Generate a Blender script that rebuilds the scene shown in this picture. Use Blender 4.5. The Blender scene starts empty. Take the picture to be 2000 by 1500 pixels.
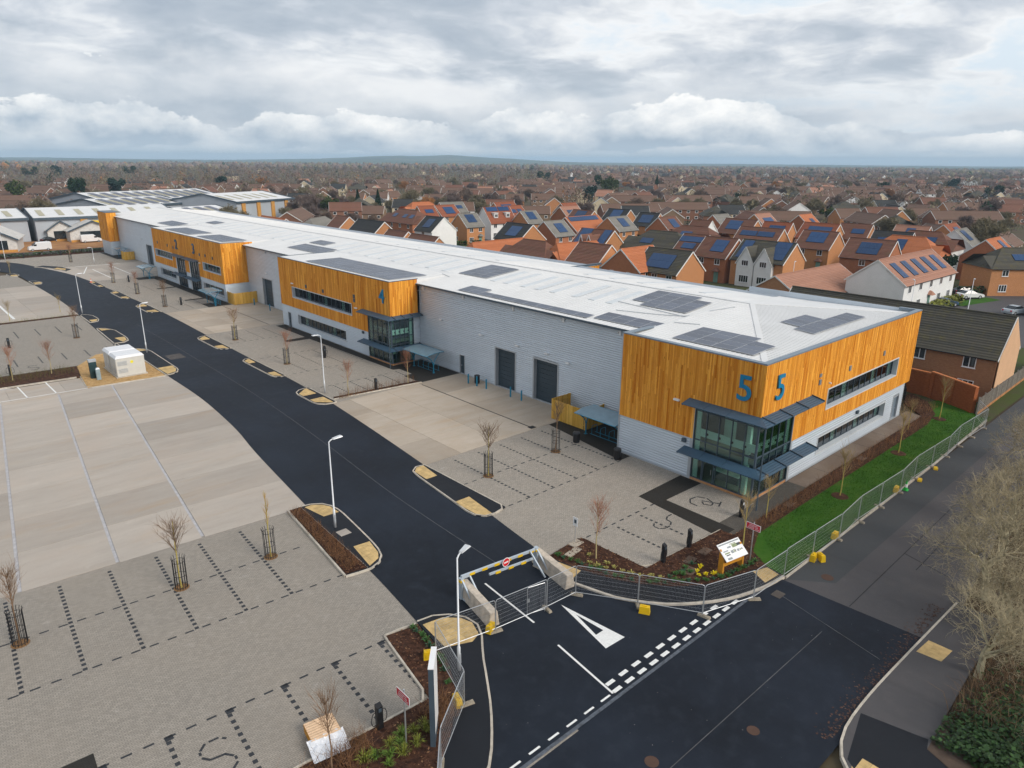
import bpy, math, random
from mathutils import Vector, Matrix, noise
rad = math.radians
S = bpy.context.scene
C = S.collection

# ---------------------------------------------------------------- camera
YAW, PITCH, ROLL, CAM_H = 0.73889, 0.30655, 0.00737, 23.3
fw = Vector((math.sin(YAW) * math.cos(PITCH), math.cos(YAW) * math.cos(PITCH), -math.sin(PITCH)))
rt = Vector((math.cos(YAW), -math.sin(YAW), 0)); up = rt.cross(fw)
rt2 = rt * math.cos(ROLL) + up * math.sin(ROLL); up2 = rt2.cross(fw)
cam = bpy.data.objects.new('camera', bpy.data.cameras.new('camera')); C.objects.link(cam)
cam.matrix_world = Matrix(((rt2.x, up2.x, -fw.x, 0), (rt2.y, up2.y, -fw.y, 0), (rt2.z, up2.z, -fw.z, CAM_H), (0, 0, 0, 1)))
cam.data.sensor_width = 36; cam.data.lens = 36 * 1376.96 / 2000
cam.data.clip_start = 0.5; cam.data.clip_end = 40000
S.camera = cam

# ---------------------------------------------------------------- render / view
S.render.engine = 'CYCLES'
S.cycles.use_denoising = True; S.cycles.use_adaptive_sampling = True; S.cycles.adaptive_threshold = .025
S.cycles.max_bounces = 5; S.cycles.diffuse_bounces = 2; S.cycles.glossy_bounces = 2
S.cycles.transmission_bounces = 4; S.cycles.transparent_max_bounces = 12; S.cycles.volume_bounces = 0
S.cycles.caustics_reflective = False; S.cycles.caustics_refractive = False
S.view_settings.view_transform = 'Standard'; S.view_settings.look = 'None'
S.view_settings.gamma = 1.0; S.view_settings.exposure = 0.28; S.view_settings.use_curve_mapping = False

# ---------------------------------------------------------------- world: overcast sky with broken cloud
CUM_OFF = 0.0
SUN_EL, SUN_AZ = rad(32), rad(168)          # azimuth clockwise from +Y
def build_world():
    w = bpy.data.worlds.new('World'); S.world = w; w.use_nodes = True
    w.cycles.sampling_method = 'MANUAL'; w.cycles.sample_map_resolution = 256
    nt = w.node_tree; nt.nodes.clear(); L = nt.links.new
    def N(t, **k):
        n = nt.nodes.new(t)
        for a, b in k.items(): setattr(n, a, b)
        return n
    def math_(op, a, b=None, c=None, clamp=False):
        n = N('ShaderNodeMath', operation=op, use_clamp=clamp)
        for i, v in enumerate((a, b, c)):
            if v is None: continue
            if isinstance(v, (int, float)): n.inputs[i].default_value = v
            else: L(v, n.inputs[i])
        return n.outputs[0]
    def ramp(fac, pts):
        n = N('ShaderNodeValToRGB'); cr = n.color_ramp
        while len(cr.elements) < len(pts): cr.elements.new(0.5)
        for e, (p, c) in zip(cr.elements, pts):
            e.position = p; e.color = (*c, 1) if isinstance(c, tuple) else (c, c, c, 1)
        L(fac, n.inputs[0]); return n.outputs[0]
    def mix(f, a, b):
        n = N('ShaderNodeMix', data_type='RGBA')
        for i, v in ((0, f), (6, a), (7, b)):
            if isinstance(v, (int, float)): n.inputs[i].default_value = v
            elif isinstance(v, tuple): n.inputs[i].default_value = (*v, 1)
            else: L(v, n.inputs[i])
        return n.outputs[2]
    def comb(x, y, z):
        n = N('ShaderNodeCombineXYZ')
        for i, v in enumerate((x, y, z)):
            if isinstance(v, (int, float)): n.inputs[i].default_value = v
            else: L(v, n.inputs[i])
        return n.outputs[0]
    def noise_(vec, scale, detail=6, rough=.55, dist=0.0):
        n = N('ShaderNodeTexNoise'); L(vec, n.inputs['Vector'])
        n.inputs['Scale'].default_value = scale; n.inputs['Detail'].default_value = detail
        n.inputs['Roughness'].default_value = rough; n.inputs['Distortion'].default_value = dist
        return n.outputs['Fac']
    sky = N('ShaderNodeTexSky', sky_type='NISHITA'); sky.sun_disc = False
    sky.sun_elevation = SUN_EL; sky.sun_rotation = SUN_AZ; sky.air_density = 1.0; sky.dust_density = 1.5
    tc = N('ShaderNodeTexCoord'); sep = N('ShaderNodeSeparateXYZ'); L(tc.outputs['Generated'], sep.inputs[0])
    x, y, z = sep.outputs
    el = math_('ARCSINE', z); az = math_('ARCTAN2', x, y)
    # high layer: broken sheet of stratocumulus
    zc = math_('MAXIMUM', math_('ADD', z, 0.20), 0.06)
    p1 = comb(math_('DIVIDE', x, zc), math_('DIVIDE', y, zc), math_('MULTIPLY', el, 2.0))
    warp = N('ShaderNodeTexNoise'); L(p1, warp.inputs['Vector']); warp.inputs['Scale'].default_value = 1.3; warp.inputs['Detail'].default_value = 4
    vadd = N('ShaderNodeVectorMath', operation='MULTIPLY_ADD'); L(warp.outputs['Color'], vadd.inputs[0])
    vadd.inputs[1].default_value = (.5, .5, .3); L(p1, vadd.inputs[2])
    n1 = noise_(vadd.outputs[0], 1.25, 7, .56)
    n1b = noise_(vadd.outputs[0], 4.6, 6, .6)
    s1 = math_('ADD', math_('MULTIPLY', n1, .80), math_('MULTIPLY', n1b, .20))
    high = ramp(s1, [(.36, (.78, .88, .96)), (.42, (.96, .975, .985)), (.455, (.84, .865, .89)), (.50, (.655, .70, .76)), (.55, (.525, .585, .655)), (.64, (.42, .485, .57))])
    # cumulus banks in azimuth / elevation, lit from above and the sun side
    def cum(seed, scale, ey, base, top, amp, lit, dark, soft, patch, off=0.0):
        azs = math_('ADD', az, off)
        v = comb(math_('MULTIPLY', azs, scale), math_('MULTIPLY', el, scale * ey), seed)
        big = noise_(v, 1.0, 2, .5); det = noise_(v, 2.7, 8, .62)
        d = math_('ADD', big, math_('MULTIPLY', det, .55))
        v2 = comb(math_('ADD', math_('MULTIPLY', azs, scale), .07), math_('ADD', math_('MULTIPLY', el, scale * ey), .22), seed)
        d2 = math_('ADD', noise_(v2, 1.0, 2, .5), math_('MULTIPLY', noise_(v2, 2.7, 5, .62), .55))
        h = math_('DIVIDE', math_('SUBTRACT', el, base), top - base)
        pn = noise_(comb(math_('MULTIPLY', azs, patch), 0.0, seed + 4.0), 1.0, 2, .5)
        env = math_('SUBTRACT', math_('ADD', amp, math_('MULTIPLY', math_('SUBTRACT', pn, .5), 1.1)), math_('MULTIPLY', math_('MAXIMUM', h, 0.0), .75))
        under = math_('MULTIPLY', math_('MINIMUM', h, 0.0), 2.2)
        m = math_('ADD', math_('ADD', d, env), under)
        mask = math_('DIVIDE', math_('SUBTRACT', m, 1.0), soft, clamp=True)
        sh = math_('ADD', math_('MULTIPLY', math_('SUBTRACT', d, d2), 2.4), math_('ADD', .30, math_('MULTIPLY', math_('MAXIMUM', h, 0.0), .75)), clamp=True)
        return mask, mix(sh, dark, lit)
    col = high
    col = mix(ramp(el, [(0.0, .85), (.05, .45), (.11, 0.0)]), col, (.66, .745, .825))
    m2, c2 = cum(2.3, 3.3, 2.0, .05, .19, .50, (.95, .955, .96), (.47, .54, .625), .20, 1.6, .9)
    col = mix(math_('MULTIPLY', m2, .8), col, c2)
    m3, c3 = cum(7.1, 6.2, 1.7, .020, .115, .50, (1.12, 1.11, 1.085), (.43, .525, .63), .03, 2.6, CUM_OFF)
    col = mix(math_('MULTIPLY', m3, .97), col, c3)
    m4, c4 = cum(11.9, 13.0, 1.9, .005, .036, .46, (.92, .925, .93), (.52, .61, .70), .09, 5.0, .3)
    col = mix(math_('MULTIPLY', m4, .75), col, c4)
    col = mix(ramp(el, [(0.0, .8), (.010, .5), (.028, 0.0)]), col, (.70, .79, .87))
    # blend in the physical sky a little (blue gaps) and scale to its brightness range
    scale = N('ShaderNodeMix', data_type='RGBA', blend_type='MULTIPLY'); scale.inputs[0].default_value = 1
    L(col, scale.inputs[6]); scale.inputs[7].default_value = (8.3, 8.3, 8.35, 1)
    tot = mix(.05, scale.outputs[2], sky.outputs[0])
    bg = N('ShaderNodeBackground'); L(tot, bg.inputs[0]); bg.inputs[1].default_value = .10
    out = N('ShaderNodeOutputWorld'); L(bg.outputs[0], out.inputs[0])
build_world()

# ---------------------------------------------------------------- sun (veiled by cloud)
sl = bpy.data.lights.new('sun', 'SUN'); sl.energy = 2.3; sl.angle = rad(26); sl.color = (1, .93, .84)
sun = bpy.data.objects.new('sun', sl); C.objects.link(sun)
sd = Vector((math.sin(SUN_AZ) * math.cos(SUN_EL), math.cos(SUN_AZ) * math.cos(SUN_EL), math.sin(SUN_EL)))
sun.rotation_euler = sd.to_track_quat('Z', 'Y').to_euler(); sun.location = (0, 0, 60)

# ---------------------------------------------------------------- mesh helpers
class MB:
    """collects faces and links them as ONE mesh object"""
    def __init__(s): s.v = []; s.f = []; s.m = []; s.val = []; s.cv = 0.5
    def face(s, pts, mi=0):
        i = len(s.v); s.v += [tuple(p) for p in pts]; s.f.append(tuple(range(i, i + len(pts)))); s.m.append(mi); s.val.append(s.cv)
    def hexa(s, p, mi=0):      # p: 4 bottom + 4 top, same winding (ccw from above)
        i = len(s.v); s.v += [tuple(q) for q in p]
        for q in ((3, 2, 1, 0), (4, 5, 6, 7), (0, 1, 5, 4), (1, 2, 6, 5), (2, 3, 7, 6), (3, 0, 4, 7)):
            s.f.append(tuple(i + k for k in q)); s.m.append(mi); s.val.append(s.cv)
    def box(s, x0, y0, z0, x1, y1, z1, mi=0):
        x0, x1 = min(x0, x1), max(x0, x1); y0, y1 = min(y0, y1), max(y0, y1); z0, z1 = min(z0, z1), max(z0, z1)
        s.hexa(((x0, y0, z0), (x1, y0, z0), (x1, y1, z0), (x0, y1, z0), (x0, y0, z1), (x1, y0, z1), (x1, y1, z1), (x0, y1, z1)), mi)
    def bar(s, a, b, w, h=None, mi=0, upv=(0, 0, 1)):
        h = h or w; a = Vector(a); b = Vector(b); d = (b - a).normalized(); u = Vector(upv)
        if abs(d.dot(u)) > .98: u = Vector((1, 0, 0))
        r = d.cross(u).normalized(); u = r.cross(d)
        p = [a - r * w / 2 - u * h / 2, a + r * w / 2 - u * h / 2, b + r * w / 2 - u * h / 2, b - r * w / 2 - u * h / 2]
        s.hexa(p + [q + u * h for q in p], mi)
    def tube(s, pts, r, n=6, mi=0, cap=True):
        pts = [Vector(p) for p in pts]; k = len(pts); rr = r if isinstance(r, (list, tuple)) else [r] * k
        base = len(s.v); pr = None
        for j, p in enumerate(pts):
            d = (pts[min(j + 1, k - 1)] - pts[max(j - 1, 0)]).normalized()
            if pr is None: pr = d.orthogonal().normalized()
            pr = (pr - d * pr.dot(d)); pr = pr.normalized() if pr.length > 1e-6 else d.orthogonal().normalized()
            q = d.cross(pr)
            for t in range(n):
                a = 2 * math.pi * t / n; s.v.append(tuple(p + (pr * math.cos(a) + q * math.sin(a)) * rr[j]))
        for j in range(k - 1):
            for t in range(n):
                t2 = (t + 1) % n
                s.f.append((base + j * n + t, base + j * n + t2, base + (j + 1) * n + t2, base + (j + 1) * n + t)); s.m.append(mi); s.val.append(s.cv)
        if cap and n > 2:
            s.f.append(tuple(base + t for t in reversed(range(n)))); s.m.append(mi); s.val.append(s.cv)
            s.f.append(tuple(base + (k - 1) * n + t for t in range(n))); s.m.append(mi); s.val.append(s.cv)
    def lathe(s, prof, c=(0, 0, 0), n=12, mi=0):    # prof: (r, z) upward
        b = len(s.v)
        for r, z in prof:
            for t in range(n):
                a = 2 * math.pi * t / n; s.v.append((c[0] + r * math.cos(a), c[1] + r * math.sin(a), c[2] + z))
        for j in range(len(prof) - 1):
            for t in range(n):
                t2 = (t + 1) % n; s.f.append((b + j * n + t, b + j * n + t2, b + (j + 1) * n + t2, b + (j + 1) * n + t)); s.m.append(mi); s.val.append(s.cv)
        s.f.append(tuple(b + t for t in reversed(range(n)))); s.m.append(mi); s.val.append(s.cv)
        s.f.append(tuple(b + (len(prof) - 1) * n + t for t in range(n))); s.m.append(mi); s.val.append(s.cv)
    def prism(s, poly, z0, z1, mi=0, bottom=False):
        poly = ccw(poly); n = len(poly)
        s.face([(x, y, z1) for x, y in poly], mi)
        for i in range(n):
            (xa, ya), (xb, yb) = poly[i], poly[(i + 1) % n]
            s.face(((xa, ya, z0), (xb, yb, z0), (xb, yb, z1), (xa, ya, z1)), mi)
        if bottom: s.face([(x, y, z0) for x, y in reversed(poly)], mi)
    def sheet(s, poly, z, mi=0): s.face([(x, y, z) for x, y in ccw(poly)], mi)
    def mesh(s, name, mats, smooth=False):
        me = bpy.data.meshes.new(name); me.from_pydata(s.v, [], s.f)
        for m in (mats if isinstance(mats, (list, tuple)) else [mats]):
            if m: me.materials.append(m)
        me.polygons.foreach_set('material_index', s.m)
        a = me.attributes.new('bv', 'FLOAT', 'FACE'); a.data.foreach_set('value', s.val)
        if smooth: me.polygons.foreach_set('use_smooth', [True] * len(s.f))
        me.update(); return me
    def build(s, name, mats, parent=None, smooth=False, loc=None):
        return obj(name, s.mesh(name, mats, smooth), parent, loc)
def ccw(poly):
    a = sum(p[0] * q[1] - q[0] * p[1] for p, q in zip(poly, list(poly[1:]) + [poly[0]]))
    return list(poly) if a > 0 else list(reversed(poly))
def obj(name, me, parent=None, loc=None, rz=None):
    o = bpy.data.objects.new(name, me); C.objects.link(o)
    if parent: o.parent = parent
    if loc: o.location = loc
    if rz is not None: o.rotation_euler = (0, 0, rz)
    return o
def thing(name, label, cat, loc=(0, 0, 0), rz=0, group=None):
    o = bpy.data.objects.new(name, None); C.objects.link(o); o.empty_display_size = .1
    o.location = loc; o.rotation_euler = (0, 0, rz)
    return tag(o, label, cat, group)
def tag(o, label=None, cat=None, group=None, kind=None):
    if label: o['label'] = label
    if cat: o['category'] = cat
    if group: o['group'] = group
    if kind: o['kind'] = kind
    return o
def struct(o, kind='structure', label=None):
    o['kind'] = kind
    if label: o['label'] = label
    return o
def dup(root, loc, rz=0, label=None, scale=None):
    r = root.copy(); C.objects.link(r); r.location = loc; r.rotation_euler = (0, 0, rz)
    if scale: r.scale = (scale,) * 3 if isinstance(scale, (int, float)) else scale
    if label: r['label'] = label
    for ch in root.children:
        c = ch.copy(); C.objects.link(c); c.parent = r
        for g in ch.children:
            d = g.copy(); C.objects.link(d); d.parent = c
    return r
ORD = 'first second third fourth fifth sixth seventh eighth ninth tenth eleventh twelfth thirteenth fourteenth fifteenth sixteenth seventeenth eighteenth nineteenth twentieth'.split()
def arc(cx, cy, r, a0, a1, n=8): return [(cx + r * math.cos(rad(a0 + (a1 - a0) * i / n)), cy + r * math.sin(rad(a0 + (a1 - a0) * i / n))) for i in range(n + 1)]
def smooth_path(P, k=4):      # Catmull-Rom through 2-D or 3-D points
    P = [Vector(p) for p in P]; out = []
    for i in range(len(P) - 1):
        p0 = P[max(i - 1, 0)]; p1 = P[i]; p2 = P[i + 1]; p3 = P[min(i + 2, len(P) - 1)]
        for j in range(k):
            t = j / k
            out.append(tuple(.5 * ((2 * p1) + (p2 - p0) * t + (2 * p0 - 5 * p1 + 4 * p2 - p3) * t * t + (3 * p1 - p0 - 3 * p2 + p3) * t ** 3)))
    out.append(tuple(P[-1])); return out
def seglen(P): return sum(math.dist(a, b) for a, b in zip(P, P[1:]))
def resample(P, step):
    out = [tuple(P[0])]; acc = 0
    for a, b in zip(P, P[1:]):
        d = math.dist(a, b)
        if d < 1e-9: continue
        t = step - acc
        while t <= d: out.append(tuple(a[i] + (b[i] - a[i]) * t / d for i in range(len(a)))); t += step
        acc = d - (t - step)
    if math.dist(out[-1], P[-1]) > step * .3: out.append(tuple(P[-1]))
    else: out[-1] = tuple(P[-1])
    return out

# ---------------------------------------------------------------- materials
class NT:
    def __init__(s, name):
        s.m = bpy.data.materials.new(name); s.m.use_nodes = True; s.t = s.m.node_tree; s.t.nodes.clear()
        s.o = s.n('ShaderNodeOutputMaterial'); s.b = s.n('ShaderNodeBsdfPrincipled'); s.l(s.b.outputs[0], s.o.inputs[0])
    def n(s, t, **k):
        q = s.t.nodes.new(t)
        for a, b in k.items(): setattr(q, a, b)
        return q
    def l(s, a, b): s.t.links.new(a, b)
    def put(s, sock, v):
        if isinstance(v, (int, float)): sock.default_value = v
        elif isinstance(v, tuple): sock.default_value = (*v, 1) if len(v) == 3 and len(sock.default_value) == 4 else v
        else: s.l(v, sock)
    def math(s, op, a, b=None, clamp=False):
        q = s.n('ShaderNodeMath', operation=op, use_clamp=clamp); s.put(q.inputs[0], a)
        if b is not None: s.put(q.inputs[1], b)
        return q.outputs[0]
    def mix(s, f, a, b, bt='MIX'):
        q = s.n('ShaderNodeMix', data_type='RGBA', blend_type=bt); s.put(q.inputs[0], f); s.put(q.inputs[6], a); s.put(q.inputs[7], b); return q.outputs[2]
    def coord(s, c='O', sc=(1, 1, 1), rot=(0, 0, 0)):
        if c == 'W': v = s.n('ShaderNodeNewGeometry').outputs['Position']
        else: v = s.n('ShaderNodeTexCoord').outputs['Object']
        q = s.n('ShaderNodeMapping'); s.l(v, q.inputs[0]); q.inputs['Scale'].default_value = sc; q.inputs['Rotation'].default_value = rot
        return q.outputs[0]
    def noise(s, v, scale, detail=5, rough=.55):
        q = s.n('ShaderNodeTexNoise'); s.l(v, q.inputs['Vector']); q.inputs['Scale'].default_value = scale
        q.inputs['Detail'].default_value = detail; q.inputs['Roughness'].default_value = rough; return q.outputs['Fac']
    def ramp(s, f, pts):
        q = s.n('ShaderNodeValToRGB'); cr = q.color_ramp
        while len(cr.elements) < len(pts): cr.elements.new(.5)
        for e, (p, c) in zip(cr.elements, pts): e.position = p; e.color = (*c, 1) if isinstance(c, tuple) else (c, c, c, 1)
        s.l(f, q.inputs[0]); return q.outputs[0]
    def bump(s, h, k=.3, d=.02):
        q = s.n('ShaderNodeBump'); s.l(h, q.inputs['Height']); q.inputs['Strength'].default_value = k; q.inputs['Distance'].default_value = d
        s.l(q.outputs[0], s.b.inputs['Normal'])
    def attr(s, nm='bv'): q = s.n('ShaderNodeAttribute'); q.attribute_name = nm; return q.outputs['Fac']
    def rnd(s): return s.n('ShaderNodeObjectInfo').outputs['Random']
    def fin(s, col, rough=.7, metal=0, spec=.4):
        s.put(s.b.inputs['Base Color'], col); s.put(s.b.inputs['Roughness'], rough); s.b.inputs['Metallic'].default_value = metal
        s.b.inputs['Specular IOR Level'].default_value = spec; return s.m
def sh(c, k): return tuple(min(1, max(0, x * k)) for x in c)
def srgb(r, g, b): return tuple((v / 255 / 12.92) if v / 255 <= .04045 else ((v / 255 + .055) / 1.055) ** 2.4 for v in (r, g, b))
MT = {}
def mat(name, col, rough=.7, metal=0, var=.15, scale=2.0, c='O', bump=0, bscale=30, rnd=0, bv=0, spec=.4, sc=(1, 1, 1)):
    if name in MT: return MT[name]
    t = NT(name); v = t.coord(c, sc); n = t.noise(v, scale)
    colr = t.mix(t.math('MULTIPLY', t.math('SUBTRACT', n, .3), 2.2, True), sh(col, 1 - var), sh(col, 1 + var)) if var else col
    if rnd or bv:
        f = t.math('ADD', 1 - (rnd or bv), t.math('MULTIPLY', t.rnd() if rnd else t.attr(), 2 * (rnd or bv)))
        q = t.n('ShaderNodeMix', data_type='RGBA', blend_type='MULTIPLY'); q.inputs[0].default_value = 1; t.put(q.inputs[6], colr)
        cc = t.n('ShaderNodeCombineXYZ'); [t.l(f, cc.inputs[i]) for i in range(3)]; t.l(cc.outputs[0], q.inputs[7]); colr = q.outputs[2]
    if bump: t.bump(t.noise(v, bscale, 4), bump)
    MT[name] = t.fin(colr, rough, metal, spec); return MT[name]

def m_asphalt(name, base, tint, patch):
    t = NT(name); v = t.coord('W')
    n1 = t.noise(v, .12, 5, .6); n2 = t.noise(v, 1.3, 6, .65); n3 = t.noise(v, 60, 2); n4 = t.noise(t.coord('W', (1.6, .12, 1), (0, 0, rad(-8))), .9, 4)
    a = t.mix(t.math('MULTIPLY', t.math('SUBTRACT', n1, .35), 2.2, True), base, tint)
    a = t.mix(t.math('MULTIPLY', t.math('SUBTRACT', n2, .48), 1.6, True), a, patch)
    a = t.mix(t.math('MULTIPLY', t.math('SUBTRACT', n3, .3), .5, True), a, sh(base, 2.0))
    a = t.mix(t.math('MULTIPLY', t.math('SUBTRACT', n4, .55), .9, True), a, sh(base, .45))
    t.bump(n3, .25, .01)
    r = t.math('ADD', .50, t.math('MULTIPLY', n2, .35))
    return t.fin(a, r, 0, .2)
def m_concrete(name, a, b, c2, streak=True):
    t = NT(name); v = t.coord('W'); vs = t.coord('W', (.22, 1.0, 1), (0, 0, rad(4)))
    s1 = t.noise(vs, .8, 7, .68); s2 = t.noise(v, .22, 6, .62); s3 = t.noise(v, 5, 6, .72); s4 = t.noise(v, 1.1, 6, .7)
    col = t.mix(t.math('MULTIPLY', t.math('SUBTRACT', s1, .36), 1.9, True), a, b)
    col = t.mix(t.math('MULTIPLY', t.math('SUBTRACT', s2, .46), 2.4, True), col, c2)
    och = t.noise(t.coord('W', (.30, 1.5, 1), (0, 0, rad(4))), .42, 6, .6)
    col = t.mix(t.math('MULTIPLY', t.math('SUBTRACT', och, .55), 2.2, True), col, sh((.40, .28, .17), a[0] / .37))
    dk = t.noise(t.coord('W', (.30, 1.2, 1), (0, 0, rad(2))), 1.2, 7, .72)
    col = t.mix(t.math('MULTIPLY', t.math('SUBTRACT', dk, .58), 1.9, True), col, sh(a, .62))
    col = t.mix(t.math('MULTIPLY', t.math('SUBTRACT', s4, .60), 2.0, True), col, sh(b, 1.12))
    col = t.mix(t.math('MULTIPLY', t.math('SUBTRACT', s3, .62), 1.2, True), col, sh(a, .7))
    f = t.math('ADD', .86, t.math('MULTIPLY', t.rnd(), .26)); cc = t.n('ShaderNodeCombineXYZ'); [t.l(f, cc.inputs[i]) for i in range(3)]
    col = t.mix(1.0, col, cc.outputs[0], 'MULTIPLY')
    t.bump(s3, .08, .01)
    return t.fin(col, .75, 0, .3)
def m_paving(name, rot=0, tone=1.0):
    t = NT(name); v = t.coord('W', (1, 1, 1), (0, 0, rot))
    b = t.n('ShaderNodeTexBrick'); t.l(v, b.inputs[0]); b.inputs['Scale'].default_value = 1; b.inputs['Brick Width'].default_value = .2; b.inputs['Row Height'].default_value = .1
    b.inputs['Mortar Size'].default_value = .008; b.inputs['Mortar Smooth'].default_value = .2; b.inputs['Bias'].default_value = 0
    g1 = sh((.30, .27, .232), tone); b.inputs['Color1'].default_value = (*sh(g1, .88), 1); b.inputs['Color2'].default_value = (*sh(g1, 1.12), 1); b.inputs['Mortar'].default_value = (*sh(g1, .48), 1)
    w = t.coord('W'); n1 = t.noise(w, .13, 4); n2 = t.noise(w, .8, 7, .72); n3 = t.noise(t.coord('W', (.35, 1, 1)), .4, 5, .6)
    col = t.mix(t.math('MULTIPLY', t.math('SUBTRACT', n1, .40), 2.0, True), b.outputs[0], sh((.31, .265, .215), tone), 'MIX')
    q = t.mix(.55, b.outputs[0], col)
    q = t.mix(t.math('MULTIPLY', t.math('SUBTRACT', n2, .60), 2.4, True), q, sh((.52, .49, .45), tone))
    q = t.mix(t.math('MULTIPLY', t.math('SUBTRACT', n3, .56), 1.6, True), q, sh((.20, .18, .16), tone))
    t.bump(b.outputs['Fac'], -.35, .006)
    return t.fin(q, .8, 0, .25)
def m_timber(name, a, b, dk):
    t = NT(name); f = t.attr(); v = t.coord('W', (6, 6, .35)); g = t.noise(v, 1.5, 6, .7); k = t.noise(t.coord('W', (9, 9, 3.2)), 1.0, 2, .5)
    col = t.mix(f, a, b); col = t.mix(t.math('MULTIPLY', t.math('SUBTRACT', g, .42), 2.0, True), col, dk)
    col = t.mix(t.math('MULTIPLY', t.math('SUBTRACT', k, .67), 7, True), col, sh(dk, .45))
    t.bump(g, .12, .01)
    return t.fin(col, .7, 0, .12)
def m_tiles(name, a, b, moss):
    t = NT(name); v = t.coord('O'); n = t.noise(v, .9, 6, .65); n2 = t.noise(v, 5, 4, .6); f = t.attr()
    w = t.noise(t.coord('O', (3.3, .2, .2)), 1.0, 1)
    col = t.mix(t.math('ADD', t.math('MULTIPLY', f, .6), t.math('MULTIPLY', w, .4)), a, b); col = t.mix(t.math('MULTIPLY', t.math('SUBTRACT', n, .52), 2.6, True), col, moss)
    col = t.mix(t.math('MULTIPLY', t.math('SUBTRACT', n2, .55), 1.5, True), col, sh(a, .55))
    return t.fin(col, .8, 0, .25)
def m_brick(name, a, b):
    t = NT(name); v0 = t.n('ShaderNodeTexCoord').outputs['Object']; s_ = t.n('ShaderNodeSeparateXYZ'); t.l(v0, s_.inputs[0])
    cx = t.n('ShaderNodeCombineXYZ'); t.l(t.math('ADD', s_.outputs[0], s_.outputs[1]), cx.inputs[0]); t.l(s_.outputs[2], cx.inputs[1])
    br = t.n('ShaderNodeTexBrick'); t.l(cx.outputs[0], br.inputs[0]); br.inputs['Scale'].default_value = 1; br.inputs['Brick Width'].default_value = .225; br.inputs['Row Height'].default_value = .075
    br.inputs['Mortar Size'].default_value = .006; br.inputs['Color1'].default_value = (*a, 1); br.inputs['Color2'].default_value = (*b, 1); br.inputs['Mortar'].default_value = (*sh(b, .8), 1)
    n = t.noise(t.coord('O'), .6, 5); col = t.mix(t.math('MULTIPLY', t.math('SUBTRACT', n, .4), 1.2, True), br.outputs[0], sh(a, .75))
    f = t.math('ADD', .85, t.math('MULTIPLY', t.rnd(), .3)); cc = t.n('ShaderNodeCombineXYZ'); [t.l(f, cc.inputs[i]) for i in range(3)]
    return t.fin(t.mix(1.0, col, cc.outputs[0], 'MULTIPLY'), .85, 0, .2)
def m_glass(name, tint=(.05, .09, .1), refl=1.0, see=.75):
    t = NT(name); t.t.nodes.remove(t.b)
    g = t.n('ShaderNodeBsdfGlossy'); g.inputs['Roughness'].default_value = .03; g.inputs['Color'].default_value = (.9, .95, 1, 1)
    tr = t.n('ShaderNodeBsdfTransparent'); tr.inputs['Color'].default_value = (*tint, 1)
    f = t.n('ShaderNodeFresnel'); f.inputs[0].default_value = 1.5
    mx = t.n('ShaderNodeMixShader'); t.l(t.math('ADD', t.math('MULTIPLY', f.outputs[0], refl), .02, True), mx.inputs[0]); t.l(tr.outputs[0], mx.inputs[1]); t.l(g.outputs[0], mx.inputs[2])
    t.l(mx.outputs[0], t.o.inputs[0]); return t.m
def m_ground(name, cols, scale=.02, c='W', rough=.95):
    t = NT(name); v = t.coord(c); n = t.noise(v, scale, 8, .68); n2 = t.noise(v, scale * 14, 5, .6)
    k = len(cols); col = t.ramp(t.math('ADD', t.math('MULTIPLY', n, .75), t.math('MULTIPLY', n2, .25)), [(.32 + .36 * i / (k - 1), cc) for i, cc in enumerate(cols)])
    t.bump(n2, .3, .03)
    return t.fin(col, rough, 0, .15)
M_ROAD = m_asphalt('new_asphalt', (.0060, .0085, .0140), (.0165, .0235, .038), (.034, .042, .057))  # tint and patch colours paint a bluish sheen among the real patches and tracks
M_OLD = m_asphalt('worn_asphalt', (.066, .063, .066), (.086, .080, .082), (.115, .106, .104))
M_FOOT = m_asphalt('footway_asphalt', (.010, .0115, .0155), (.015, .017, .022), (.020, .0225, .028))
M_CONC = m_concrete('yard_concrete', (.37, .325, .28), (.47, .42, .365), (.42, .35, .29))
M_CONC2 = m_concrete('yard_concrete_tan', (.40, .335, .265), (.50, .435, .365), (.36, .285, .21))
M_PAVE = m_paving('block_paving', rad(4), 1.0)
M_PAVE2 = m_paving('block_paving_buff', 0, 1.12)
M_DARKBLOCK = mat('dark_block', (.03, .032, .037), .75, var=.2, c='W', bv=.25)
M_APRON = m_paving('charcoal_paving', 0, .10)
M_KERB = mat('kerb_concrete', (.48, .43, .36), .8, var=.22, scale=3, c='W', bv=.12)
M_TACT = mat('buff_tactile', (.55, .385, .17), .85, var=.22, scale=3, c='W', bump=.2, bscale=14, bv=.14)
M_WHITE = mat('road_white', (.74, .74, .72), .6, var=.10, scale=8, c='W')
M_JOINT = mat('joint_sealant', (.44, .43, .44), .7, var=.18, scale=3, c='W')
M_MULCH = m_ground('bark_mulch', [(.018, .010, .008), (.045, .022, .015), (.085, .04, .024), (.14, .07, .04)], 3.0)
M_GRASS = m_ground('mown_grass', [(.022, .070, .006), (.030, .098, .007), (.046, .115, .012), (.085, .115, .025)], .5)
M_GRAVEL = m_ground('gold_gravel', [(.30, .17, .06), (.44, .27, .11), (.55, .36, .17), (.36, .22, .09)], 1.8)
M_EARTH = m_ground('earth', [(.05, .06, .02), (.075, .06, .035), (.10, .075, .05), (.055, .07, .022), (.09, .065, .045)], .012)
M_STEEL = mat('galvanised_steel', (.56, .58, .60), .42, .75, var=.12, scale=4)
M_LAMP = mat('pale_grey_post', (.60, .62, .64), .45, .3, var=.06)
M_BLACK = mat('black_paint', (.012, .012, .014), .45, var=.1)
M_TEAL = mat('teal_paint', (.012, .20, .33), .4, .0, var=.1)
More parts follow.
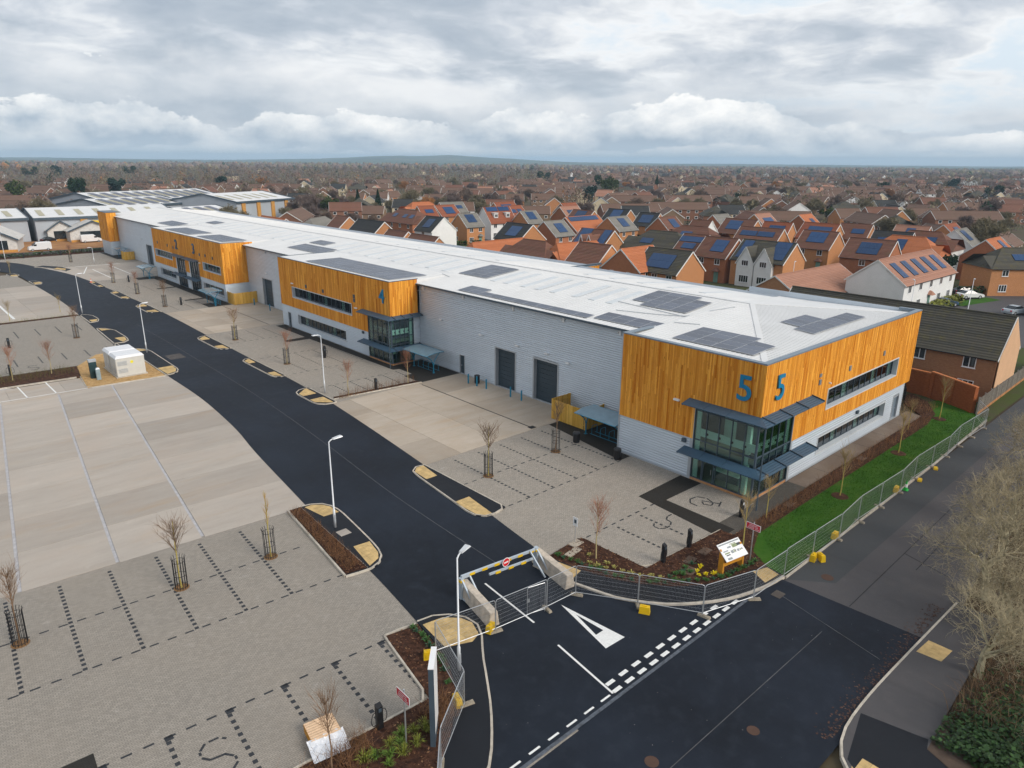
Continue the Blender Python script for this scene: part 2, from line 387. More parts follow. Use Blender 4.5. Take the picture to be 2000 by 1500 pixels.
M_BLUE = mat('sign_blue', (.006, .20, .38), .4, .0, var=.05)
M_SLATE = mat('slate_metal', (.075, .105, .135), .4, .2, var=.08)
M_CANOPY = mat('canopy_slate', (.05, .10, .155), .42, .1, var=.08)
M_SLATE2 = mat('slate_capping', (.185, .235, .285), .4, .15, var=.08)
M_CLAD = mat('silver_cladding', (.56, .62, .68), .42, .25, var=.04, scale=.6, c='W', bv=.03)
M_ROOFW = mat('white_roof', (.685, .685, .68), .5, .0, var=.05, scale=.35, c='W', bv=.03)
M_GREY = mat('pale_grey_metal', (.42, .45, .48), .4, .2, var=.05)
M_DOORM = mat('roller_slate', (.040, .060, .078), .5, .1, var=.1, scale=.8)
M_TIMW = m_timber('larch_boards', (.54, .165, .008), (.98, .48, .075), (.48, .13, .006))
M_TIMF = m_timber('fence_timber', (.56, .31, .045), (.80, .50, .12), (.42, .21, .03))
M_PVW = mat('solar_frame', (.55, .57, .6), .4, .4, var=.05)
def m_pv(name, a, b, w=1.6, h=1.0, grid=(.3, .32, .36)):
    t = NT(name); v = t.coord('O'); n = t.noise(v, .5, 3)
    col = t.mix(n, a, b); f = t.math('ADD', .8, t.math('MULTIPLY', t.rnd(), .4)); cc = t.n('ShaderNodeCombineXYZ'); [t.l(f, cc.inputs[i]) for i in range(3)]
    return t.fin(t.mix(1.0, col, cc.outputs[0], 'MULTIPLY'), .38, .0, .5)
M_PV = m_pv('solar_cell_grey', (.066, .080, .115), (.088, .105, .145))  # cells lightened to bluish grey: the sky's reflection is put into their colour
M_PVB = m_pv('solar_cell_blue', (.004, .03, .10), (.006, .05, .15))
M_LIGHTROOF = mat('rooflight_grp', (.60, .63, .65), .35, var=.06)
M_GLASS = m_glass('clear_glass', (.80, .90, .87), .8)
M_GLASSD = m_glass('window_glass', (.16, .2, .21), 1.3)
M_MINT = mat('mint_panel', (.60, .84, .76), .5, var=.04)
M_INNER = mat('interior_teal', (.012, .06, .075), .7, var=.1)
M_INFL = mat('interior_floor', (.22, .25, .20), .6, var=.1)
M_WHITEP = mat('white_paint', (.78, .78, .78), .45, var=.03)
M_YEL = mat('yellow_plastic', (.72, .46, .008), .5, var=.1)
M_CONCB = mat('barrier_concrete', (.52, .45, .37), .85, var=.3, scale=3, bump=.3, bscale=14)
M_RUBBER = mat('foot_block', (.30, .26, .20), .9, var=.3, scale=8)
M_BARK = mat('pale_bark', (.26, .225, .145), .9, var=.25, scale=3, rnd=.15)
M_SAPBARK = mat('sapling_bark', (.20, .125, .075), .9, var=.25, scale=3, rnd=.25)
M_SAPYEL = mat('yellow_bark', (.42, .34, .09), .8, var=.2, scale=3)

# ================================================================ SETTING: ground, roads, paving
R = random.Random(7)
def sheet(name, poly, z, m, kind='structure'):
    b = MB(); b.sheet(poly, z); return struct(b.build(name, m), kind)
def slab_top(name, poly, z0, z1, m):
    b = MB(); b.prism(poly, z0, z1); return struct(b.build(name, m))
g_ = MB(); g_.sheet([(9000 * math.cos(2 * math.pi * i / 64), 9000 * math.sin(2 * math.pi * i / 64)) for i in range(64)], -.12)
GROUND = struct(g_.build('ground', M_EARTH))

# -- kerbs: single stones in a row, children of the surface they edge
def kerb(path, parent, w=.14, z0=-.05, z1=.12, step=.915, closed=False, m=None, close_pts=True):
    """individual kerbstones along a path, each its own object with its own edges"""
    P = list(path) + ([path[0]] if closed else [])
    P = resample(P, step)
    for a, b in zip(P, P[1:]):
        L = math.dist(a, b)
        if L < .1: continue
        c = MB(); h = .006; e = .02
        c.hexa(((h, -w / 2, z0), (L - h, -w / 2, z0), (L - h, w / 2, z0), (h, w / 2, z0),
                (h, -w / 2 + e, z1), (L - h, -w / 2 + e, z1), (L - h, w / 2 - e, z1), (h, w / 2 - e, z1)))
        c.val = [R.random()] * 6
        o = c.build('kerbstone', m or M_KERB, parent); o.location = (a[0], a[1], 0); o.rotation_euler = (0, 0, math.atan2(b[1] - a[1], b[0] - a[0]))
def kerb_joined(path, name, w=.14, z0=-.05, z1=.12, step=.915, closed=False, m=None):
    P = resample(list(path) + ([path[0]] if closed else []), step); mb = MB()
    for a, b in zip(P, P[1:]):
        L = math.dist(a, b)
        if L < .1: continue
        d = ((b[0] - a[0]) / L, (b[1] - a[1]) / L); n = (-d[1], d[0]); h = .006; mb.cv = R.random()
        q = [(a[0] + d[0] * s + n[0] * t, a[1] + d[1] * s + n[1] * t) for s, t in ((h, -w / 2), (L - h, -w / 2), (L - h, w / 2), (h, w / 2))]
        mb.hexa([(x, y, z0) for x, y in q] + [(x, y, z1) for x, y in q])
    return struct(mb.build(name, m or M_KERB))

# -- access road through the estate
roadL = [(17.72, 26.75), (18.35, 31.7), (18.9, 38), (19.59, 44.1), (20.72, 54.3), (21.58, 60.5), (22.2, 68.2), (22.4, 74), (22.35, 82), (22.3, 97), (21.7, 102), (22.1, 112.8), (22.6, 124.4), (22.95, 140), (22.63, 160.6), (22.28, 174.7), (20.35, 184.4), (15, 190), (6, 193), (-20, 194)]
roadR = [(27.4, 26.4), (27.97, 30.6), (29.75, 43.0), (31.6, 61.1), (32.16, 72.8), (32.41, 89.6), (33.0, 116), (32.62, 136), (31.2, 167.3), (28.1, 185), (24.9, 198), (20, 203), (8, 206), (-20, 207)]
road = smooth_path(roadL, 4); roadr = smooth_path(roadR, 4)
b = MB(); b.sheet([(-70, 16.15), (10, 16.15), (14.6, 20), (16.4, 24)] + road + list(reversed(roadr)) + [(28.6, 22), (31, 19), (34.6, 16.15)], .036)
ROAD = struct(b.build('access_road', M_ROAD))
PUB = sheet('public_road', [(-120, 8.2), (36.4, 8.2), (36.0, 16.16), (-120, 16.16)], .018, M_ROAD)
OLD = sheet('old_public_road', [(36.4, 7.9), (41, 7.9), (75, 11.2), (150, 11.5), (150, 15.75), (36.0, 15.75)], .012, M_OLD)
b = MB(); b.sheet([(38, 13.6), (95, 13.9), (95, 15.7), (36.2, 15.7)], .016)
b.build('resurfaced_strip', m_asphalt('strip_asphalt', (.048, .052, .056), (.06, .062, .064), (.075, .075, .075)), OLD)
b = MB()
for (a, c) in (((36.3, 12.1), (70, 12.5)), ((43, 11.0), (58, 11.2)), ((43.6, 9.4), (44.5, 12.2))): b.bar((*a, .018), (*c, .018), .05, .004)
b.build('trench_seam', mat('seam', (.02, .02, .022), .8), OLD)
# centre joint seams in the new asphalt
b = MB()
for P in ([(24.6, 28), (25.0, 40), (26.2, 55), (27.0, 70), (27.3, 90), (27.4, 112)], [(19, 12.2), (33, 12.1)], [(33, 9.2), (34.4, 15)]):
    P = smooth_path(P, 6)
    for p, q in zip(P, P[1:]): b.bar((*p, .0385), (*q, .0385), .035, .003)
b.build('surface_joint', mat('joint_line', (.10, .10, .105), .8, var=.4, scale=1.5, c='W'), ROAD)
b = MB(); b.bar((9, 16.17, .038), (34.0, 16.17, .038), .17, .005)
b.build('sealed_joint', mat('bitumen_band', (.085, .098, .12), .55, var=.5, scale=5, c='W'), PUB)

# -- concrete yard west of the road: separate slabs cast in long lanes
YARD_W = sheet('concrete_yard', [(-40, 43.6), (24, 42.3), (24, 84), (14.5, 84), (7, 89), (-40, 92)], -.02, M_JOINT)
O0 = (2.62, 43.75); ey = (.1085, .994); ex = (.998, -.0615)
def P2(u, v): return (O0[0] + ex[0] * u + ey[0] * v, O0[1] + ex[1] * u + ey[1] * v)
def slab(parent, quad, m, top=.026, gap=.012):
    cx = sum(p[0] for p in quad) / 4; cy = sum(p[1] for p in quad) / 4
    q = []
    for x, y in quad:
        d = math.hypot(x - cx, y - cy); q.append((x - cx - (x - cx) / d * gap * 1.4, y - cy - (y - cy) / d * gap * 1.4))
    c = MB(); c.prism(q, -.06, top); o = c.build('slab', m, parent); o.location = (cx, cy, R.uniform(-.0015, .0015)); return o
lanes = [-29.7, -24.75, -19.8, -14.85, -9.9, -4.95, 0, 4.95, 9.9, 17.6]
for li in range(len(lanes) - 1):
    u0, u1 = lanes[li], lanes[li + 1]
    g0 = .09 if li >= 5 else .02
    v = 0.0; k = 0
    cuts = [0, 5.2, 10.1, 15.0, 19.9, 24.9, 29.9, 34.9, 39.3]
    off = (0, .35, -.3, .2, -.25, .3, -.15, .25, 0)[li]
    cuts = [cuts[0]] + [c + off for c in cuts[1:-1]] + [cuts[-1] + (6 if u1 <= -9 else 0)]
    for v0, v1 in zip(cuts, cuts[1:]):
        slab(YARD_W, [P2(u0 + g0, v0), P2(u1 - g0, v0), P2(u1 - g0, v1), P2(u0 + g0, v1)], M_CONC)
# marked bays at the head of that yard
for u0, u1 in ((-2.5, 2.4), (2.4, 7.25), (7.25, 9.8)):
    slab(YARD_W, [P2(u0 - 1.5, 39.4), P2(min(u1, 9.6) - 1.5, 39.4), P2(min(u1, 9.6) - 1.9, 44.3), P2(u0 - 1.9, 44.3)], M_CONC)
def stripe(parent, a, b_, w=.1, z=.032, m=None, name='painted_line'):
    c = MB(); c.bar((*a, z), (*b_, z), w, .004); return c.build(name, m or M_WHITE, parent)
stripe(YARD_W, (3.0, 83.6), (14.6, 82.75), .12)
for x0, y0, x1, y1 in ((6.9, 83.2, 6.7, 88.2), (9.25, 83.1, 9.1, 88.0), (11.75, 82.95, 11.65, 87.9)): stripe(YARD_W, (x0, y0), (x1, y1), .14)

# -- block paving west, car bays marked with dark blocks
PAVE_W = sheet('block_paving', [(-60, 16), (18.6, 16), (18.6, 43.0), (-60, 47.0)], .020, M_PAVE)
PAVE_5 = sheet('entrance_paving', [(25.5, 26.2), (25.5, 42.97), (48.4, 42.97), (48.4, 20.5), (38.4, 20.5), (38.4, 21.5), (30.98, 21.9), (30.8, 26.6)], .020, M_PAVE2)
PAVE_4 = sheet('car_park_paving', [(28, 61.3), (48.4, 61.3), (48.4, 99.0), (28, 99.0)], .020, M_PAVE2)
PAVE_3 = sheet('forecourt_paving', [(28, 117.6), (48.4, 117.6), (48.4, 158.5), (28, 158.5)], .020, M_PAVE2)
PAVE_1 = sheet('end_paving', [(25, 183.5), (48.4, 182.2), (48.4, 207.6), (22, 206.4)], .022, M_PAVE2)
PAVE_C = sheet('charging_paving', [(-40, 93.5), (22.2, 93.0), (22.6, 124.2), (-40, 124.6)], .020, M_PAVE)
PAVE_E = sheet('far_paving', [(-40, 160.5), (22.5, 160.3), (21.8, 178), (-40, 180)], .020, M_PAVE)

# dark marker blocks, each one a block set proud in the paving (300 nearest single, the rest joined)
marks = []      # (x, y, angle, w, l)
def dashes(a, b_, l, gap, w, ang=None, end=True):
    L = math.dist(a, b_); n = int(L / (l + gap)); t = math.atan2(b_[1] - a[1], b_[0] - a[0])
    for i in range(n + 1):
        s = i * (l + gap) + l / 2
        if s + l / 2 > L + .05: break
        marks.append((a[0] + math.cos(t) * s, a[1] + math.sin(t) * s, t, w, l))
def rowdir(p, d, n): return (p[0] + d[0] * n, p[1] + d[1] * n)
dx = (.9975, -.0655); dy = (.0655, .9975)
rb = (3.82, 34.2)                       # west car park, two rows of bays
for k in range(-5, 5):
    q = rowdir(rb, dx, 2.54 * k); top = rowdir(q, dy, 8.95)
    if top[0] < 17.0: dashes(q, top, .21, .2, .2)
dashes(rowdir(rb, dx, -14), rowdir(rb, dx, 14.3), .42, .42, .11)
mid = rowdir(rb, dy, 4.55); dashes(rowdir(mid, dx, -14), rowdir(mid, dx, 13.2), .42, .42, .11)
r2 = (5.4, 27.3)
dashes(rowdir(r2, dx, -6), rowdir(r2, dx, 10.4), .42, .42, .11)
for k in range(-1, 5):
    q = rowdir(r2, dx, 2.5 * k - .05); e = rowdir(q, dy, -4.9); dashes(rowdir(q, dy, -.25), e, .21, .24, .2)
    marks.append((q[0] + .06, q[1] - .08, 0, .3, .34))
for k in range(6):                       # unit 5 entrance bays
    x = 32.2 + 2.47 * k
    if x < 42.6: dashes((x, 33.4), (x, 42.5), .21, .2, .17)
dashes((29.9, 38.15), (42.3, 38.08), .42, .42, .11); dashes((29.3, 33.35), (42.3, 33.22), .42, .42, .11)
dashes((31.0, 26.75), (38.3, 26.72), .42, .42, .11)
for x in (33.57, 36.04): dashes((x, 22.8), (x, 26.6), .21, .2, .17)
for y in (66.9, 73.5, 82.2, 91.8):       # unit 4 rows
    dashes((33.2, y), (42.2, y - .3), .42, .45, .11)
for k in range(5): dashes((34.6 + 2.0 * k, 62.9), (34.6 + 2.0 * k, 66.8), .21, .24, .17)
for k in range(4): dashes((35.0 + 2.45 * k, 73.6), (35.0 + 2.45 * k, 82.0), .21, .3, .15)
for k in range(3): dashes((35.4 + 2.45 * k, 92), (35.4 + 2.45 * k, 98), .21, .3, .15)
for k in range(4): dashes((35.5 + 2.4 * k, 119), (35.5 + 2.4 * k, 128), .21, .3, .15); dashes((35.5 + 2.4 * k, 139), (35.5 + 2.4 * k, 148), .21, .3, .15)
for k in range(5): dashes((10.5 + 2.5 * k, 97), (10.6 + 2.5 * k, 101), .3, .12, .16); dashes((10.5 + 2.5 * k, 113), (10.6 + 2.5 * k, 118), .3, .12, .16)
# letters S laid in dark blocks
def letter_path(cx, cy, pts, sx, sy, rot=0):
    for p, q in zip(pts, pts[1:]):
        a = (cx + sx * p[0] * math.cos(rot) - sy * p[1] * math.sin(rot), cy + sx * p[0] * math.sin(rot) + sy * p[1] * math.cos(rot))
        c = (cx + sx * q[0] * math.cos(rot) - sy * q[1] * math.sin(rot), cy + sx * q[0] * math.sin(rot) + sy * q[1] * math.cos(rot))
        dashes(a, c, .20, .005, .11)
S_PTS = [(.9, .75), (.5, 1), (-.4, 1), (-.9, .65), (-.9, .3), (-.5, 0), (.4, -.05), (.9, -.4), (.9, -.75), (.4, -1.05), (-.5, -1.05), (-.9, -.8)]
letter_path(6.6, 24.9, S_PTS, .62, 1.0, rad(-4)); letter_path(36.9, 24.5, S_PTS, .5, 1.35, rad(-90)); letter_path(11.8, 95.5, S_PTS, .5, 1.0)
letter_path(41.0, 24.6, [(-1, .2), (-.7, .9), (0, 1.1), (.8, .7), (.9, -.2), (.3, -.9), (-.3, -.9), (-.4, -.2), (.2, .1), (.4, -1.5)], .8, .8, rad(20))
letter_path(41.0, 24.6, [(-.2, -1.5), (1.0, -1.5)], .8, .8, rad(20))
def parent_of(x, y): return PAVE_W if x < 22 and y < 50 else PAVE_C if x < 24 else PAVE_5 if y < 45 else PAVE_4 if y < 105 else PAVE_3
marks.sort(key=lambda q: math.hypot(q[0], q[1]))
cache = {}
vis = [q for q in marks if (Vector((q[0], q[1], -CAM_H)).dot(fw) > 0 and abs(Vector((q[0], q[1], -CAM_H)).dot(rt2) / Vector((q[0], q[1], -CAM_H)).dot(fw)) < .75 and abs(Vector((q[0], q[1], -CAM_H)).dot(up2) / Vector((q[0], q[1], -CAM_H)).dot(fw)) < .56)]
rest = {}
for i, (x, y, t, w, l) in enumerate(vis):
    P = parent_of(x, y)
    if i < 300:
        if (w, l) not in cache: c = MB(); c.box(-l / 2, -w / 2, -.04, l / 2, w / 2, 0.0245); cache[(w, l)] = c.mesh('marker_block', M_DARKBLOCK)
        obj('marker_block', cache[(w, l)], P, (x, y, 0), t)
    else:
        c = rest.setdefault(P.name, MB()); c.cv = R.random(); k, s = math.cos(t), math.sin(t)
        q = [(x + k * a - s * d, y + s * a + k * d) for a, d in ((-l / 2, -w / 2), (l / 2, -w / 2), (l / 2, w / 2), (-l / 2, w / 2))]
        c.prism(q, -.02, .0245)
for n, c in rest.items(): struct(c.build('marker_blocks', M_DARKBLOCK, bpy.data.objects[n]), 'stuff')
b = MB(); b.sheet([(-2, 26.6), (2.78, 27.2), (2.85, 28.45), (-2, 28.7)], .026); b.build('dark_block_panel', M_APRON, PAVE_W)

# -- dark aprons and entrance areas
def patch(parent, name, poly, m, z=.025):
    c = MB(); c.sheet(poly, z); return c.build(name, m, parent)
patch(PAVE_5, 'charcoal_surround', [(37.5, 20.9), (39.2, 20.9), (39.3, 26.5), (43.6, 26.4), (43.6, 28.3), (38.25, 28.2)], M_APRON)
patch(PAVE_5, 'charcoal_apron', [(42.3, 33.25), (43.62, 33.25), (43.62, 34.7), (47.8, 34.7), (47.8, 42.9), (43.75, 42.9)], M_APRON)
patch(PAVE_5, 'charcoal_path', [(38.4, 20.9), (38.4, 20.5), (48.9, 20.5), (48.9, 22.25), (43.6, 22.25), (43.6, 22.0), (39.25, 22.1)], m_paving('grey_paving', 0, .33), .024)
patch(PAVE_4, 'charcoal_apron', [(42.4, 98.0), (42.4, 88.9), (39.3, 88.8), (39.3, 87.7), (42.4, 87.5), (42.75, 67.5), (43.5, 67.3), (43.5, 64.8), (42.3, 64.5), (42.35, 61.35), (47.8, 61.35), (47.8, 68.9), (43.7, 68.9), (43.7, 98)], M_APRON)
patch(PAVE_3, 'charcoal_apron', [(40.0, 121.5), (42.2, 121.5), (42.2, 126), (39.0, 126), (39.0, 127), (42.2, 127), (42.2, 141), (39, 141), (39, 142), (42.2, 142), (42.2, 154.5), (39.4, 154.5), (39.4, 157.5), (43.7, 157.5), (43.7, 117.9), (40.0, 117.9)], M_APRON)
patch(PAVE_1, 'charcoal_apron', [(44.6, 190.5), (47.7, 190.5), (47.7, 207), (44.6, 207)], M_APRON, .028)
PATH = sheet('side_path', [(48.9, 20.75), (72.6, 20.75), (73.0, 22.3), (48.9, 22.25)], .022, m_concrete('wet_path', (.16, .115, .085), (.22, .165, .125), (.30, .25, .205)))
for x in (52.8, 56.7, 60.6, 64.5, 68.4): b = MB(); b.bar((x, 20.75, .024), (x, 22.25, .024), .03, .004); b.build('path_joint', M_DARKBLOCK, PATH)

# -- concrete service yards on the building side, cast in slabs
def slab_yard(name, x0, x1, ys, xs, m):
    P = sheet(name, [(x0, ys[0]), (x1, ys[0]), (x1, ys[-1]), (x0, ys[-1])], -.015, M_JOINT)
    for a, c in zip(xs, xs[1:]):
        for p, q in zip(ys, ys[1:]): slab(P, [(a, p), (c, p), (c, q), (a, q)], m, .026)
    return P
YARD_5 = slab_yard('service_yard', 28, 48.4, [43.0, 47.6, 52.1, 56.6, 61.3], [28, 33.5, 37.8, 41.95, 48.3], M_CONC2)
YARD_4 = slab_yard('goods_yard', 28, 48.4, [99.0, 103.7, 108.3, 113, 117.6], [28, 34, 38, 42, 48.3], M_CONC2)
YARD_2 = slab_yard('loading_yard', 28, 48.4, [158.5, 164.7, 170.9, 177, 183.4], [25.8, 34, 38, 42, 48.3], M_CONC)
YARD_D = slab_yard('trailer_yard', -30, 23, [125.2, 132, 139, 146, 153, 160.2], [-30, -20, -10, 0, 6.2, 12.4, 17.6, 23], M_CONC)
b = MB(); b.bar((42.0, 43.3, .028), (41.97, 60.6, .028), .12, .006); b.build('drain_channel', M_BLACK, YARD_5)
b = MB(); b.box(41.75, 43.15, .026, 42.4, 43.7, .034); b.build('gully_grate', M_BLACK, YARD_5)
b = MB(); b.bar((42.0, 99.5, .028), (42.0, 117, .028), .12, .006); b.build('drain_channel', M_BLACK, YARD_4)
stripe(YARD_D, (14.6, 127.5), (14.4, 151), .35, .032)
for (a, c) in (((36, 160), (36, 176)), ((40.5, 163), (40.5, 183)), ((33, 170), (36, 181))): stripe(YARD_2, a, c, .2, .032)
stripe(YARD_2, (34, 182.6), (43, 182.2), .3, .032)

# -- kerbed islands with buff tactile slabs
M_TBASE = mat('tactile_bed', (.40, .27, .11), .9, c='W')
def tactile(parent, poly, z=.128, size=.4, org=None, ang=0):
    """buff blister slabs, one object per slab, clipped to the plot by dropping slabs whose centre is outside"""
    c = MB(); c.sheet(poly, z - .006); c.build('tactile_bed', M_TACT, parent)
    xs = [p[0] for p in poly]; ys = [p[1] for p in poly]
    def inside(x, y):
        r = False; n = len(poly)
        for i in range(n):
            (x0, y0), (x1, y1) = poly[i], poly[i - 1]
            if (y0 > y) != (y1 > y) and x < (x1 - x0) * (y - y0) / (y1 - y0) + x0: r = not r
        return r
    y = min(ys) + size / 2
    while y < max(ys):
        x = min(xs) + size / 2
        while x < max(xs):
            e = size / 2 - .006
            if all(inside(x + a * e * .9, y + d * e * .9) for a in (-1, 1) for d in (-1, 1)):
                q = MB(); q.box(-e, -e, -.01, e, e, .004); q.val = [R.random()] * 6
                o = q.build('tactile_slab', M_TACT, parent); o.location = (x, y, z)
            x += size
        y += size
def shrink(poly, k):
    n = len(poly); p = ccw(poly); out = []
    for i in range(n):
        a, c, d = Vector(p[i - 1]), Vector(p[i]), Vector(p[(i + 1) % n])
        e1 = (c - a).normalized(); e2 = (d - c).normalized(); n1 = Vector((-e1.y, e1.x)); n2 = Vector((-e2.y, e2.x)); nn = n1 + n2
        nn = nn.normalized() if nn.length > 1e-6 else n1; out.append(tuple(c + nn * k / max(.5, nn.dot(n1))))
    return out
def island(name, poly, tact=(), top=.118, near=True):
    o = slab_top(name, poly, -.02, top, M_FOOT)
    (kerb if near else kerb)(poly, o, closed=True, z1=top + .012, step=.8 if near else 1.2)
    for t in tact: tactile(o, t, top + .008)
    return o
I1 = island('road_island', [(29.72, 42.9), (29.3, 43.1), (28.75, 43.0), (28.3, 42.5), (28.12, 41.5), (27.97, 40.1), (27.58, 36.3), (27.36, 34.4), (27.5, 33.6), (27.95, 33.15), (28.5, 33.05), (29.78, 33.3)],
            [[(28.25, 40.6), (29.25, 40.6), (29.55, 42.85), (28.9, 42.9), (28.35, 42.3)], [(27.5, 36.2), (28.85, 36.2), (28.45, 33.2), (27.95, 33.25), (27.55, 33.8)]])
for nm, x0, x1, y0, y1 in (('road_island', 30.2, 32.1, 61.25, 67.5), ('road_island', 31.0, 32.25, 73.1, 83), ('road_island', 30.9, 32.4, 89.1, 98.1), ('road_island', 31.1, 32.9, 118.7, 127.3), ('road_island', 31.3, 32.7, 134, 143.2), ('road_island', 31.3, 32.3, 149.6, 158)):
    w = x1 - x0; r = min(w * .8, 1.4); pl = [(x1, y0 + .2), (x1, y1)] + [(x0 + r * (1 - math.sin(t)), y1 - r * (1 - math.cos(t))) for t in (0, .5, 1.0, 1.57)] + [(x0 + r * (1 - math.cos(t)), y0 + r * (1 - math.sin(t))) for t in (0, .5, 1.0, 1.57)]
    island(nm, pl, [[(x0 + .15, y1 - r), (x0 + .15, y1 - 2.4), (x1 - .3, y1 - 2.4), (x1 - .3, y1 - .2), (x0 + r, y1 - .2)], [(x0 + .15, y0 + r), (x0 + r, y0 + .2), (x1 - .3, y0 + .3), (x1 - .3, y0 + 2.4), (x0 + .15, y0 + 2.4)]], near=y0 < 90)
L1 = island('planted_island', [(18.12, 42.8), (19.0, 42.8), (19.75, 42.65), (20.4, 42.2), (20.75, 41.4), (20.83, 40.4), (20.55, 37.8), (20.27, 35.4), (20.0, 33.9), (19.6, 33.2), (19.0, 32.8), (18.4, 32.72), (17.0, 33.0)],
            [[(19.2, 42.5), (19.55, 40.4), (20.65, 40.3), (20.6, 41.4), (20.3, 42.05), (19.75, 42.5)], [(19.05, 35.6), (20.15, 35.5), (19.85, 34.0), (19.5, 33.4), (18.65, 33.0)]])
b = MB(); b.box(19.1, 37.2, .118, 19.85, 37.95, .126); b.build('manhole_cover', mat('cover_concrete', (.36, .32, .28), .8), L1)
island('road_island', [(22.3, 82.1), (23.3, 82.3), (23.9, 83.0), (24.1, 84.2), (24.2, 94.2), (24.0, 95.6), (23.4, 96.6), (22.3, 96.9)], [[(22.4, 85.6), (24.0, 85.6), (23.95, 84), (23.5, 82.8), (22.5, 82.4)], [(22.5, 95), (24.0, 95), (23.4, 96.4), (22.5, 96.7)]])
island('road_island', [(21.8, 101.6), (22.9, 101.3), (23.7, 102.3), (23.95, 104), (23.9, 109.5), (23.3, 111.6), (22.2, 112.6)], [[(22.6, 104.6), (23.8, 104.6), (23.6, 102.6), (22.9, 101.6)], [(22.4, 110.4), (23.6, 110.4), (23, 111.6), (22.4, 112.2)]], near=False)
island('road_island', [(22.5, 117.2), (23.6, 117.6), (24.1, 119.2), (24.0, 122.5), (23.3, 124.2), (22.6, 124.4)], [[(22.8, 119.2), (23.9, 119.2), (23.5, 117.9), (22.8, 117.6)]], near=False)
island('road_island', [(22.7, 160.7), (24.0, 161), (24.3, 163), (23.6, 165.5), (22.6, 166)], [[(22.9, 161.2), (24.0, 161.4), (24.1, 163.4), (22.9, 163.4)]], near=False)
island('road_island', [(20.9, 174.5), (22.3, 174.7), (22.6, 177), (21.9, 179.5), (20.6, 179)], [[(21.1, 175), (22.2, 175), (22.2, 177), (21.1, 177)]], near=False)
island('road_island', [(27.0, 187), (28.6, 185), (30.5, 180), (31.0, 176), (32.5, 178), (31.6, 184), (29, 189)], [[(29.6, 181), (31.2, 178), (31.8, 180), (30.6, 183)]], near=False)
island('kerbed_edge', [(21.6, 97.2), (22.1, 97.1), (22.0, 101.4), (21.6, 101.2)], near=False)

# -- junction footways
FW = slab_top('corner_footway', [(17.7, 26.7), (18.4, 26.65), (19.1, 26.3), (19.7, 25.6), (19.97, 24.7), (19.6, 23.7), (18.64, 22.46), (17.6, 20.9), (16.33, 19.11), (14.47, 17.09), (12.6, 16.35), (9, 16.2), (-60, 16.2), (-60, 17.8), (9, 17.4), (13.02, 18.4), (14.29, 19.38), (15.59, 20.59), (16.4, 21.82), (17.09, 23.24), (17.44, 24.99), (17.6, 26.2)], -.02, .11, M_FOOT)
kerb(smooth_path([(17.7, 26.72), (18.4, 26.65), (19.1, 26.3), (19.7, 25.6), (19.97, 24.7), (19.6, 23.7), (18.64, 22.46), (17.6, 20.9), (16.33, 19.11), (14.47, 17.09), (12.6, 16.35), (9, 16.2)], 4), FW)
tactile(FW, [(17.75, 26.3), (18.9, 26.1), (19.6, 25.4), (19.8, 24.7), (19.45, 23.75), (18.84, 23.5), (17.54, 24.05)], .118)
FE = slab_top('bend_footway', [(26.1, 26.6), (26.3, 24.6), (26.43, 23.82), (26.85, 22.43), (27.26, 21.08), (27.94, 20.0), (28.8, 18.91), (29.91, 18.01), (31.18, 17.2), (32.74, 16.54), (34.64, 16.1), (36.3, 16.0), (36.5, 17.1), (35.5, 17.5), (33.44, 17.85), (31.93, 18.55), (30.44, 19.7), (29.27, 21.1), (28.52, 22.35), (27.87, 24.25), (27.35, 26.7)], -.02, .11, M_FOOT)
kerb(smooth_path([(26.1, 26.6), (26.3, 24.6), (26.85, 22.43), (27.26, 21.08), (27.94, 20.0), (28.8, 18.91), (29.91, 18.01), (31.18, 17.2), (32.74, 16.54), (34.64, 16.1), (36.3, 15.95)], 4), FE, w=.2, z1=.125)
tactile(FE, [(26.35, 26.55), (27.25, 26.6), (27.75, 24.25), (26.5, 23.95)], .118)
tactile(FE, [(35.35, 17.4), (36.4, 17.05), (36.2, 16.2), (34.8, 16.3)], .118)
kerb([(36.3, 15.82), (60, 15.85), (76, 16.2)], OLD, w=.14, z1=.11)
FS = slab_top('south_footway', [(41, 8.2), (34.65, 8.4), (30.27, 8.5), (27.5, 8.4), (26.1, 8.05), (25.2, 7.5), (24.6, 6.6), (24.3, 5.2), (24.2, 3), (27.4, 3), (28.6, 5.6), (35, 5.9), (41, 6.1)], -.05, .10, M_OLD)
kerb(smooth_path([(41, 8.22), (34.65, 8.42), (30.27, 8.52), (27.5, 8.42), (26.1, 8.08), (25.2, 7.5), (24.6, 6.6), (24.3, 5.2), (24.25, 3.5)], 4), FS, z1=.12)
tactile(FS, [(34.9, 8.2), (36.3, 8.1), (36.3, 7.0), (35.0, 7.1)], .108); tactile(FS, [(25.0, 7.2), (26.3, 7.65), (26.5, 6.2), (24.9, 5.6)], .108)
patch(FS, 'black_patch', [(24.7, 6.4), (25.6, 7.6), (28.6, 8.3), (29.2, 5.75), (28.6, 5.6), (27.5, 3.2), (24.4, 3.2)], M_FOOT, .104)

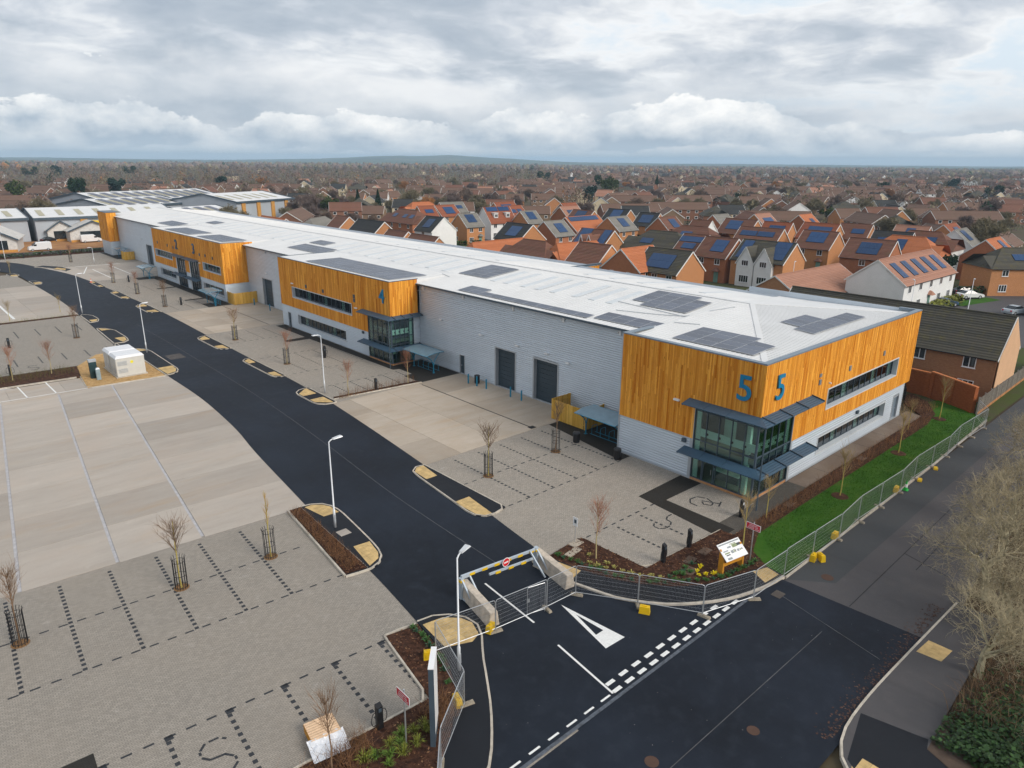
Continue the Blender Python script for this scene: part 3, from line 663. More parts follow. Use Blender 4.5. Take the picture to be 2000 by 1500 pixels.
# -- white markings at the give-way
TRI = MB(); z = .040
A_, B_, C_ = (24.5, 22.75), (24.95, 18.65), (23.55, 18.72)
def off(p, q, t): return (p[0] + (q[0] - p[0]) * t, p[1] + (q[1] - p[1]) * t)
ai, bi, ci = (24.47, 21.6), (24.55, 19.75), (23.98, 19.75)
for quad in ((A_, B_, bi, ai), (A_, ai, ci, C_), (B_, C_, ci, bi)): TRI.sheet(quad, z)
TRI.build('give_way_triangle', M_WHITE, ROAD)
def dash_marks(y, x0, x1, n, w, L, m=M_WHITE):
    for k in range(n):
        x = x0 + (x1 - x0) * k / (n - 1); c = MB(); c.box(x - L / 2, y - w / 2, .037, x + L / 2, y + w / 2, .0405)
        o = c.build('give_way_dash', m, ROAD); o.location.y = R.uniform(-.01, .01)
dash_marks(16.5, 21.75, 31.9, 12, .2, .55); dash_marks(17.0, 21.85, 30.6, 10, .2, .55)
dash_marks(16.48, 14.2, 20.9, 7, .1, .62)
stripe(ROAD, (21.95, 20.5), (21.4, 16.45), .11, .0385); stripe(ROAD, (22.7, 27.1), (22.3, 22.6), .11, .0385)
b = MB(); b.box(34.05, 15.0, .0365, 34.75, 15.55, .0405); b.build('manhole_cover', mat('iron_cover', (.10, .085, .075), .7, .3), ROAD)
for x, y, s in ((19.6, 12.9, .6), (38.2, 14.2, .7), (24.2, 11.0, .55)):
    b = MB(); b.lathe([(s / 2, 0), (s / 2, .006)], (x, y, .019), 14); b.build('manhole_cover', mat('rusty_cover', (.09, .05, .035), .8, .2), PUB if x < 36 else OLD)
b = MB(); b.box(24.8, 88.6, .037, 26.6, 91, .0385); b.build('road_repair', mat('scuff', (.08, .07, .065), .85, var=.5, scale=3, c='W'), ROAD)

# -- planting beds: mulch with loose bark chips
def bed(name, poly, z=.085, chips=0, edge=True, m=None, kz=.12):
    o = slab_top(name, poly, -.04, z, m or M_MULCH)
    if chips:
        xs = [p[0] for p in poly]; ys = [p[1] for p in poly]; c = MB(); n = 0
        pl = poly
        def inside(x, y):
            r = False
            for i in range(len(pl)):
                (x0, y0), (x1, y1) = pl[i], pl[i - 1]
                if (y0 > y) != (y1 > y) and x < (x1 - x0) * (y - y0) / (y1 - y0) + x0: r = not r
            return r
        while n < chips:
            x = R.uniform(min(xs), max(xs)); y = R.uniform(min(ys), max(ys)); n += 1
            if not inside(x, y): continue
            a = R.uniform(0, 6.28); l = R.uniform(.03, .10); w = l * R.uniform(.3, .6); t = R.uniform(0, .035); k, s_ = math.cos(a), math.sin(a); zz = z + R.uniform(.004, .04)
            c.cv = R.random() ** 2
            c.face([(x - k * l, y - s_ * l, zz), (x + s_ * w, y - k * w, zz + t * .5), (x + k * l, y + s_ * l, zz + t), (x - s_ * w, y + k * w, zz + t * .3)])
        t = MT.get('bark_chip') or NT('bark_chip')
        if isinstance(t, NT):
            f = t.attr(); t.fin(t.ramp(f, [(0, (.03, .014, .01)), (.4, (.085, .036, .022)), (.75, (.16, .075, .04)), (1, (.30, .17, .09))]), .9, 0, .15); MT['bark_chip'] = t.m
        struct(c.build('bark_chips', MT['bark_chip'], o), 'stuff')
    return o
BED_SW = bed('planting_bed', [(15.8, 26.82), (17.55, 26.5), (17.4, 24.99), (17.05, 23.24), (16.36, 21.82), (15.55, 20.59), (14.25, 19.38), (12.98, 18.4), (9, 17.45), (-40, 17.85), (-40, 23.3), (8.88, 22.1), (14.93, 21.75)], .085, 26000)
kerb([(17.55, 26.62), (15.95, 26.98), (15.75, 26.87), (14.9, 21.8), (8.88, 22.18), (-12, 23.1)], BED_SW)
BED_E = bed('corner_bed', [(27.4, 26.7), (30.4, 26.95), (30.72, 26.72), (30.94, 21.86), (33.0, 21.78), (38.3, 21.45), (38.4, 20.5), (48, 20.62), (60, 20.65), (72.4, 20.7), (74.5, 22.5), (76.2, 24.5), (79.2, 24), (77.4, 21.8), (74.0, 20.0), (70, 19.45), (60, 19.5), (45, 19.55), (39.7, 19.5), (37.5, 18.6), (36.55, 17.2), (35.5, 17.5), (33.44, 17.85), (31.93, 18.55), (30.44, 19.7), (29.27, 21.1), (28.52, 22.35), (27.87, 24.25)], .085, 42000)
kerb([(30.72, 26.8), (30.92, 21.9), (33.0, 21.82), (38.4, 21.5)], BED_E, w=.06, z1=.1)
BED_I = bed('island_bed', [(18.2, 42.6), (18.95, 42.55), (18.4, 32.95), (17.15, 33.15)], .15, 7000)
kerb([(18.98, 42.6), (18.45, 32.9)], BED_I, w=.05, z1=.165); kerb([(18.1, 42.75), (17.02, 33.05)], BED_I, w=.16, z1=.16)
BED_4 = bed('hedge_bed', [(32.45, 62.35), (42.3, 61.35), (42.2, 62.05), (32.6, 62.95)], .085, 1500)
kerb([(32.3, 62.35), (42.4, 61.3)], BED_4)
BED_C = bed('charging_bed', [(-40, 90.6), (7.6, 88.45), (15.0, 87.85), (15.6, 92.75), (8.3, 93.3), (-40, 95)], .085, 5000)
kerb([(-10, 89.2), (7.6, 88.35), (14.6, 87.8)], BED_C)
BED_D = bed('grass_strip_bed', [(-40, 124.5), (22.4, 124.35), (22.4, 125.1), (-40, 125.4)], .085, 800)
BED_N = bed('north_bed', [(-20, 207.2), (20, 206.6), (47, 208.0), (47.5, 211), (-20, 210.5)], .06, 0)
GRAVEL = bed('gravel_plot', [(14.6, 82.75), (22.2, 82.1), (22.2, 91), (21.5, 97), (18.6, 97), (15.7, 92.7), (15.05, 87.85)], .06, 0, m=M_GRAVEL)
kerb([(14.95, 87.8), (14.55, 82.7), (22.2, 82.05)], GRAVEL, w=.1, z1=.1)
b = MB()
for _ in range(6000):
    x = R.uniform(14.7, 22.1); y = R.uniform(82.8, 92.6); s_ = R.uniform(.02, .06); a = R.uniform(0, 6.28); b.cv = R.random()
    b.face([(x + s_ * math.cos(a), y + s_ * math.sin(a), .064), (x + s_ * math.cos(a + 2.1), y + s_ * math.sin(a + 2.1), .064 + s_ * .6), (x + s_ * math.cos(a + 4.2), y + s_ * math.sin(a + 4.2), .066)])
struct(b.build('gravel_stones', mat('gravel_stone', (.46, .29, .12), .9, var=.3, bv=.5), GRAVEL), 'stuff')
LAWN = slab_top('lawn', [(36.4, 16.0), (36.55, 17.2), (37.5, 18.6), (39.7, 19.5), (45, 19.55), (60, 19.5), (70, 19.45), (74, 20), (77.4, 21.8), (78.8, 21.3), (77.2, 17.8), (76, 16.3), (60, 15.95)], -.04, .09, M_GRASS)
# short grass blades on the lawn
b = MB(); n = 0
while n < 26000:
    x = R.uniform(36.6, 77); y = R.uniform(16.05, 19.5); n += 1
    if x < 40 and y > 16 + (x - 36.2) * .9: continue
    h = R.uniform(.03, .075); a = R.uniform(0, 6.28); w = R.uniform(.012, .03); b.cv = R.random()
    b.face([(x + w * math.cos(a), y + w * math.sin(a), .088), (x - w * math.cos(a), y - w * math.sin(a), .088), (x + R.uniform(-.04, .04), y + R.uniform(-.04, .04), .088 + h)])
struct(tag(b.build('lawn_grass', mat('grass_blade', (.042, .118, .010), .8, var=.4, scale=.5, c='W', bv=.4, spec=.2)), 'short mown green grass of the strip beside the timber building', 'grass'), 'stuff')
# verge south of the road and rough ground
VERGE = sheet('verge', [(27.4, -30), (150, -30), (150, 12), (75, 11.6), (41.1, 8.3), (41.1, 6.15), (35, 5.95), (28.6, 5.65), (27.3, 3)], -.02, m_ground('leaf_litter', [(.02, .022, .008), (.05, .035, .02), (.075, .05, .032), (.04, .05, .012)], .5))
patch(FS, 'stepping_ground', [(27.5, 3), (31, 3), (31, 5.7), (28.6, 5.6)], mat('bare_soil', (.085, .058, .042), .95, var=.3, scale=2, c='W'), .106)
# stone pads in the corner bed
for x, y, a, w, d in ((29.85, 26.6, .1, .9, .6), (28.95, 26.0, .15, 1.25, .5)):
    b = MB(); b.box(-w / 2, -d / 2, -.02, w / 2, d / 2, .03); o = b.build('stepping_slab', mat('pale_slab', (.40, .34, .27), .8), BED_E); o.location = (x, y, .09); o.rotation_euler = (0, 0, a)
for x, y in ((33.6, 20.6), (35.2, 20.6), (32.6, 19.9), (45.2, 20.2), (57.5, 20.2)):
    b = MB(); b.box(-.45, -.28, -.02, .45, .28, .02); o = b.build('inspection_cover', mat('brown_slab', (.13, .085, .06), .9, var=.3), BED_E); o.location = (x, y, .1); o.rotation_euler = (0, 0, R.uniform(-.2, .2))
# estate streets to the east, north road
sheet('estate_ground', [(76, 16), (215, 16), (215, 215), (76, 215)], -.06, m_ground('garden_ground', [(.05, .07, .02), (.07, .065, .035), (.06, .085, .02), (.05, .05, .04)], .06))
STREET = MB()
for q in ([(112, 20), (160, 20), (160, 36), (150, 40), (112, 40)], [(138, 36), (146, 36), (146, 60), (138, 60)], [(112, 57), (146, 57), (146, 64), (112, 64)], [(138, 60), (150, 60), (150, 200), (140, 200)], [(108, 62), (116, 62), (114, 200), (106, 200)], [(100, 120), (150, 120), (150, 127), (100, 127)]): STREET.sheet(q, -.03)
struct(STREET.build('estate_street', M_OLD))
sheet('north_road', [(-60, 211), (60, 212), (62, 219), (-60, 218.5)], .01, M_OLD)
sheet('forecourt', [(-60, 219), (60, 219.6), (75, 228), (75, 246), (-60, 250)], .005, m_ground('brick_forecourt', [(.20, .10, .05), (.30, .15, .07), (.42, .22, .09), (.26, .16, .10)], .15))

# ================================================================ THE LONG UNIT BUILDING
BLD = thing('unit_building', 'long white-roofed business unit building with orange timber fronts and silver ribbed cladding', 'building', (60, 22.3, 0))
BINV = Matrix.Translation((-60, -22.3, 0))
def bpart(mb, name, m, parent=None, smooth=False, inv=BINV, root=None):
    p = parent or root or BLD
    o = mb.build(name, m, p, smooth)
    if p is BLD: o.matrix_parent_inverse = inv
    return o
def PF(axis, const, out):
    return (lambda u, d, z: (const + out * d, u, z)) if axis == 'x' else (lambda u, d, z: (u, const + out * d, z))
def intervals(a, b_, cuts):
    segs = [(a, b_)]
    for c0, c1 in cuts:
        n = []
        for s0, s1 in segs:
            if c1 <= s0 or c0 >= s1: n.append((s0, s1)); continue
            if c0 > s0: n.append((s0, c0))
            if c1 < s1: n.append((c1, s1))
        segs = n
    return [s for s in segs if s[1] - s[0] > .01]
def ribs(mb, axis, const, out, u0, u1, z0, z1, openings=(), pitch=.21, depth=.034):
    P = PF(axis, const, out); n = max(1, round((z1 - z0) / pitch)); p = (z1 - z0) / n; flip = (axis == 'x') == (out > 0)
    prof = [(0, 0), (.16, 0), (.50, depth), (.66, depth), (1, 0)]
    for i in range(n):
        za = z0 + i * p; zm = za + p / 2; mb.cv = R.random()
        for a, b_ in intervals(u0, u1, [(o[0], o[1]) for o in openings if o[2] < zm < o[3]]):
            for (t0, d0), (t1, d1) in zip(prof, prof[1:]):
                q = [P(a, d0, za + t0 * p), P(b_, d0, za + t0 * p), P(b_, d1, za + t1 * p), P(a, d1, za + t1 * p)]
                mb.face(q if flip else q[::-1])
def boards(mb, axis, const, out, u0, u1, z0, z1, openings=(), w=.125, t=.022, gap=.012, split=3.6):
    P = PF(axis, const, out); n = round((u1 - u0) / w); w = (u1 - u0) / n
    for i in range(n):
        a = u0 + i * w; um = a + w / 2
        for za, zb in intervals(z0, z1, [(o[2], o[3]) for o in openings if o[0] < um < o[1]]):
            zs = [za]; z = za + R.uniform(1.2, split)
            while z < zb - .6: zs.append(z); z += R.uniform(2.2, split + .6)
            zs.append(zb)
            for s, e in zip(zs, zs[1:]):
                mb.cv = min(1, max(0, R.gauss(.5, .23))); d = t + R.uniform(-.004, .007)
                g = gap / 2; lo = s + .002; hi = e - .002
                q = [P(a + g, 0, lo), P(a + w - g, 0, lo), P(a + w - g, d, lo), P(a + g, d, lo)]
                mb.hexa(q + [(x, y, hi) for x, y, _ in q])
            mb.cv = 0; mb.face([P(a, .001, za), P(a + w, .001, za), P(a + w, .001, zb), P(a, .001, zb)], 1)
def wbox(mb, axis, const, out, u0, u1, d0, d1, z0, z1, mi=0):
    P = PF(axis, const, out); a = P(u0, d0, z0); c = P(u1, d1, z1); mb.box(*a, *c, mi)
M_DARKGAP = mat('board_gap', (.05, .02, .008), .9)
def strip_window(axis, const, out, u0, u1, z0, z1, n, blinds=(), depth=.46, face=.05, root=None, rp=None):
    """recessed ribbon window: pale reveal, dark frame, a glass pane per bay, some mint blinds"""
    root = root or BLD
    mb = MB(); f = .1; d = -depth
    for q in ((u0 - f, u1 + f, z0 - f, z0), (u0 - f, u1 + f, z1, z1 + f), (u0 - f, u0, z0, z1), (u1, u1 + f, z0, z1)): wbox(mb, axis, const, out, q[0], q[1], d, face, q[2], q[3])
    w = bpart(mb, 'window', mat('reveal_grey', (.60, .63, .66), .45, .05, var=.04), root=root, inv=rp or BINV)
    mb = MB(); s = (u1 - u0) / n
    for i in range(n + 1): wbox(mb, axis, const, out, u0 + i * s - .03 + (.03 if i == 0 else 0) - (.03 if i == n else 0), u0 + i * s + .03 + (.03 if i == 0 else 0) - (.03 if i == n else 0), d, d + .08, z0, z1)
    for i in range(n):
        for za, zb in ((z0, z0 + .06), (z1 - .06, z1)): wbox(mb, axis, const, out, u0 + i * s + .03, u0 + (i + 1) * s - .03, d + .005, d + .075, za, zb)
    bpart(mb, 'frame', M_SLATE, w)
    for i in range(n):
        mb = MB(); wbox(mb, axis, const, out, u0 + i * s + .031, u0 + (i + 1) * s - .031, d + .03, d + .04, z0 + .061, z1 - .061); bpart(mb, 'pane', M_GLASSD if i not in blinds else M_GLASS, w)
    mb = MB(); wbox(mb, axis, const, out, u0, u1, d - 1.6, d - 1.55, z0 - .4, z1 + .2, 0)
    wbox(mb, axis, const, out, u0, u1, d - 1.55, d - .05, z0 - .45, z0 - .40, 1); wbox(mb, axis, const, out, u0, u1, d - 1.55, d - .02, z1 + .2, z1 + .25, 1)
    bpart(mb, 'room', [M_INNER, M_INFL], w)
    for i in blinds:
        mb = MB(); wbox(mb, axis, const, out, u0 + i * s + .05, u0 + (i + 1) * s - .05, d - .12, d - .1, z0, z1); bpart(mb, 'blind', M_MINT, w)
    return w
X5, XM, Y5, XE = 43.65, 47.81, 22.29, 72.1
T5, T4, EAVE = 10.31, 10.0, 9.5
# ---- unit 5 timber and cladding
op5W = [(Y5, 27.5, 0, 6.45)]
op5S = [(X5, 48.75, 0, 6.45), (53.95, 68.3, 4.62, 6.4), (53.4, 67.0, .9, 2.4), (68.85, 70.25, 0, 2.38)]
b = MB(); boards(b, 'x', X5, -1, Y5, 34.65, 3.32, T5 - .08, op5W); bpart(b, 'timber_cladding', [M_TIMW, M_DARKGAP])
b = MB(); boards(b, 'y', Y5, -1, X5, XE, 3.32, T5 - .08, op5S); bpart(b, 'timber_cladding', [M_TIMW, M_DARKGAP])
b = MB(); ribs(b, 'x', X5 + .06, -1, Y5, 34.65, .12, 3.32, [(Y5, 27.75, 0, 6)]); bpart(b, 'ribbed_cladding', M_CLAD)
b = MB(); ribs(b, 'y', Y5 + .06, -1, X5, XE - .9, .12, 3.32, [(X5, 48.95, 0, 6)] + op5S[2:]); bpart(b, 'ribbed_cladding', M_CLAD)
b = MB()      # corner trims, plinth, soffit of the overhanging timber
b.box(X5 - .01, 34.6, .1, X5 + .1, 34.72, T5 - .1); b.box(X5, 34.66, 0, 47.9, 34.74, T5 - .1); b.box(XE - .92, Y5 + .02, 0, XE - .85, Y5 + .14, 3.32)
b.box(X5 - .02, 27.5, 0, X5 + .35, 27.75, 6.4); b.box(48.72, Y5 - .02, 0, 48.98, Y5 + .35, 6.4)
b.box(X5 + .02, 27.76, 0, X5 + .3, 34.6, .12); b.box(48.99, Y5 + .02, 0, XE - .93, Y5 + .3, .12)
bpart(b, 'trim', M_GREY)
b = MB(); b.box(X5 + .05, Y5 + .05, 3.26, XE, Y5 + .9, 3.315); b.box(X5 + .05, 27.76, 3.26, X5 + .6, 34.6, 3.315); b.box(XE - .95, Y5 + .1, 0, XE - .1, Y5 + .9, .001); bpart(b, 'soffit', M_SLATE)
b = MB(); b.box(XE - .9, Y5 + .3, 0, XE - .8, 34, 3.3); b.box(XE - .04, Y5, 3.3, XE, 40, 10.2); bpart(b, 'end_wall', M_CLAD)
# ---- main wall
doorsM = [(52.0, 55.05, 0, 4.4), (45.85, 49.15, 0, 4.45), (60.4, 61.35, 0, 2.3), (110.4, 113.95, 0, 4.6), (173.0, 176.8, 0, 4.6)]
for y0, y1 in ((34.7, 69.0), (98.15, 119.75), (156.55, 199.0)):
    b = MB(); ribs(b, 'x', XM, -1, y0, y1, .1, EAVE - .1, doorsM); bpart(b, 'ribbed_cladding', M_CLAD)
    b = MB(); b.box(XM, y0, 0, XM + .2, y1, .1); bpart(b, 'wall_base', M_GREY)
def roller(y0, y1, z1):
    mb = MB(); wbox(mb, 'x', XM, -1, y0 - .16, y0, -.45, .06, 0, z1 + .16); wbox(mb, 'x', XM, -1, y1, y1 + .16, -.45, .06, 0, z1 + .16); wbox(mb, 'x', XM, -1, y0, y1, -.45, .06, z1, z1 + .16)
    d = bpart(mb, 'roller_door', M_GREY)
    n = round(z1 / .5)
    for i in range(n):
        mb = MB(); wbox(mb, 'x', XM, -1, y0, y1, -.42, -.36, i * z1 / n + .008, (i + 1) * z1 / n - .006); bpart(mb, 'door_panel', M_DOORM, d)
    mb = MB(); wbox(mb, 'x', XM, -1, y0, y1, -.48, -.43, 0, z1); bpart(mb, 'door_seal', M_BLACK, d)
roller(52.0, 55.05, 4.3); roller(45.85, 49.15, 4.35); roller(110.4, 113.95, 4.5); roller(173.0, 176.8, 4.5)
def single_door(axis, const, out, u0, u1, z1, m=M_DOORM):
    mb = MB(); wbox(mb, axis, const, out, u0, u0 + .08, -.2, .06, 0, z1); wbox(mb, axis, const, out, u1 - .08, u1, -.2, .06, 0, z1); wbox(mb, axis, const, out, u0 + .08, u1 - .08, -.2, .06, z1 - .08, z1)
    d = bpart(mb, 'door', M_GREY); mb = MB(); wbox(mb, axis, const, out, u0 + .08, u1 - .08, -.17, -.12, .03, z1 - .08); bpart(mb, 'door_leaf', m, d)
    mb = MB(); wbox(mb, axis, const, out, u1 - .25, u1 - .15, -.12, -.06, .95, 1.05); bpart(mb, 'handle', M_STEEL, d)
single_door('x', XM, -1, 60.4, 61.35, 2.3); single_door('y', Y5 + .06, -1, 68.85, 70.25, 2.38, M_SLATE2)
# ---- windows of unit 5
strip_window('y', Y5, -1, 54.0, 68.2, 4.7, 6.3, 12, (3, 8, 11)); strip_window('y', Y5 + .06, -1, 53.5, 66.9, .98, 2.32, 12, (3, 7, 11))
# ---- unit 4
YA, YB = 68.97, 98.1
op4 = [(YA, 74.05, 0, 5.85), (77.75, 94.25, 4.62, 6.2), (79.6, 93.25, .85, 2.35), (95.35, 96.3, 0, 2.25)]
b = MB(); boards(b, 'x', X5, -1, YA, YB, 3.2, T4 - .06, op4, w=.15); bpart(b, 'timber_cladding', [M_TIMW, M_DARKGAP])
b = MB(); boards(b, 'y', YA, -1, X5, 47.5, 5.85, T4 - .06, w=.15); bpart(b, 'timber_cladding', [M_TIMW, M_DARKGAP])
b = MB(); ribs(b, 'x', X5 + .06, -1, YA, YB, .1, 3.2, [(YA, 74.2, 0, 6)] + op4[2:]); bpart(b, 'ribbed_cladding', M_CLAD)
b = MB(); ribs(b, 'y', YA + .06, -1, 46.85, 47.8, .1, 5.85); bpart(b, 'ribbed_cladding', M_CLAD)
strip_window('x', X5, -1, 77.85, 94.15, 4.7, 6.1, 14, (10, 6, 2)); strip_window('x', X5 + .06, -1, 79.7, 93.15, .92, 2.28, 12, (10, 3)); single_door('x', X5 + .06, -1, 95.35, 96.3, 2.25)
# ---- units 2 and 3
YC, YD = 119.75, 156.5
op23 = [(131.3, 135.9, 0, 5.75), (138.5, 143.0, 0, 5.75), (145.3, 155.7, 4.5, 5.95), (120.9, 129.2, 4.5, 5.95), (144.6, 154.1, .8, 2.25), (120.5, 130.2, .8, 2.3)]
b = MB(); boards(b, 'x', X5, -1, YC, YD, 3.15, T4 - .12, op23, w=.18); bpart(b, 'timber_cladding', [M_TIMW, M_DARKGAP])
b = MB(); boards(b, 'y', YC, -1, X5, 49.0, 3.15, T4 - .12, w=.18); bpart(b, 'timber_cladding', [M_TIMW, M_DARKGAP])
b = MB(); ribs(b, 'x', X5 + .06, -1, YC, YD, .1, 3.15, op23); bpart(b, 'ribbed_cladding', M_CLAD)
b = MB(); ribs(b, 'y', YC + .06, -1, X5 + .06, 48.9, .1, 3.15); bpart(b, 'ribbed_cladding', M_CLAD)
strip_window('x', X5, -1, 145.4, 155.6, 4.6, 5.85, 10, (2, 4, 6, 8)); strip_window('x', X5, -1, 121.0, 129.1, 4.6, 5.85, 6, (5, 2)); strip_window('x', X5 + .06, -1, 144.7, 154.0, .9, 2.2, 9, (1, 4)); strip_window('x', X5 + .06, -1, 120.6, 130.1, .9, 2.25, 8, (6, 4))
# ---- unit 1 at the far end, north wall, back wall
b = MB(); boards(b, 'x', 45.6, -1, 199.0, 207.0, 3.4, 10.4, w=.3); boards(b, 'y', 199.0, -1, 45.6, 47.8, 3.4, 10.4, w=.3); bpart(b, 'timber_cladding', [M_TIMW, M_DARKGAP])
b = MB(); b.box(45.7, 199.1, 0, 47.9, 207, 3.4); b.box(47.9, 206.9, 0, 75.4, 207, 9.4); b.box(72.0, 34.8, 0, 72.1, 65, 9.4); b.box(75.3, 65.1, 0, 75.4, 206.9, 9.4); b.box(72.1, 65, 0, 75.4, 65.1, 5); b.box(X5 + .1, YB, 0, 48, YB + .08, T4 - .1); b.box(X5 + .1, YD, 0, 48, YD + .08, T4 - .15)
bpart(b, 'back_wall', M_CLAD)
b = MB(); boards(b, 'y', 64.98, -1, 72.1, 75.5, 5, 9.5, w=.2); bpart(b, 'timber_cladding', [M_TIMW, M_DARKGAP])
# ---- roof
XR, ZR = 60.3, 10.75
def zr(x, y):
    zm = ZR - abs(x - XR) * .0995
    if y < 34.7 and x <= XR: zm = min(T5 - .36 + (x - X5) * .048, T5 - .36 + (y - Y5) * .0748)
    elif y < 33 and x > XR: zm = min(zm + .3, T5 - .36 + (y - Y5) * .0748)
    for p, q in ((YA, YB), (YC, YD)):
        if p <= y <= q: zm = max(zm, T4 - .04)
    return zm
z5 = T5 - .36
b = MB(); b.face([(47.3, 34.7, zr(47.3, 50)), (XR, 34.7, ZR), (XR, 207, ZR), (47.3, 207, zr(47.3, 50))][::1]); RF = bpart(b, 'front_roof_slope', M_ROOFW)
b = MB(); b.face([(XR, 33, ZR), (72.2, 33, 9.6), (72.2, 65, 9.57), (75.6, 65, 9.23), (75.6, 207, 9.23), (XR, 207, ZR)]); bpart(b, 'rear_roof_slope', M_ROOFW)
b = MB(); b.face([(X5, Y5, z5), (XE, Y5, z5), (XR, 33, ZR)]); b.face([(XE, Y5, z5), (72.2, 33, 9.6), (XR, 33, ZR)]); bpart(b, 'hipped_roof_end', M_ROOFW)
b = MB(); b.face([(X5, Y5, z5), (XR, 33, ZR), (XR, 34.7, ZR), (X5, 34.7, z5)]); bpart(b, 'entrance_roof', M_ROOFW)
for p, q in ((YA, YB), (YC, YD)):
    b = MB(); b.hexa(((X5, p, 9.3), (52.9, p, 9.3), (52.9, q, 9.3), (X5, q, 9.3), (X5, p, T4 - .04), (53.0, p, T4 - .03), (53.0, q, T4 - .03), (X5, q, T4 - .04))); bpart(b, 'wedge_roof', M_ROOFW)
b = MB()        # standing seams
def seam(a, c): b.bar(a, c, .04, .035)
y = 34.9
while y < 207:
    x0 = 47.3; 
    for p, q in ((YA, YB), (YC, YD)):
        if p <= y <= q: x0 = 53.2
    b.cv = R.random(); seam((x0, y, zr(x0, 50) + .012), (XR, y, ZR + .012)); xe = 72.2 if y < 65 else 75.5
    seam((XR, y, ZR + .012), (xe, y, ZR - (xe - XR) * .0995 + .012))
    if x0 > 50: seam((X5 + .2, y, T4 - .03), (52.9, y, T4 - .025))
    y += .5 if y < 70 else 1.0
y = Y5 + .4
while y < 34.6:
    t = min(1, (y - Y5) / (33 - Y5)); seam((X5 + .1, y, z5 + .012), (X5 + (XR - X5) * t, y, z5 + (ZR - z5) * t + .012)); y += .4
x = X5 + .4
while x < XE - .2:
    t = (x - X5) / (XR - X5) if x < XR else (XE - x) / (XE - XR); seam((x, Y5 + .1, z5 + .015), (x, Y5 + (33 - Y5) * t, z5 + (ZR - z5) * t + .015)); x += .4
struct(bpart(b, 'standing_seams', M_ROOFW), 'stuff')
b = MB(); b.bar((XR, 33, ZR + .02), (XR, 207, ZR + .02), .5, .05); b.bar((X5 + .3, Y5 + .2, z5 + .03), (XR, 33, ZR + .02), .45, .05); b.bar((XE - .3, Y5 + .2, z5 + .03), (XR, 33, ZR + .02), .45, .05); bpart(b, 'ridge_cap', M_ROOFW)
b = MB()      # cappings and gutters
b.box(X5 - .05, Y5 - .05, T5 - .1, X5 + .4, 34.75, T5); b.box(X5 + .4, Y5 - .05, T5 - .1, XE + .05, Y5 + .4, T5); b.box(X5 + .4, 34.35, T5 - .12, 47.2, 34.75, T5 - .01); b.box(XE - .3, Y5 + .4, T5 - .25, XE + .05, 24.2, T5 - .01)
bpart(b, 'parapet_capping', M_SLATE2)
b = MB()
for p, q in ((YA, YB), (YC, YD)):
    b.box(X5 - .05, p - .05, T4 - .07, X5 + .16, q + .05, T4); b.box(X5 + .16, p - .05, T4 - .07, 47.6, p + .1, T4); b.box(X5 + .16, q - .1, T4 - .09, 52.8, q + .06, T4 + .02)
bpart(b, 'parapet_capping', M_SLATE)
b = MB()
for y0, y1 in ((34.8, 68.85), (98.25, 119.65), (156.65, 198.95)): b.box(XM - .55, y0, EAVE - .22, XM - .02, y1, EAVE - .035)
b.box(72.2, 34, 9.3, 72.6, 65, 9.55); b.box(75.6, 65, 9.0, 76.0, 207, 9.22); b.box(67.2, 64.7, 9.6, 75.7, 65.0, 9.85); b.box(45.5, 198.9, 10.4, 49, 207, 10.5)
bpart(b, 'gutter', M_SLATE)
for y in (38.3, 45.2, 52.3, 60.5, 68, 105, 112, 165, 172, 186):
    b = MB(); b.box(XM - .14, y - .12, 8.75, XM - .02, y + .12, 9.25); b.box(XM - .2, y + .15, 8.9, XM - .02, y + .25, 9.0); bpart(b, 'rainwater_outlet', M_WHITEP)
# rooflights
b0 = MB(); b0.box(-2.7, -.42, 0, 2.7, .42, .05); RL = b0.mesh('rooflight', M_LIGHTROOF)
tilt = math.atan(.0995)
rl = [(55.7, y) for y in (44.2, 46.5, 48.8, 52.0, 54.3, 56.6, 59.4, 61.7)] + [(56.0, y) for y in (71.5, 75, 78.5, 83, 86.5, 90, 94.5, 98, 101.5, 113, 117, 121, 127, 131, 135, 142, 146, 150, 158, 164, 170, 178, 186)] + [(65.4, y) for y in (40, 44, 48, 52, 56, 72, 78, 84, 90, 96, 102)]
for x, y in rl:
    o = obj('rooflight', RL, BLD); o.matrix_parent_inverse = BINV; o.location = (x, y, zr(x, 50) + .005); o.rotation_euler = (0, -tilt if x < XR else tilt, 0)
# solar panels: one object each
b0 = MB(); b0.box(-.52, -.86, .06, .52, .86, .10); b0.box(-.5, -.84, .1, .5, .84, .104, 1); PVM = b0.mesh('solar_panel', [M_PVW, M_PV])
def pv(x, y, ix, iy):
    o = obj('solar_panel', PVM, BLD); o.matrix_parent_inverse = BINV; o.location = (x, y, zr(x, y) + .01)
    s = (zr(x + .3, y) - zr(x - .3, y)) / .6; s2 = (zr(x, y + .3) - zr(x, y - .3)) / .6; o.rotation_euler = (math.atan(s2), -math.atan(s), 0)
def pvgrid(x0, y0, nx, ny, skip=(), px_=1.06, py_=1.75):
    for i in range(nx):
        for j in range(ny):
            if (i, j) not in skip: pv(x0 + .53 + i * px_, y0 + .87 + j * py_, i, j)
pvgrid(45.7, 24.45, 4, 4, ((3, 0),)); pvgrid(48.3, 34.95, 2, 4); pvgrid(47.9, 42.4, 1, 11); pvgrid(48.96, 58.2, 1, 2)
pvgrid(54.1, 36.0, 5, 4, ((0, 3), (4, 0))); pvgrid(53.4, 63.2, 5, 3)
for i, x in enumerate((55.2, 56.3, 57.4, 58.5, 59.6, 60.7, 61.8)): pv(x + .5, 25.4, 0, 0)
for i, x in enumerate((56.3, 57.4, 58.5, 59.6, 62.9, 64.0)): pv(x + .5, 27.15 if i < 4 else 25.4, 0, 0)
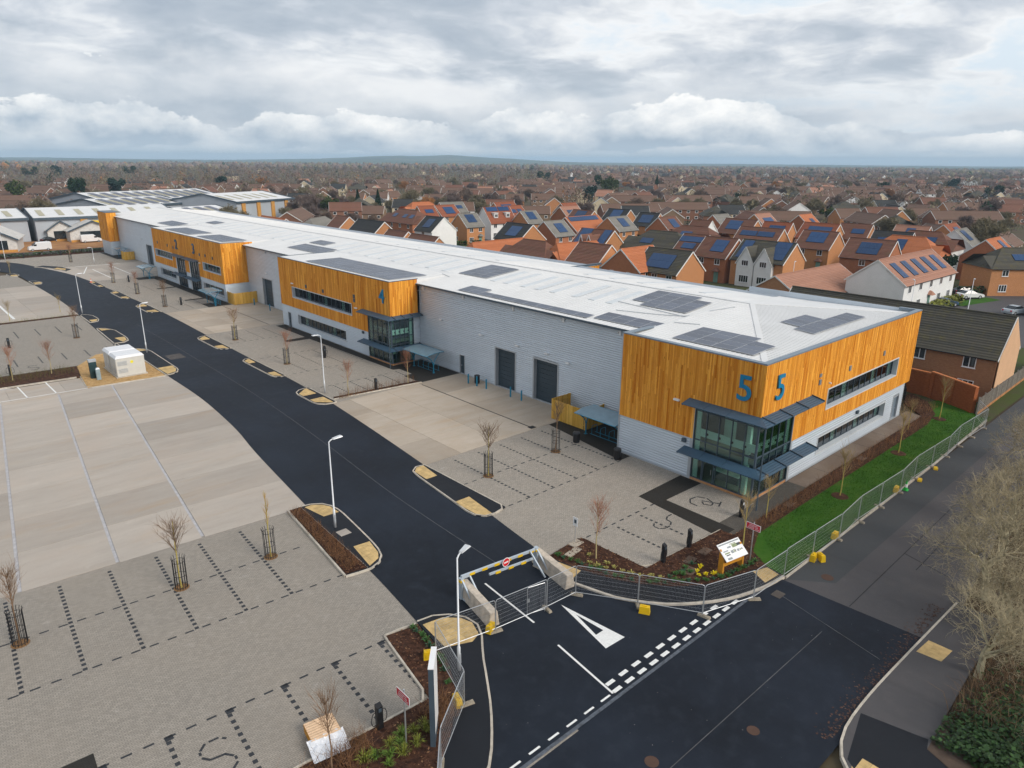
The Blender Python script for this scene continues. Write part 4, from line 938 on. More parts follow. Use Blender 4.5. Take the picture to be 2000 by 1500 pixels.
pvgrid(44.4, 69.9, 5, 12); pvgrid(50.3, 98.5, 3, 6); pvgrid(44.5, 121.0, 4, 7); pvgrid(44.5, 137.0, 4, 8); pvgrid(54.5, 104.5, 2, 3); pvgrid(55, 152.5, 2, 3); pvgrid(49, 160, 3, 6)
b = MB(); b.bar((70.6, 36, ZR - 10.3 * .0995 + .06), (70.6, 64.5, ZR - 10.3 * .0995 + .06), 1.5, .06); b.bar((73.6, 66, ZR - 13.3 * .0995 + .06), (73.6, 200, ZR - 13.3 * .0995 + .06), 1.7, .06); bpart(b, 'solar_strip', mat('solar_strip', (.23, .27, .32), .4))
b = MB()
for P in ([(51.5, 42, 0), (53.5, 35.5, 0), (58, 33.4, 0)], [(54, 43.8, 0), (53.2, 35.2, 0)], [(49.8, 34.2, 0), (50.6, 32.2, 0)], [(52, 70, 0), (51.6, 68, 0)]):
    Q = [(x, y, zr(x, y) + .05) for x, y, _ in smooth_path(P, 5)]; b.tube(Q, .03, 5)
bpart(b, 'cable_tray', M_GREY)
# wall lights, vents
def wall_bit(name, axis, const, out, u, z, w, h, d, m):
    mb = MB(); wbox(mb, axis, const, out, u - w / 2, u + w / 2, .03, d, z - h / 2, z + h / 2); return bpart(mb, name, m)
for u, z in ((52.15, 7.85), (52.2, 7.3), (57.5, 7.4), (64.4, 7.45)): wall_bit('vent', 'y', Y5, -1, u, z, .34, .42 if z < 7.8 else .25, .09, M_SLATE2)
for u, z in ((89.8, 6.75), (85, 6.75), (77.0, 6.7), (77.0, 7.2)): wall_bit('vent', 'x', X5, -1, u, z, .4, .45, .09, M_SLATE)
for u, z in ((153.5, 7.3), (147.5, 7.2), (144.2, 7.1), (127.4, 7.2), (130.2, 7.1), (124, 7.1)): wall_bit('vent', 'x', X5, -1, u, z, .42, .5, .09, M_SLATE)
for u, z, w in ((29.15, 6.05, .5), (93.9, 6.65, .5), (76.6, 5.8, .5), (130.5, 5.6, .5)): wall_bit('wall_light', 'x', X5, -1, u, z, w, .14, .22, M_WHITEP)
for u, z in ((51.6, 5.2), (47.3, 5.25), (64.6, 5.8), (57.4, 5.3), (112, 5.5), (120, 5.5), (164, 5.5), (180, 5.5), (44.4, 4.9)): wall_bit('wall_light', 'x', XM, -1, u, z, .42, .13, .28, M_WHITEP)
for ax, c, u, z in (('x', X5 + .06, 28.25, 3.0), ('x', X5 + .06, 75.3, 2.95), ('y', Y5 + .06, 60.5, 2.9)): wall_bit('bulkhead_light', ax, c, -1, u, z, .34, .28, .2, M_SLATE)
wall_bit('wall_light', 'y', Y5, -1, 53.9, 6.9, .12, .12, .2, M_WHITEP)

# ---- glazed corner entrances
def glazed_corner(y0, y1, x1, top, zc, name):
    """curtain walling round the corner: frame, panes, interior, brise-soleil canopies"""
    gl = MB(); z0 = .2
    gl.box(X5 + .02, Y5 if y0 == Y5 else y0, 0, X5 + .2, y1, z0); gl.box(X5 + .2, y0 + .02, 0, x1, y0 + .2, z0)
    G = bpart(gl, 'corner_glazing', mat('brick_plinth', (.46, .23, .10), .85, var=.2, scale=5))
    fr = MB(); ny = 5; nx = 5; m = .05
    ys = [y0 + (y1 - y0) * i / ny for i in range(ny + 1)]; xs = [X5 + (x1 - X5) * i / nx for i in range(nx + 1)]
    zs = [z0 + .03, 2.45, 3.35, top - .75, top - .03]
    for i, yy in enumerate(ys):
        if i == 0: fr.box(X5 + .02, y0 + .02, z0, X5 + .16, y0 + .16, top); continue
        fr.box(X5 + .02, yy - m / 2 - (m / 2 if i == ny else 0), z0, X5 + .13, yy + m / 2 - (m / 2 if i == ny else 0), top)
    for i, xx in enumerate(xs):
        if i == 0: continue
        fr.box(xx - m / 2 - (m / 2 if i == nx else 0), y0 + .02, z0, xx + m / 2 - (m / 2 if i == nx else 0), y0 + .13, top)
    for zz in zs:
        for a, c in zip(ys, ys[1:]): fr.box(X5 + .025, a + m / 2 + (.12 if a == y0 else 0), zz - .03, X5 + .125, c - m / 2 - (m / 2 if c == ys[-1] else 0), zz + .03)
        for a, c in zip(xs, xs[1:]): fr.box(a + m / 2 + (.12 if a == X5 else 0), y0 + .025, zz - .03, c - m / 2 - (m / 2 if c == xs[-1] else 0), y0 + .125, zz + .03)
    bpart(fr, 'mullions', M_SLATE, G)
    for za, zb in zip(zs, zs[1:]):
        for a, c in zip(ys, ys[1:]): q = MB(); q.box(X5 + .07, a + .03, za + .03, X5 + .08, c - .03, zb - .03); bpart(q, 'pane', M_GLASS, G)
        for a, c in zip(xs, xs[1:]): q = MB(); q.box(a + .03, y0 + .07, za + .03, c - .03, y0 + .08, zb - .03); bpart(q, 'pane', M_GLASS, G)
    it = MB()     # what shows inside
    it.box(X5 + .2, y0 + .2, .1, x1 + 2.5, y1 + 2.6, .16, 1); it.box(X5 + .35, y0 + .35, 2.62, x1 + 2.5, y1 + 2.6, 2.98, 1)
    it.box(x1 + 2.4, y0 + .2, .16, x1 + 2.5, y1 + 2.6, top + .3, 0); it.box(X5 + .2, y1 + 2.5, .16, x1 + 2.5, y1 + 2.6, top + .3, 0)
    it.box(X5 + .2, y0 + .2, top + .2, x1 + 2.5, y1 + 2.6, top + .3, 0)
    it.box(X5 + .22, y0 + .25, 3.62, X5 + .3, y1 - .3, 4.22, 2); it.box(X5 + .3, y0 + .22, 3.62, x1 - .3, y0 + .3, 4.22, 2); it.box(X5 + .9, y0 + 2.2, top - .2, X5 + 1.3, y1 + 2.4, top - .12, 2); it.box(X5 + 2.4, y1 + 2.4, 3.0, X5 + 2.5, y1 + 2.49, 5.1, 2); it.box(X5 + 3.4, y1 + 2.4, 3.0, X5 + 3.5, y1 + 2.49, 5.1, 2); it.box(X5 + 2.5, y1 + 2.4, 5.0, X5 + 3.4, y1 + 2.49, 5.1, 2)
    it.box(X5 + .18, y1 - .45, .16, X5 + .3, y1 - .1, top, 2); it.box(X5 + .3, y0 + .75, .16, X5 + .6, y0 + 1.05, top, 2); it.box(x1 - .55, y0 + .2, .16, x1 - .15, y0 + .35, top, 2)
    it.box(X5 + 2.0, y1 + 1.5, 3.0, X5 + 2.1, y1 + 2.49, 5.2, 2)
    it.box(X5 + 2.3, y0 + 1.6, 3.0, X5 + 2.4, y1 + 2.45, top + .1, 0); it.box(X5 + 2.28, y0 + 3.0, 3.0, X5 + 2.299, y0 + 4.0, 5.1, 2); it.box(X5 + 2.4, y0 + 1.6, 3.0, x1 + 2.3, y0 + 1.7, top + .1, 0)
    it.box(X5 + 1.2, y0 + 1.8, .8, X5 + 1.9, y0 + 3.9, .95, 2); it.box(X5 + 1.3, y0 + 1.9, .16, X5 + 1.8, y0 + 3.8, .8, 0)
    bpart(it, 'interior', [M_INNER, M_INFL, M_MINT], G)
    br = MB()
    for k in range(1, ny): br.box(X5 + .14, ys[k] - .1, 3.85, X5 + .215, ys[k] + .1, 4.0)
    for k in range(1, nx): br.box(xs[k] - .1, y0 + .14, 3.85, xs[k] + .1, y0 + .215, 4.0)
    bpart(br, 'bracket', M_BLACK, G)
    return G
glazed_corner(Y5, 27.5, 48.72, 6.4, 2.45, 'corner')
glazed_corner(YA, 74.05, 46.85, 5.82, 2.1, 'corner')
def canopy(z, y0, y1, x1, proj=1.05, ybase=Y5):
    mb = MB(); zi, zo = z + .16, z - .06; t = .06
    ysplit = [ybase - .0, ybase + (y1 - ybase) * .36, ybase + (y1 - ybase) * .68, y1]
    cn = None
    for a, c in zip(ysplit, ysplit[1:]):
        q = MB(); a2 = a + .02; a3 = a2 - (proj if a == ysplit[0] else 0)
        q.hexa(((X5 - proj, a3, zo - t), (X5 - .02, a2, zi - t), (X5 - .02, c - .01, zi - t), (X5 - proj, c - .01, zo - t), (X5 - proj, a3, zo), (X5 - .02, a2, zi), (X5 - .02, c - .01, zi), (X5 - proj, c - .01, zo)))
        if cn is None: cn = bpart(q, 'canopy', M_CANOPY)
        else: bpart(q, 'canopy_panel', M_CANOPY, cn)
    n = 5
    for i in range(n):
        d0 = proj * i / n + .03; d1 = proj * (i + 1) / n - .03; q = MB()
        za = zi - (zi - zo) * d0 / proj; zb = zi - (zi - zo) * d1 / proj
        q.hexa(((X5 - d0, ybase - d0, za - t), (X5 - d1, ybase - d1, zb - .02 - t), (x1, ybase - d1, zb - .02 - t), (x1, ybase - d0, za - t), (X5 - d0, ybase - d0, za), (X5 - d1, ybase - d1, zb - .02), (x1, ybase - d1, zb - .02), (x1, ybase - d0, za)))
        bpart(q, 'louvre_blade', M_CANOPY, cn)
    for k in range(4): q = MB(); xx = X5 + .1 + (x1 - X5 - .15) * k / 3; q.bar((xx, ybase - .02, zi + .0), (xx, ybase - proj, zo), .05, .16); bpart(q, 'canopy_bracket', M_SLATE, cn)
    for k in range(1, 4): q = MB(); yy = ybase + (y1 - ybase) * k / 3 - .05; q.bar((X5 - .02, yy, zi - .1), (X5 - proj + .05, yy, zo - .1), .05, .1); bpart(q, 'canopy_bracket', M_SLATE, cn)
canopy(6.3, 22, 28.1, 51.2); canopy(2.42, 22, 28.2, 51.3)
canopy(5.78, 69, 75.2, 47.6, .95, YA); canopy(2.05, 69, 75.3, 47.6, .95, YA)
b = MB(); b.tube([(X5 - .95, Y5 - .95, 0), (X5 - .95, Y5 - .95, 6.2)], .055, 8); bpart(b, 'canopy_post', M_SLATE)
b = MB(); b.tube([(X5 - .85, YA - .85, 0), (X5 - .85, YA - .85, 5.7)], .055, 8); bpart(b, 'canopy_post', M_SLATE)
# entrance doors at unit 5
b = MB(); b.box(X5 - .01, 26.5, .2, X5 + .02, 26.58, 2.3); b.box(X5 - .01, 25.5, .2, X5 + .02, 25.58, 2.3); DRR = bpart(b, 'entrance_door', M_SLATE)
b = MB(); b.tube([(X5 - .06, 25.7, .95), (X5 - .06, 25.7, 1.35)], .025, 6); bpart(b, 'handle', M_STEEL, DRR)
# slot glazing of units 2 and 3
for y0, y1 in ((131.4, 135.8), (138.6, 142.9)):
    fr = MB()
    for k in range(5): yy = y0 + (y1 - y0) * k / 4; fr.box(X5 - .02, yy - .06, .1, X5 + .1, yy + .06, 5.7)
    for zz in (.15, 2.4, 3.1, 5.65): fr.box(X5, y0, zz - .04, X5 + .09, y1, zz + .04)
    G = bpart(fr, 'slot_glazing', M_SLATE)
    for k in range(4):
        for za, zb in ((.19, 2.36), (2.44, 3.06), (3.14, 5.6)): q = MB(); q.box(X5 + .06, y0 + (y1 - y0) * k / 4 + .06, za, X5 + .07, y0 + (y1 - y0) * (k + 1) / 4 - .06, zb); bpart(q, 'pane', M_GLASSD if k != 3 else M_GLASS, G)
    q = MB(); q.box(X5 + .5, y0, .1, X5 + .6, y1, 5.7, 0); q.box(X5 + .3, y1 - .8, .1, X5 + .35, y1 - .3, 5.6, 1); q.box(X5 + .3, y0 + 1.5, .1, X5 + .35, y0 + 1.9, 5.6, 1); bpart(q, 'interior', [M_INNER, M_MINT], G)
    q = MB(); q.box(X5 - .12, y1, .1, X5 + .1, y1 + .25, 5.75); bpart(q, 'jamb', M_WHITEP, G)
    for z in (5.85, 2.35): q = MB(); q.hexa(((X5 - 1.0, y0 - .5, z - .1), (X5 - .02, y0 - .5, z + .05), (X5 - .02, y1 + 1.6, z + .05), (X5 - 1.0, y1 + 1.6, z - .1), (X5 - 1.0, y0 - .5, z - .04), (X5 - .02, y0 - .5, z + .11), (X5 - .02, y1 + 1.6, z + .11), (X5 - 1.0, y1 + 1.6, z - .04))); bpart(q, 'canopy', M_CANOPY, G)
# big blue unit numbers
def text_mesh(s, size, depth=.04, bold=.02, name='unit_number'):
    cu = bpy.data.curves.new(name, 'FONT'); cu.body = s; cu.size = size; cu.extrude = depth; cu.offset = bold; cu.align_x = 'CENTER'
    o = bpy.data.objects.new('tmp', cu); C.objects.link(o); bpy.context.view_layer.update()
    me = bpy.data.meshes.new_from_object(o.evaluated_get(bpy.context.evaluated_depsgraph_get())); bpy.data.objects.remove(o); return me
def number(s, y=None, x=None, z=7.4, h=1.85, m=M_BLUE):
    me = text_mesh(s, h / .70, .05, .015); me.materials.clear(); me.materials.append(m); o = obj('unit_number', me, BLD); o.matrix_parent_inverse = BINV
    if y is not None: o.matrix_basis = Matrix(((0, 0, -1, X5 - .12), (-1, 0, 0, y), (0, 1, 0, z), (0, 0, 0, 1)))
    else: o.matrix_basis = Matrix(((1, 0, 0, x), (0, 0, -1, Y5 - .12), (0, 1, 0, z), (0, 0, 0, 1)))
number('5', y=23.68); number('5', x=45.75); M_NUM2 = mat('number_teal', (.004, .11, .22), .4, var=.05)
number('4', y=70.5, z=7.35, h=1.65, m=M_BLUE); number('3', y=132.9, z=7.0, h=1.8, m=M_NUM2); number('2', y=142.1, z=7.0, h=1.8, m=M_NUM2)

# ================================================================ SITE FURNITURE
# ---- lamp posts
def lamp_meshes(h):
    p = MB(); p.tube([(0, 0, 0), (0, 0, 1.3), (0, 0, 1.32), (0, 0, h)], [.085, .085, .055, .038], 8)
    d = MB(); d.box(-.05, -.092, .4, .05, -.078, .95)
    a = MB(); a.tube([(0, 0, h - .05), (.12, 0, h + .06), (.32, 0, h + .12)], [.04, .04, .035], 6)
    l = MB(); l.hexa(((.28, -.09, h + .08), (.95, -.17, h + .13), (.95, .17, h + .13), (.28, .09, h + .08), (.28, -.07, h + .17), (.9, -.12, h + .2), (.9, .12, h + .2), (.28, .07, h + .17)))
    g = MB(); g.box(.5, -.11, h + .095, .88, .11, h + .105)
    return [('post', p.mesh('post', M_LAMP, True)), ('door', d.mesh('door', M_GREY)), ('bracket_arm', a.mesh('bracket_arm', M_LAMP)), ('lantern', l.mesh('lantern', M_LAMP)), ('lens', g.mesh('lens', M_WHITEP))]
LM = {h: lamp_meshes(h) for h in (6.1, 3.6)}
def lamp(x, y, rz, label, z=0, h=6.1):
    t = thing('lamp_post', label, 'lamp post', (x, y, z), rz, 'lamp posts along the access road')
    for n, me in LM[h]: obj(n, me, t)
lamp(19.4, 38.54, rad(3), 'pale grey lamp post on the planted road island', .11)
lamp(17.05, 22.31, rad(20), 'pale grey lamp post standing behind the mesh fence at the road junction', .1)
lamp(32.6, 64.74, rad(180), 'pale grey lamp post beside the planted strip of the unit four car park', .1)
lamp(23.6, 93.8, 0, 'pale grey lamp post next to the white substation kiosk', .1)
lamp(23.25, 125.6, 0, 'pale grey lamp post at the grass strip beyond the charging car park', 0)
lamp(38.6, 185.7, rad(180), 'short white lamp post at the far end of the loading yard', 0, 3.6)
lamp(24.3, 206.4, rad(-60), 'pale grey lamp post by the hedge at the far end of the access road', 0)
lamp(20.6, 186.5, rad(0), 'pale grey lamp post on the outer bend of the access road', 0)

# ---- bare saplings and mesh tree guards
def twig(mb, a, d, L, r, n=3, wob=.12, rr=None, mi=0):
    rr = rr or R; P = [Vector(a)]; d = Vector(d).normalized()
    for i in range(n):
        d = (d + Vector((rr.gauss(0, wob), rr.gauss(0, wob), rr.gauss(.02, wob * .6)))).normalized(); P.append(P[-1] + d * L / n)
    mb.tube(P, [r * (1 - .8 * i / n) for i in range(n + 1)], 3, mi, cap=False); return P, d
def sapling_mesh(seed, h=4.6, clear=1.7, spread=.55, nb=26, upright=.75, rt_=.05):
    rr = random.Random(seed); t = MB(); c = MB()
    P = [Vector((0, 0, 0))]
    for i in range(6): P.append(P[-1] + Vector((rr.gauss(0, .03), rr.gauss(0, .03), h * .88 / 6)))
    t.tube(P, [rt_ * (1 - .13 * i) for i in range(7)], 6)
    for i in range(nb):
        f = rr.random() ** .8; z = clear + (h * .82 - clear) * f; k = z / (h * .88) * 6; j = min(5, int(k)); base = P[j].lerp(P[j + 1], k - j)
        a = rr.uniform(0, 6.283); env = spread * (math.sin(math.pi * min(1, .18 + .82 * f)) + .25)
        d = Vector((math.cos(a) * (1 - upright), math.sin(a) * (1 - upright), upright)); L = env * rr.uniform(1.4, 2.3)
        Q, dd = twig(c, base, d, L, .014, 4, .07, rr)
        for q in range(5):
            b0 = Q[rr.randint(1, 3)]; a2 = rr.uniform(0, 6.283); twig(c, b0, dd + Vector((math.cos(a2), math.sin(a2), rr.uniform(.1, .6))) * .55, L * rr.uniform(.3, .6), .0075, 3, .1, rr)
    return t, c
SAP = []
for s, (h, cl, sp, nb, upr, mt, mc) in enumerate(((4.7, 2.0, .72, 40, .62, M_SAPYEL, M_SAPBARK), (4.9, 2.0, .62, 36, .68, M_SAPBARK, M_SAPBARK), (5.1, 1.9, .42, 16, .85, M_SAPYEL, mat('yellow_twig', (.42, .27, .085), .85, var=.2)), (4.4, 1.35, .64, 40, .64, mat('pale_stem', (.42, .34, .17), .85, var=.2), mat('red_twig', (.33, .155, .095), .85, var=.2)), (4.0, 1.5, .7, 30, .66, M_SAPYEL, mat('tan_twig', (.33, .24, .11), .85, var=.2)))):
    t, c = sapling_mesh(40 + s, h, cl, sp, nb, upr); SAP.append((t.mesh('trunk', mt), c.mesh('crown', mc)))
def sapling(v, x, y, z, label, s=1.0, rz=None):
    t = thing('sapling', label, 'tree', (x, y, z), R.uniform(0, 6.28) if rz is None else rz, 'young bare trees on the site'); t.scale = (s, s, s)
    obj('trunk', SAP[v][0], t); obj('crown', SAP[v][1], t); return t
def guard_meshes():
    b_ = MB(); n = 14
    for i in range(n): a = 6.2832 * i / n; b_.tube([(.33 * math.cos(a), .33 * math.sin(a), 0), (.33 * math.cos(a), .33 * math.sin(a), 1.85), (.39 * math.cos(a), .39 * math.sin(a), 1.98)], .015, 4)
    hs = []
    for z in (.12, .85, 1.72):
        h = MB(); h.tube([(.335 * math.cos(6.2832 * k / 20), .335 * math.sin(6.2832 * k / 20), z) for k in range(21)], .016, 5); hs.append(h)
    d = MB(); d.lathe([(.42, 0), (.42, .012)], (0, 0, 0), 16)
    return b_.mesh('bars', M_BLACK), [h.mesh('hoop', M_BLACK) for h in hs], d.mesh('base_soil', mat('base_soil', (.22, .12, .05), .9))
GB, GH, GD = guard_meshes()
def guard(x, y, label, lean=0):
    t = thing('tree_guard', label, 'tree guard', (x, y, .022), R.uniform(0, 6), 'black tree guards in the paving'); t.rotation_euler = (rad(lean), 0, t.rotation_euler.z)
    obj('bars', GB, t); [obj('hoop', h, t) for h in GH]; obj('soil_disc', GD, t)
for v, x, y, where in ((1, 1.87, 38.54, 'the block paving near the edge of the west car park'), (0, 9.55, 38.26, 'the middle of the west car park bays'), (2, 14.73, 38.04, 'the west car park beside the planted island'), (0, 32.3, 38.09, 'the unit five bays beside the road island'), (1, 39.68, 38.05, 'the unit five bays by the cycle shelter'),
                       (3, 34.61, 77.84, 'the unit four car park under the lamp post'), (0, 34.61, 93.44, 'the far side of the unit four car park'), (1, 18.9, 108.4, 'the charging car park'), (1, 34.78, 123.1, 'the forecourt facing the unit three entrance'), (3, 34.78, 138.4, 'the forecourt facing the unit two entrance'), (3, 34.8, 154.3, 'the forecourt corner by the loading yard'), (3, 35.1, 191.9, 'the paving at the far end of the site')):
    sapling(v, x, y, .02, 'bare sapling in ' + where, 1.0); guard(x, y, 'black wire tree guard in ' + where, R.uniform(-1.5, 1.5))
for v, x, y, z, lab, s in ((3, 29.47, 24.58, .08, 'reddish bare sapling in the corner bed', 1.0), (3, 34.04, 62.35, .08, 'reddish bare sapling in the strip bed near the lamp post', .92), (3, 41.07, 61.95, .08, 'reddish bare sapling in the strip bed by the cycle shelter', .92), (3, 9.13, 90.9, .08, 'reddish bare sapling in the charging bed beside the yard', .95), (3, 12.81, 91.1, .08, 'reddish bare sapling in the charging bed closer to the kiosk', .95),
                           (4, 13.83, 126.0, .05, 'thin bare sapling at the head of the trailer yard', .8), (4, 20.9, 129, .03, 'thin bare sapling at the roadside edge of the trailer yard', .7), (4, 21.6, 180.4, .05, 'thin bare sapling on the small island at the road bend', .7), (4, 49.26, 18.37, .09, 'yellow stemmed sapling on the lawn closest to the glazed corner', .98), (4, 60.98, 18.64, .09, 'yellow stemmed sapling halfway along the lawn', .98), (4, 72.78, 19.28, .09, 'yellow stemmed sapling on the lawn in front of the brick wall', 1.08),
                           (4, 37.73, 19.44, .08, 'yellow stemmed sapling behind the red sign', .95), (4, 42.2, 20.3, .08, 'slim brown sapling beside the glazed entrance corner', .8), (4, 67.5, 20.2, .08, 'slim sapling in the mulch strip outside the side door', .75), (1, 9.6, 20.9, .08, 'dark bare sapling in the mulch below the wooden pallet', .9)):
    sapling(v, x, y, z, lab, s)
# mulch rings round the lawn trees
for x, y in ((49.26, 18.37), (60.98, 18.64), (72.78, 19.28)):
    c = MB(); c.lathe([(.62, 0), (.55, .04), (.2, .07)], (x, y, .085), 14); c.build('mulch_ring', M_MULCH, LAWN)

# ---- mesh fence panels on feet
def fence_meshes(w=3.42, h=1.92):
    f = MB(); r = .12; z0 = .12
    pts = [(0, 0, z0), (0, 0, h - r), (r * .3, 0, h - r * .3), (r, 0, h), (w - r, 0, h), (w - r * .3, 0, h - r * .3), (w, 0, h - r), (w, 0, z0), (w, 0, z0)]
    f.tube(pts[:8], .02, 6); f.tube([(0, 0, z0 + .1), (w, 0, z0 + .1)], .019, 6)
    m = MB()
    n = 46
    for i in range(1, n): x = w * i / n; m.bar((x, 0, z0 + .1), (x, 0, h), .003, .003)
    for z in (.45, .7, .95, 1.2, 1.45, 1.62, 1.78): m.bar((0, .004, z), (w, .004, z), .005, .005)
    return f.mesh('frame', M_STEEL), m.mesh('wire_mesh', M_STEEL)
FF, FMM = fence_meshes(); b = MB(); b.hexa(((-.36, -.11, 0), (.36, -.11, 0), (.36, .11, 0), (-.36, .11, 0), (-.33, -.09, .11), (.33, -.09, .11), (.33, .09, .11), (-.33, .09, .11))); b.box(-.07, -.04, .11, .07, .04, .13); FOOT = b.mesh('fence_foot', M_RUBBER)
b = MB(); b.tube([(0, 0, .1), (0, 0, 1.95)], .02, 6); 
def fence_panel(a, c, label, z=.04):
    L = math.dist(a, c); t = thing('mesh_fence', label, 'fence panel', (a[0], a[1], z), math.atan2(c[1] - a[1], c[0] - a[0]), 'temporary mesh fence round the junction')
    t.scale = (L / 3.46, 1, 1); obj('frame', FF, t); obj('wire_mesh', FMM, t); return t
FN = [(10.6, 15.4), (13.05, 18.37), (15.78, 20.3), (16.89, 24.0)]
fence_panel(FN[0], FN[1], 'mesh fence panel at the planting bed, last before the road verge', .1); fence_panel(FN[1], FN[2], 'mesh fence panel at the planting bed beside the tall slab sign', .1); fence_panel(FN[2], FN[3], 'mesh fence panel crossing the corner footway in front of the lamp post', .11)
FN2 = [(16.95, 24.02), (20.28, 23.36), (23.6, 22.95), (25.74, 22.82), (27.64, 19.91), (29.44, 16.97), (32.84, 15.93), (36.15, 15.85)]
for k, nm in enumerate(('mesh fence panel running from the corner footway to the concrete block', 'mesh fence panel closing the estate road between the concrete blocks', 'short mesh fence panel meeting the second concrete block', 'mesh fence panel on the bend next to the second concrete block', 'mesh fence panel on the bend over the sweep of the kerb', 'mesh fence panel on the bend at the give way dashes', 'mesh fence panel at the corner below the display board')):
    fence_panel(FN2[k], FN2[k + 1], nm)
xs = [36.2, 39.55, 43.0, 46.45, 49.75, 53.2, 56.65, 60.0, 63.3, 66.6, 69.9, 73.2]
for k in range(len(xs) - 1): fence_panel((xs[k], 15.9 - (k % 3) * .12), (xs[k + 1], 15.9 - ((k + 1) % 3) * .12), f'mesh fence panel along the lawn, {ORD[k]} from the display board')
fence_panel((73.2, 15.6), (75.6, 17.0), 'mesh fence panel turned in at the end of the lawn')
# pedestrian gate within the closing panel
t = thing('fence_gate', 'narrow pedestrian gate leaf in the mesh fence across the road', 'gate', (22.3, 23.12, .1), math.atan2(-.3, 1.2), None)
c = MB(); c.tube([(0, .03, 0), (0, .03, 1.7), (.05, .03, 1.78), (1.05, .03, 1.78), (1.1, .03, 1.7), (1.1, .03, 0)], .016, 6); c.tube([(0, .03, .15), (1.1, .03, .15)], .014, 5); c.build('frame', M_STEEL, t)
c = MB(); [c.bar((1.1 * i / 15, .03, .15), (1.1 * i / 15, .03, 1.75), .005) for i in range(1, 15)]; c.build('wire_mesh', M_STEEL, t)
c = MB(); c.box(-.02, .05, .85, .16, .06, 1.05); c.build('latch_plate', M_STEEL, t)
# feet
feet = [(13.05, 18.37, .11, 50), (15.9, 20.3, .11, -15), (20.3, 23.36, .036, -15), (23.6, 22.95, .036, 80), (25.8, 22.8, .036, -60), (27.6, 19.9, .036, -130), (29.45, 16.9, .036, -80), (32.9, 15.9, .036, -40)] + [(x, 15.8, .03, -90 + R.uniform(-12, 12)) for x in xs[1:]]
names = ['beside the slab sign', 'on the footway below the yellow weight', 'under the first concrete block', 'under the pedestrian gate', 'by the second concrete block', 'on the bend by the yellow weight', 'at the give way dashes', 'at the end of the kerb sweep'] + [f'along the lawn, {ORD[k]} from the display board' for k in range(11)]
for (x, y, z, a), nm in zip(feet, names): o = obj('ballast_block', FOOT, None, (x, y, z), rad(a)); tag(o, 'brown ballast block under the mesh fence ' + nm, 'fence block', 'fence feet')
# yellow weights
b = MB(); b.hexa(((-.3, -.16, 0), (.3, -.16, 0), (.3, .16, 0), (-.3, .16, 0), (-.26, -.13, .42), (.26, -.13, .42), (.26, .13, .42), (-.26, .13, .42))); b.box(-.12, -.05, .42, .12, .05, .47); b.box(-.18, -.175, .12, .18, -.16, .3); YW = b.mesh('fence_weight', M_YEL)
for x, y, z, a, nm in ((20.13, 23.6, .04, 20, 'under the first concrete block'), (27.35, 19.25, .04, 120, 'on the bend outside the mesh fence'), (16.5, 23.95, .1, -30, 'on the mulch beside the slab sign'), (15.6, 20.6, .12, 75, 'hung on the fence above the footway'), (39.4, 15.65, .03, 10, 'at the first fence joint along the lawn'), (39.75, 15.35, .03, 60, 'lying tipped over outside the lawn fence'), (43.0, 15.95, .05, 5, 'at the second fence joint along the lawn'), (53.2, 15.95, .05, 8, 'next to the green and white cone'), (56.7, 15.5, .03, 15, 'flat on the road past the green cone'), (60.0, 15.45, .03, 20, 'flat on the road farther along the lawn')):
    o = obj('fence_weight', YW, None, (x, y, z), rad(a)); tag(o, 'yellow plastic ballast weight ' + nm, 'weight', 'yellow fence weights')
    if 'flat' in nm: o.scale = (1, 1, .3)
# ---- cones
def cone(x, y, z, m, label):
    t = thing('traffic_cone', label, 'cone', (x, y, z)); c = MB(); c.box(-.2, -.2, 0, .2, .2, .04); c.build('base', m, t)
    c = MB(); c.lathe([(.15, .04), (.115, .25)], n=14); c.build('lower_cone', m, t); c = MB(); c.lathe([(.115, .25), (.075, .5)], n=14); c.build('white_sleeve', M_WHITEP, t); c = MB(); c.lathe([(.075, .5), (.03, .75)], n=14); c.build('tip', m, t)
cone(54.1, 15.6, .03, mat('cone_green', (.02, .42, .06), .5), 'bright green and white traffic cone at the lawn fence')
cone(31.4, 156.6, .12, mat('cone_orange', (.72, .11, .02), .5), 'orange and white traffic cone on the far road island')

# ---- concrete blocks and the barrier gate
def conc_block(a, c, label):
    L = math.dist(a, c); t = MB()
    t.hexa(((0, -.34, 0), (L, -.34, 0), (L, .34, 0), (0, .34, 0), (.02, -.22, .88), (L - .02, -.22, .88), (L - .02, .22, .88), (.02, .22, .88)))
    o = t.build('concrete_barrier', M_CONCB); o.location = (a[0], a[1], .036); o.rotation_euler = (0, 0, math.atan2(c[1] - a[1], c[0] - a[0])); tag(o, label, 'barrier', 'concrete blocks at the gate')
    bv = o.modifiers.new('b', 'BEVEL'); bv.width = .035; bv.segments = 2
conc_block((21.2, 27.2), (20.5, 23.75), 'stained concrete block beside the lamp post and striped gate hinge'); conc_block((26.6, 26.9), (26.0, 23.5), 'clean concrete block on the buff tactile paving')
M_GATE = mat('gate_grey', (.46, .52, .58), .45, .2, var=.08)
t = thing('barrier_gate', 'grey swing barrier gate with yellow chevrons across the estate road', 'gate', (23.4, 26.7, .036))
def gp(mb, nm, m=M_GATE):
    o = mb.build(nm, m, t); o.matrix_parent_inverse = Matrix.Translation((-23.4, -26.7, -.036)); return o
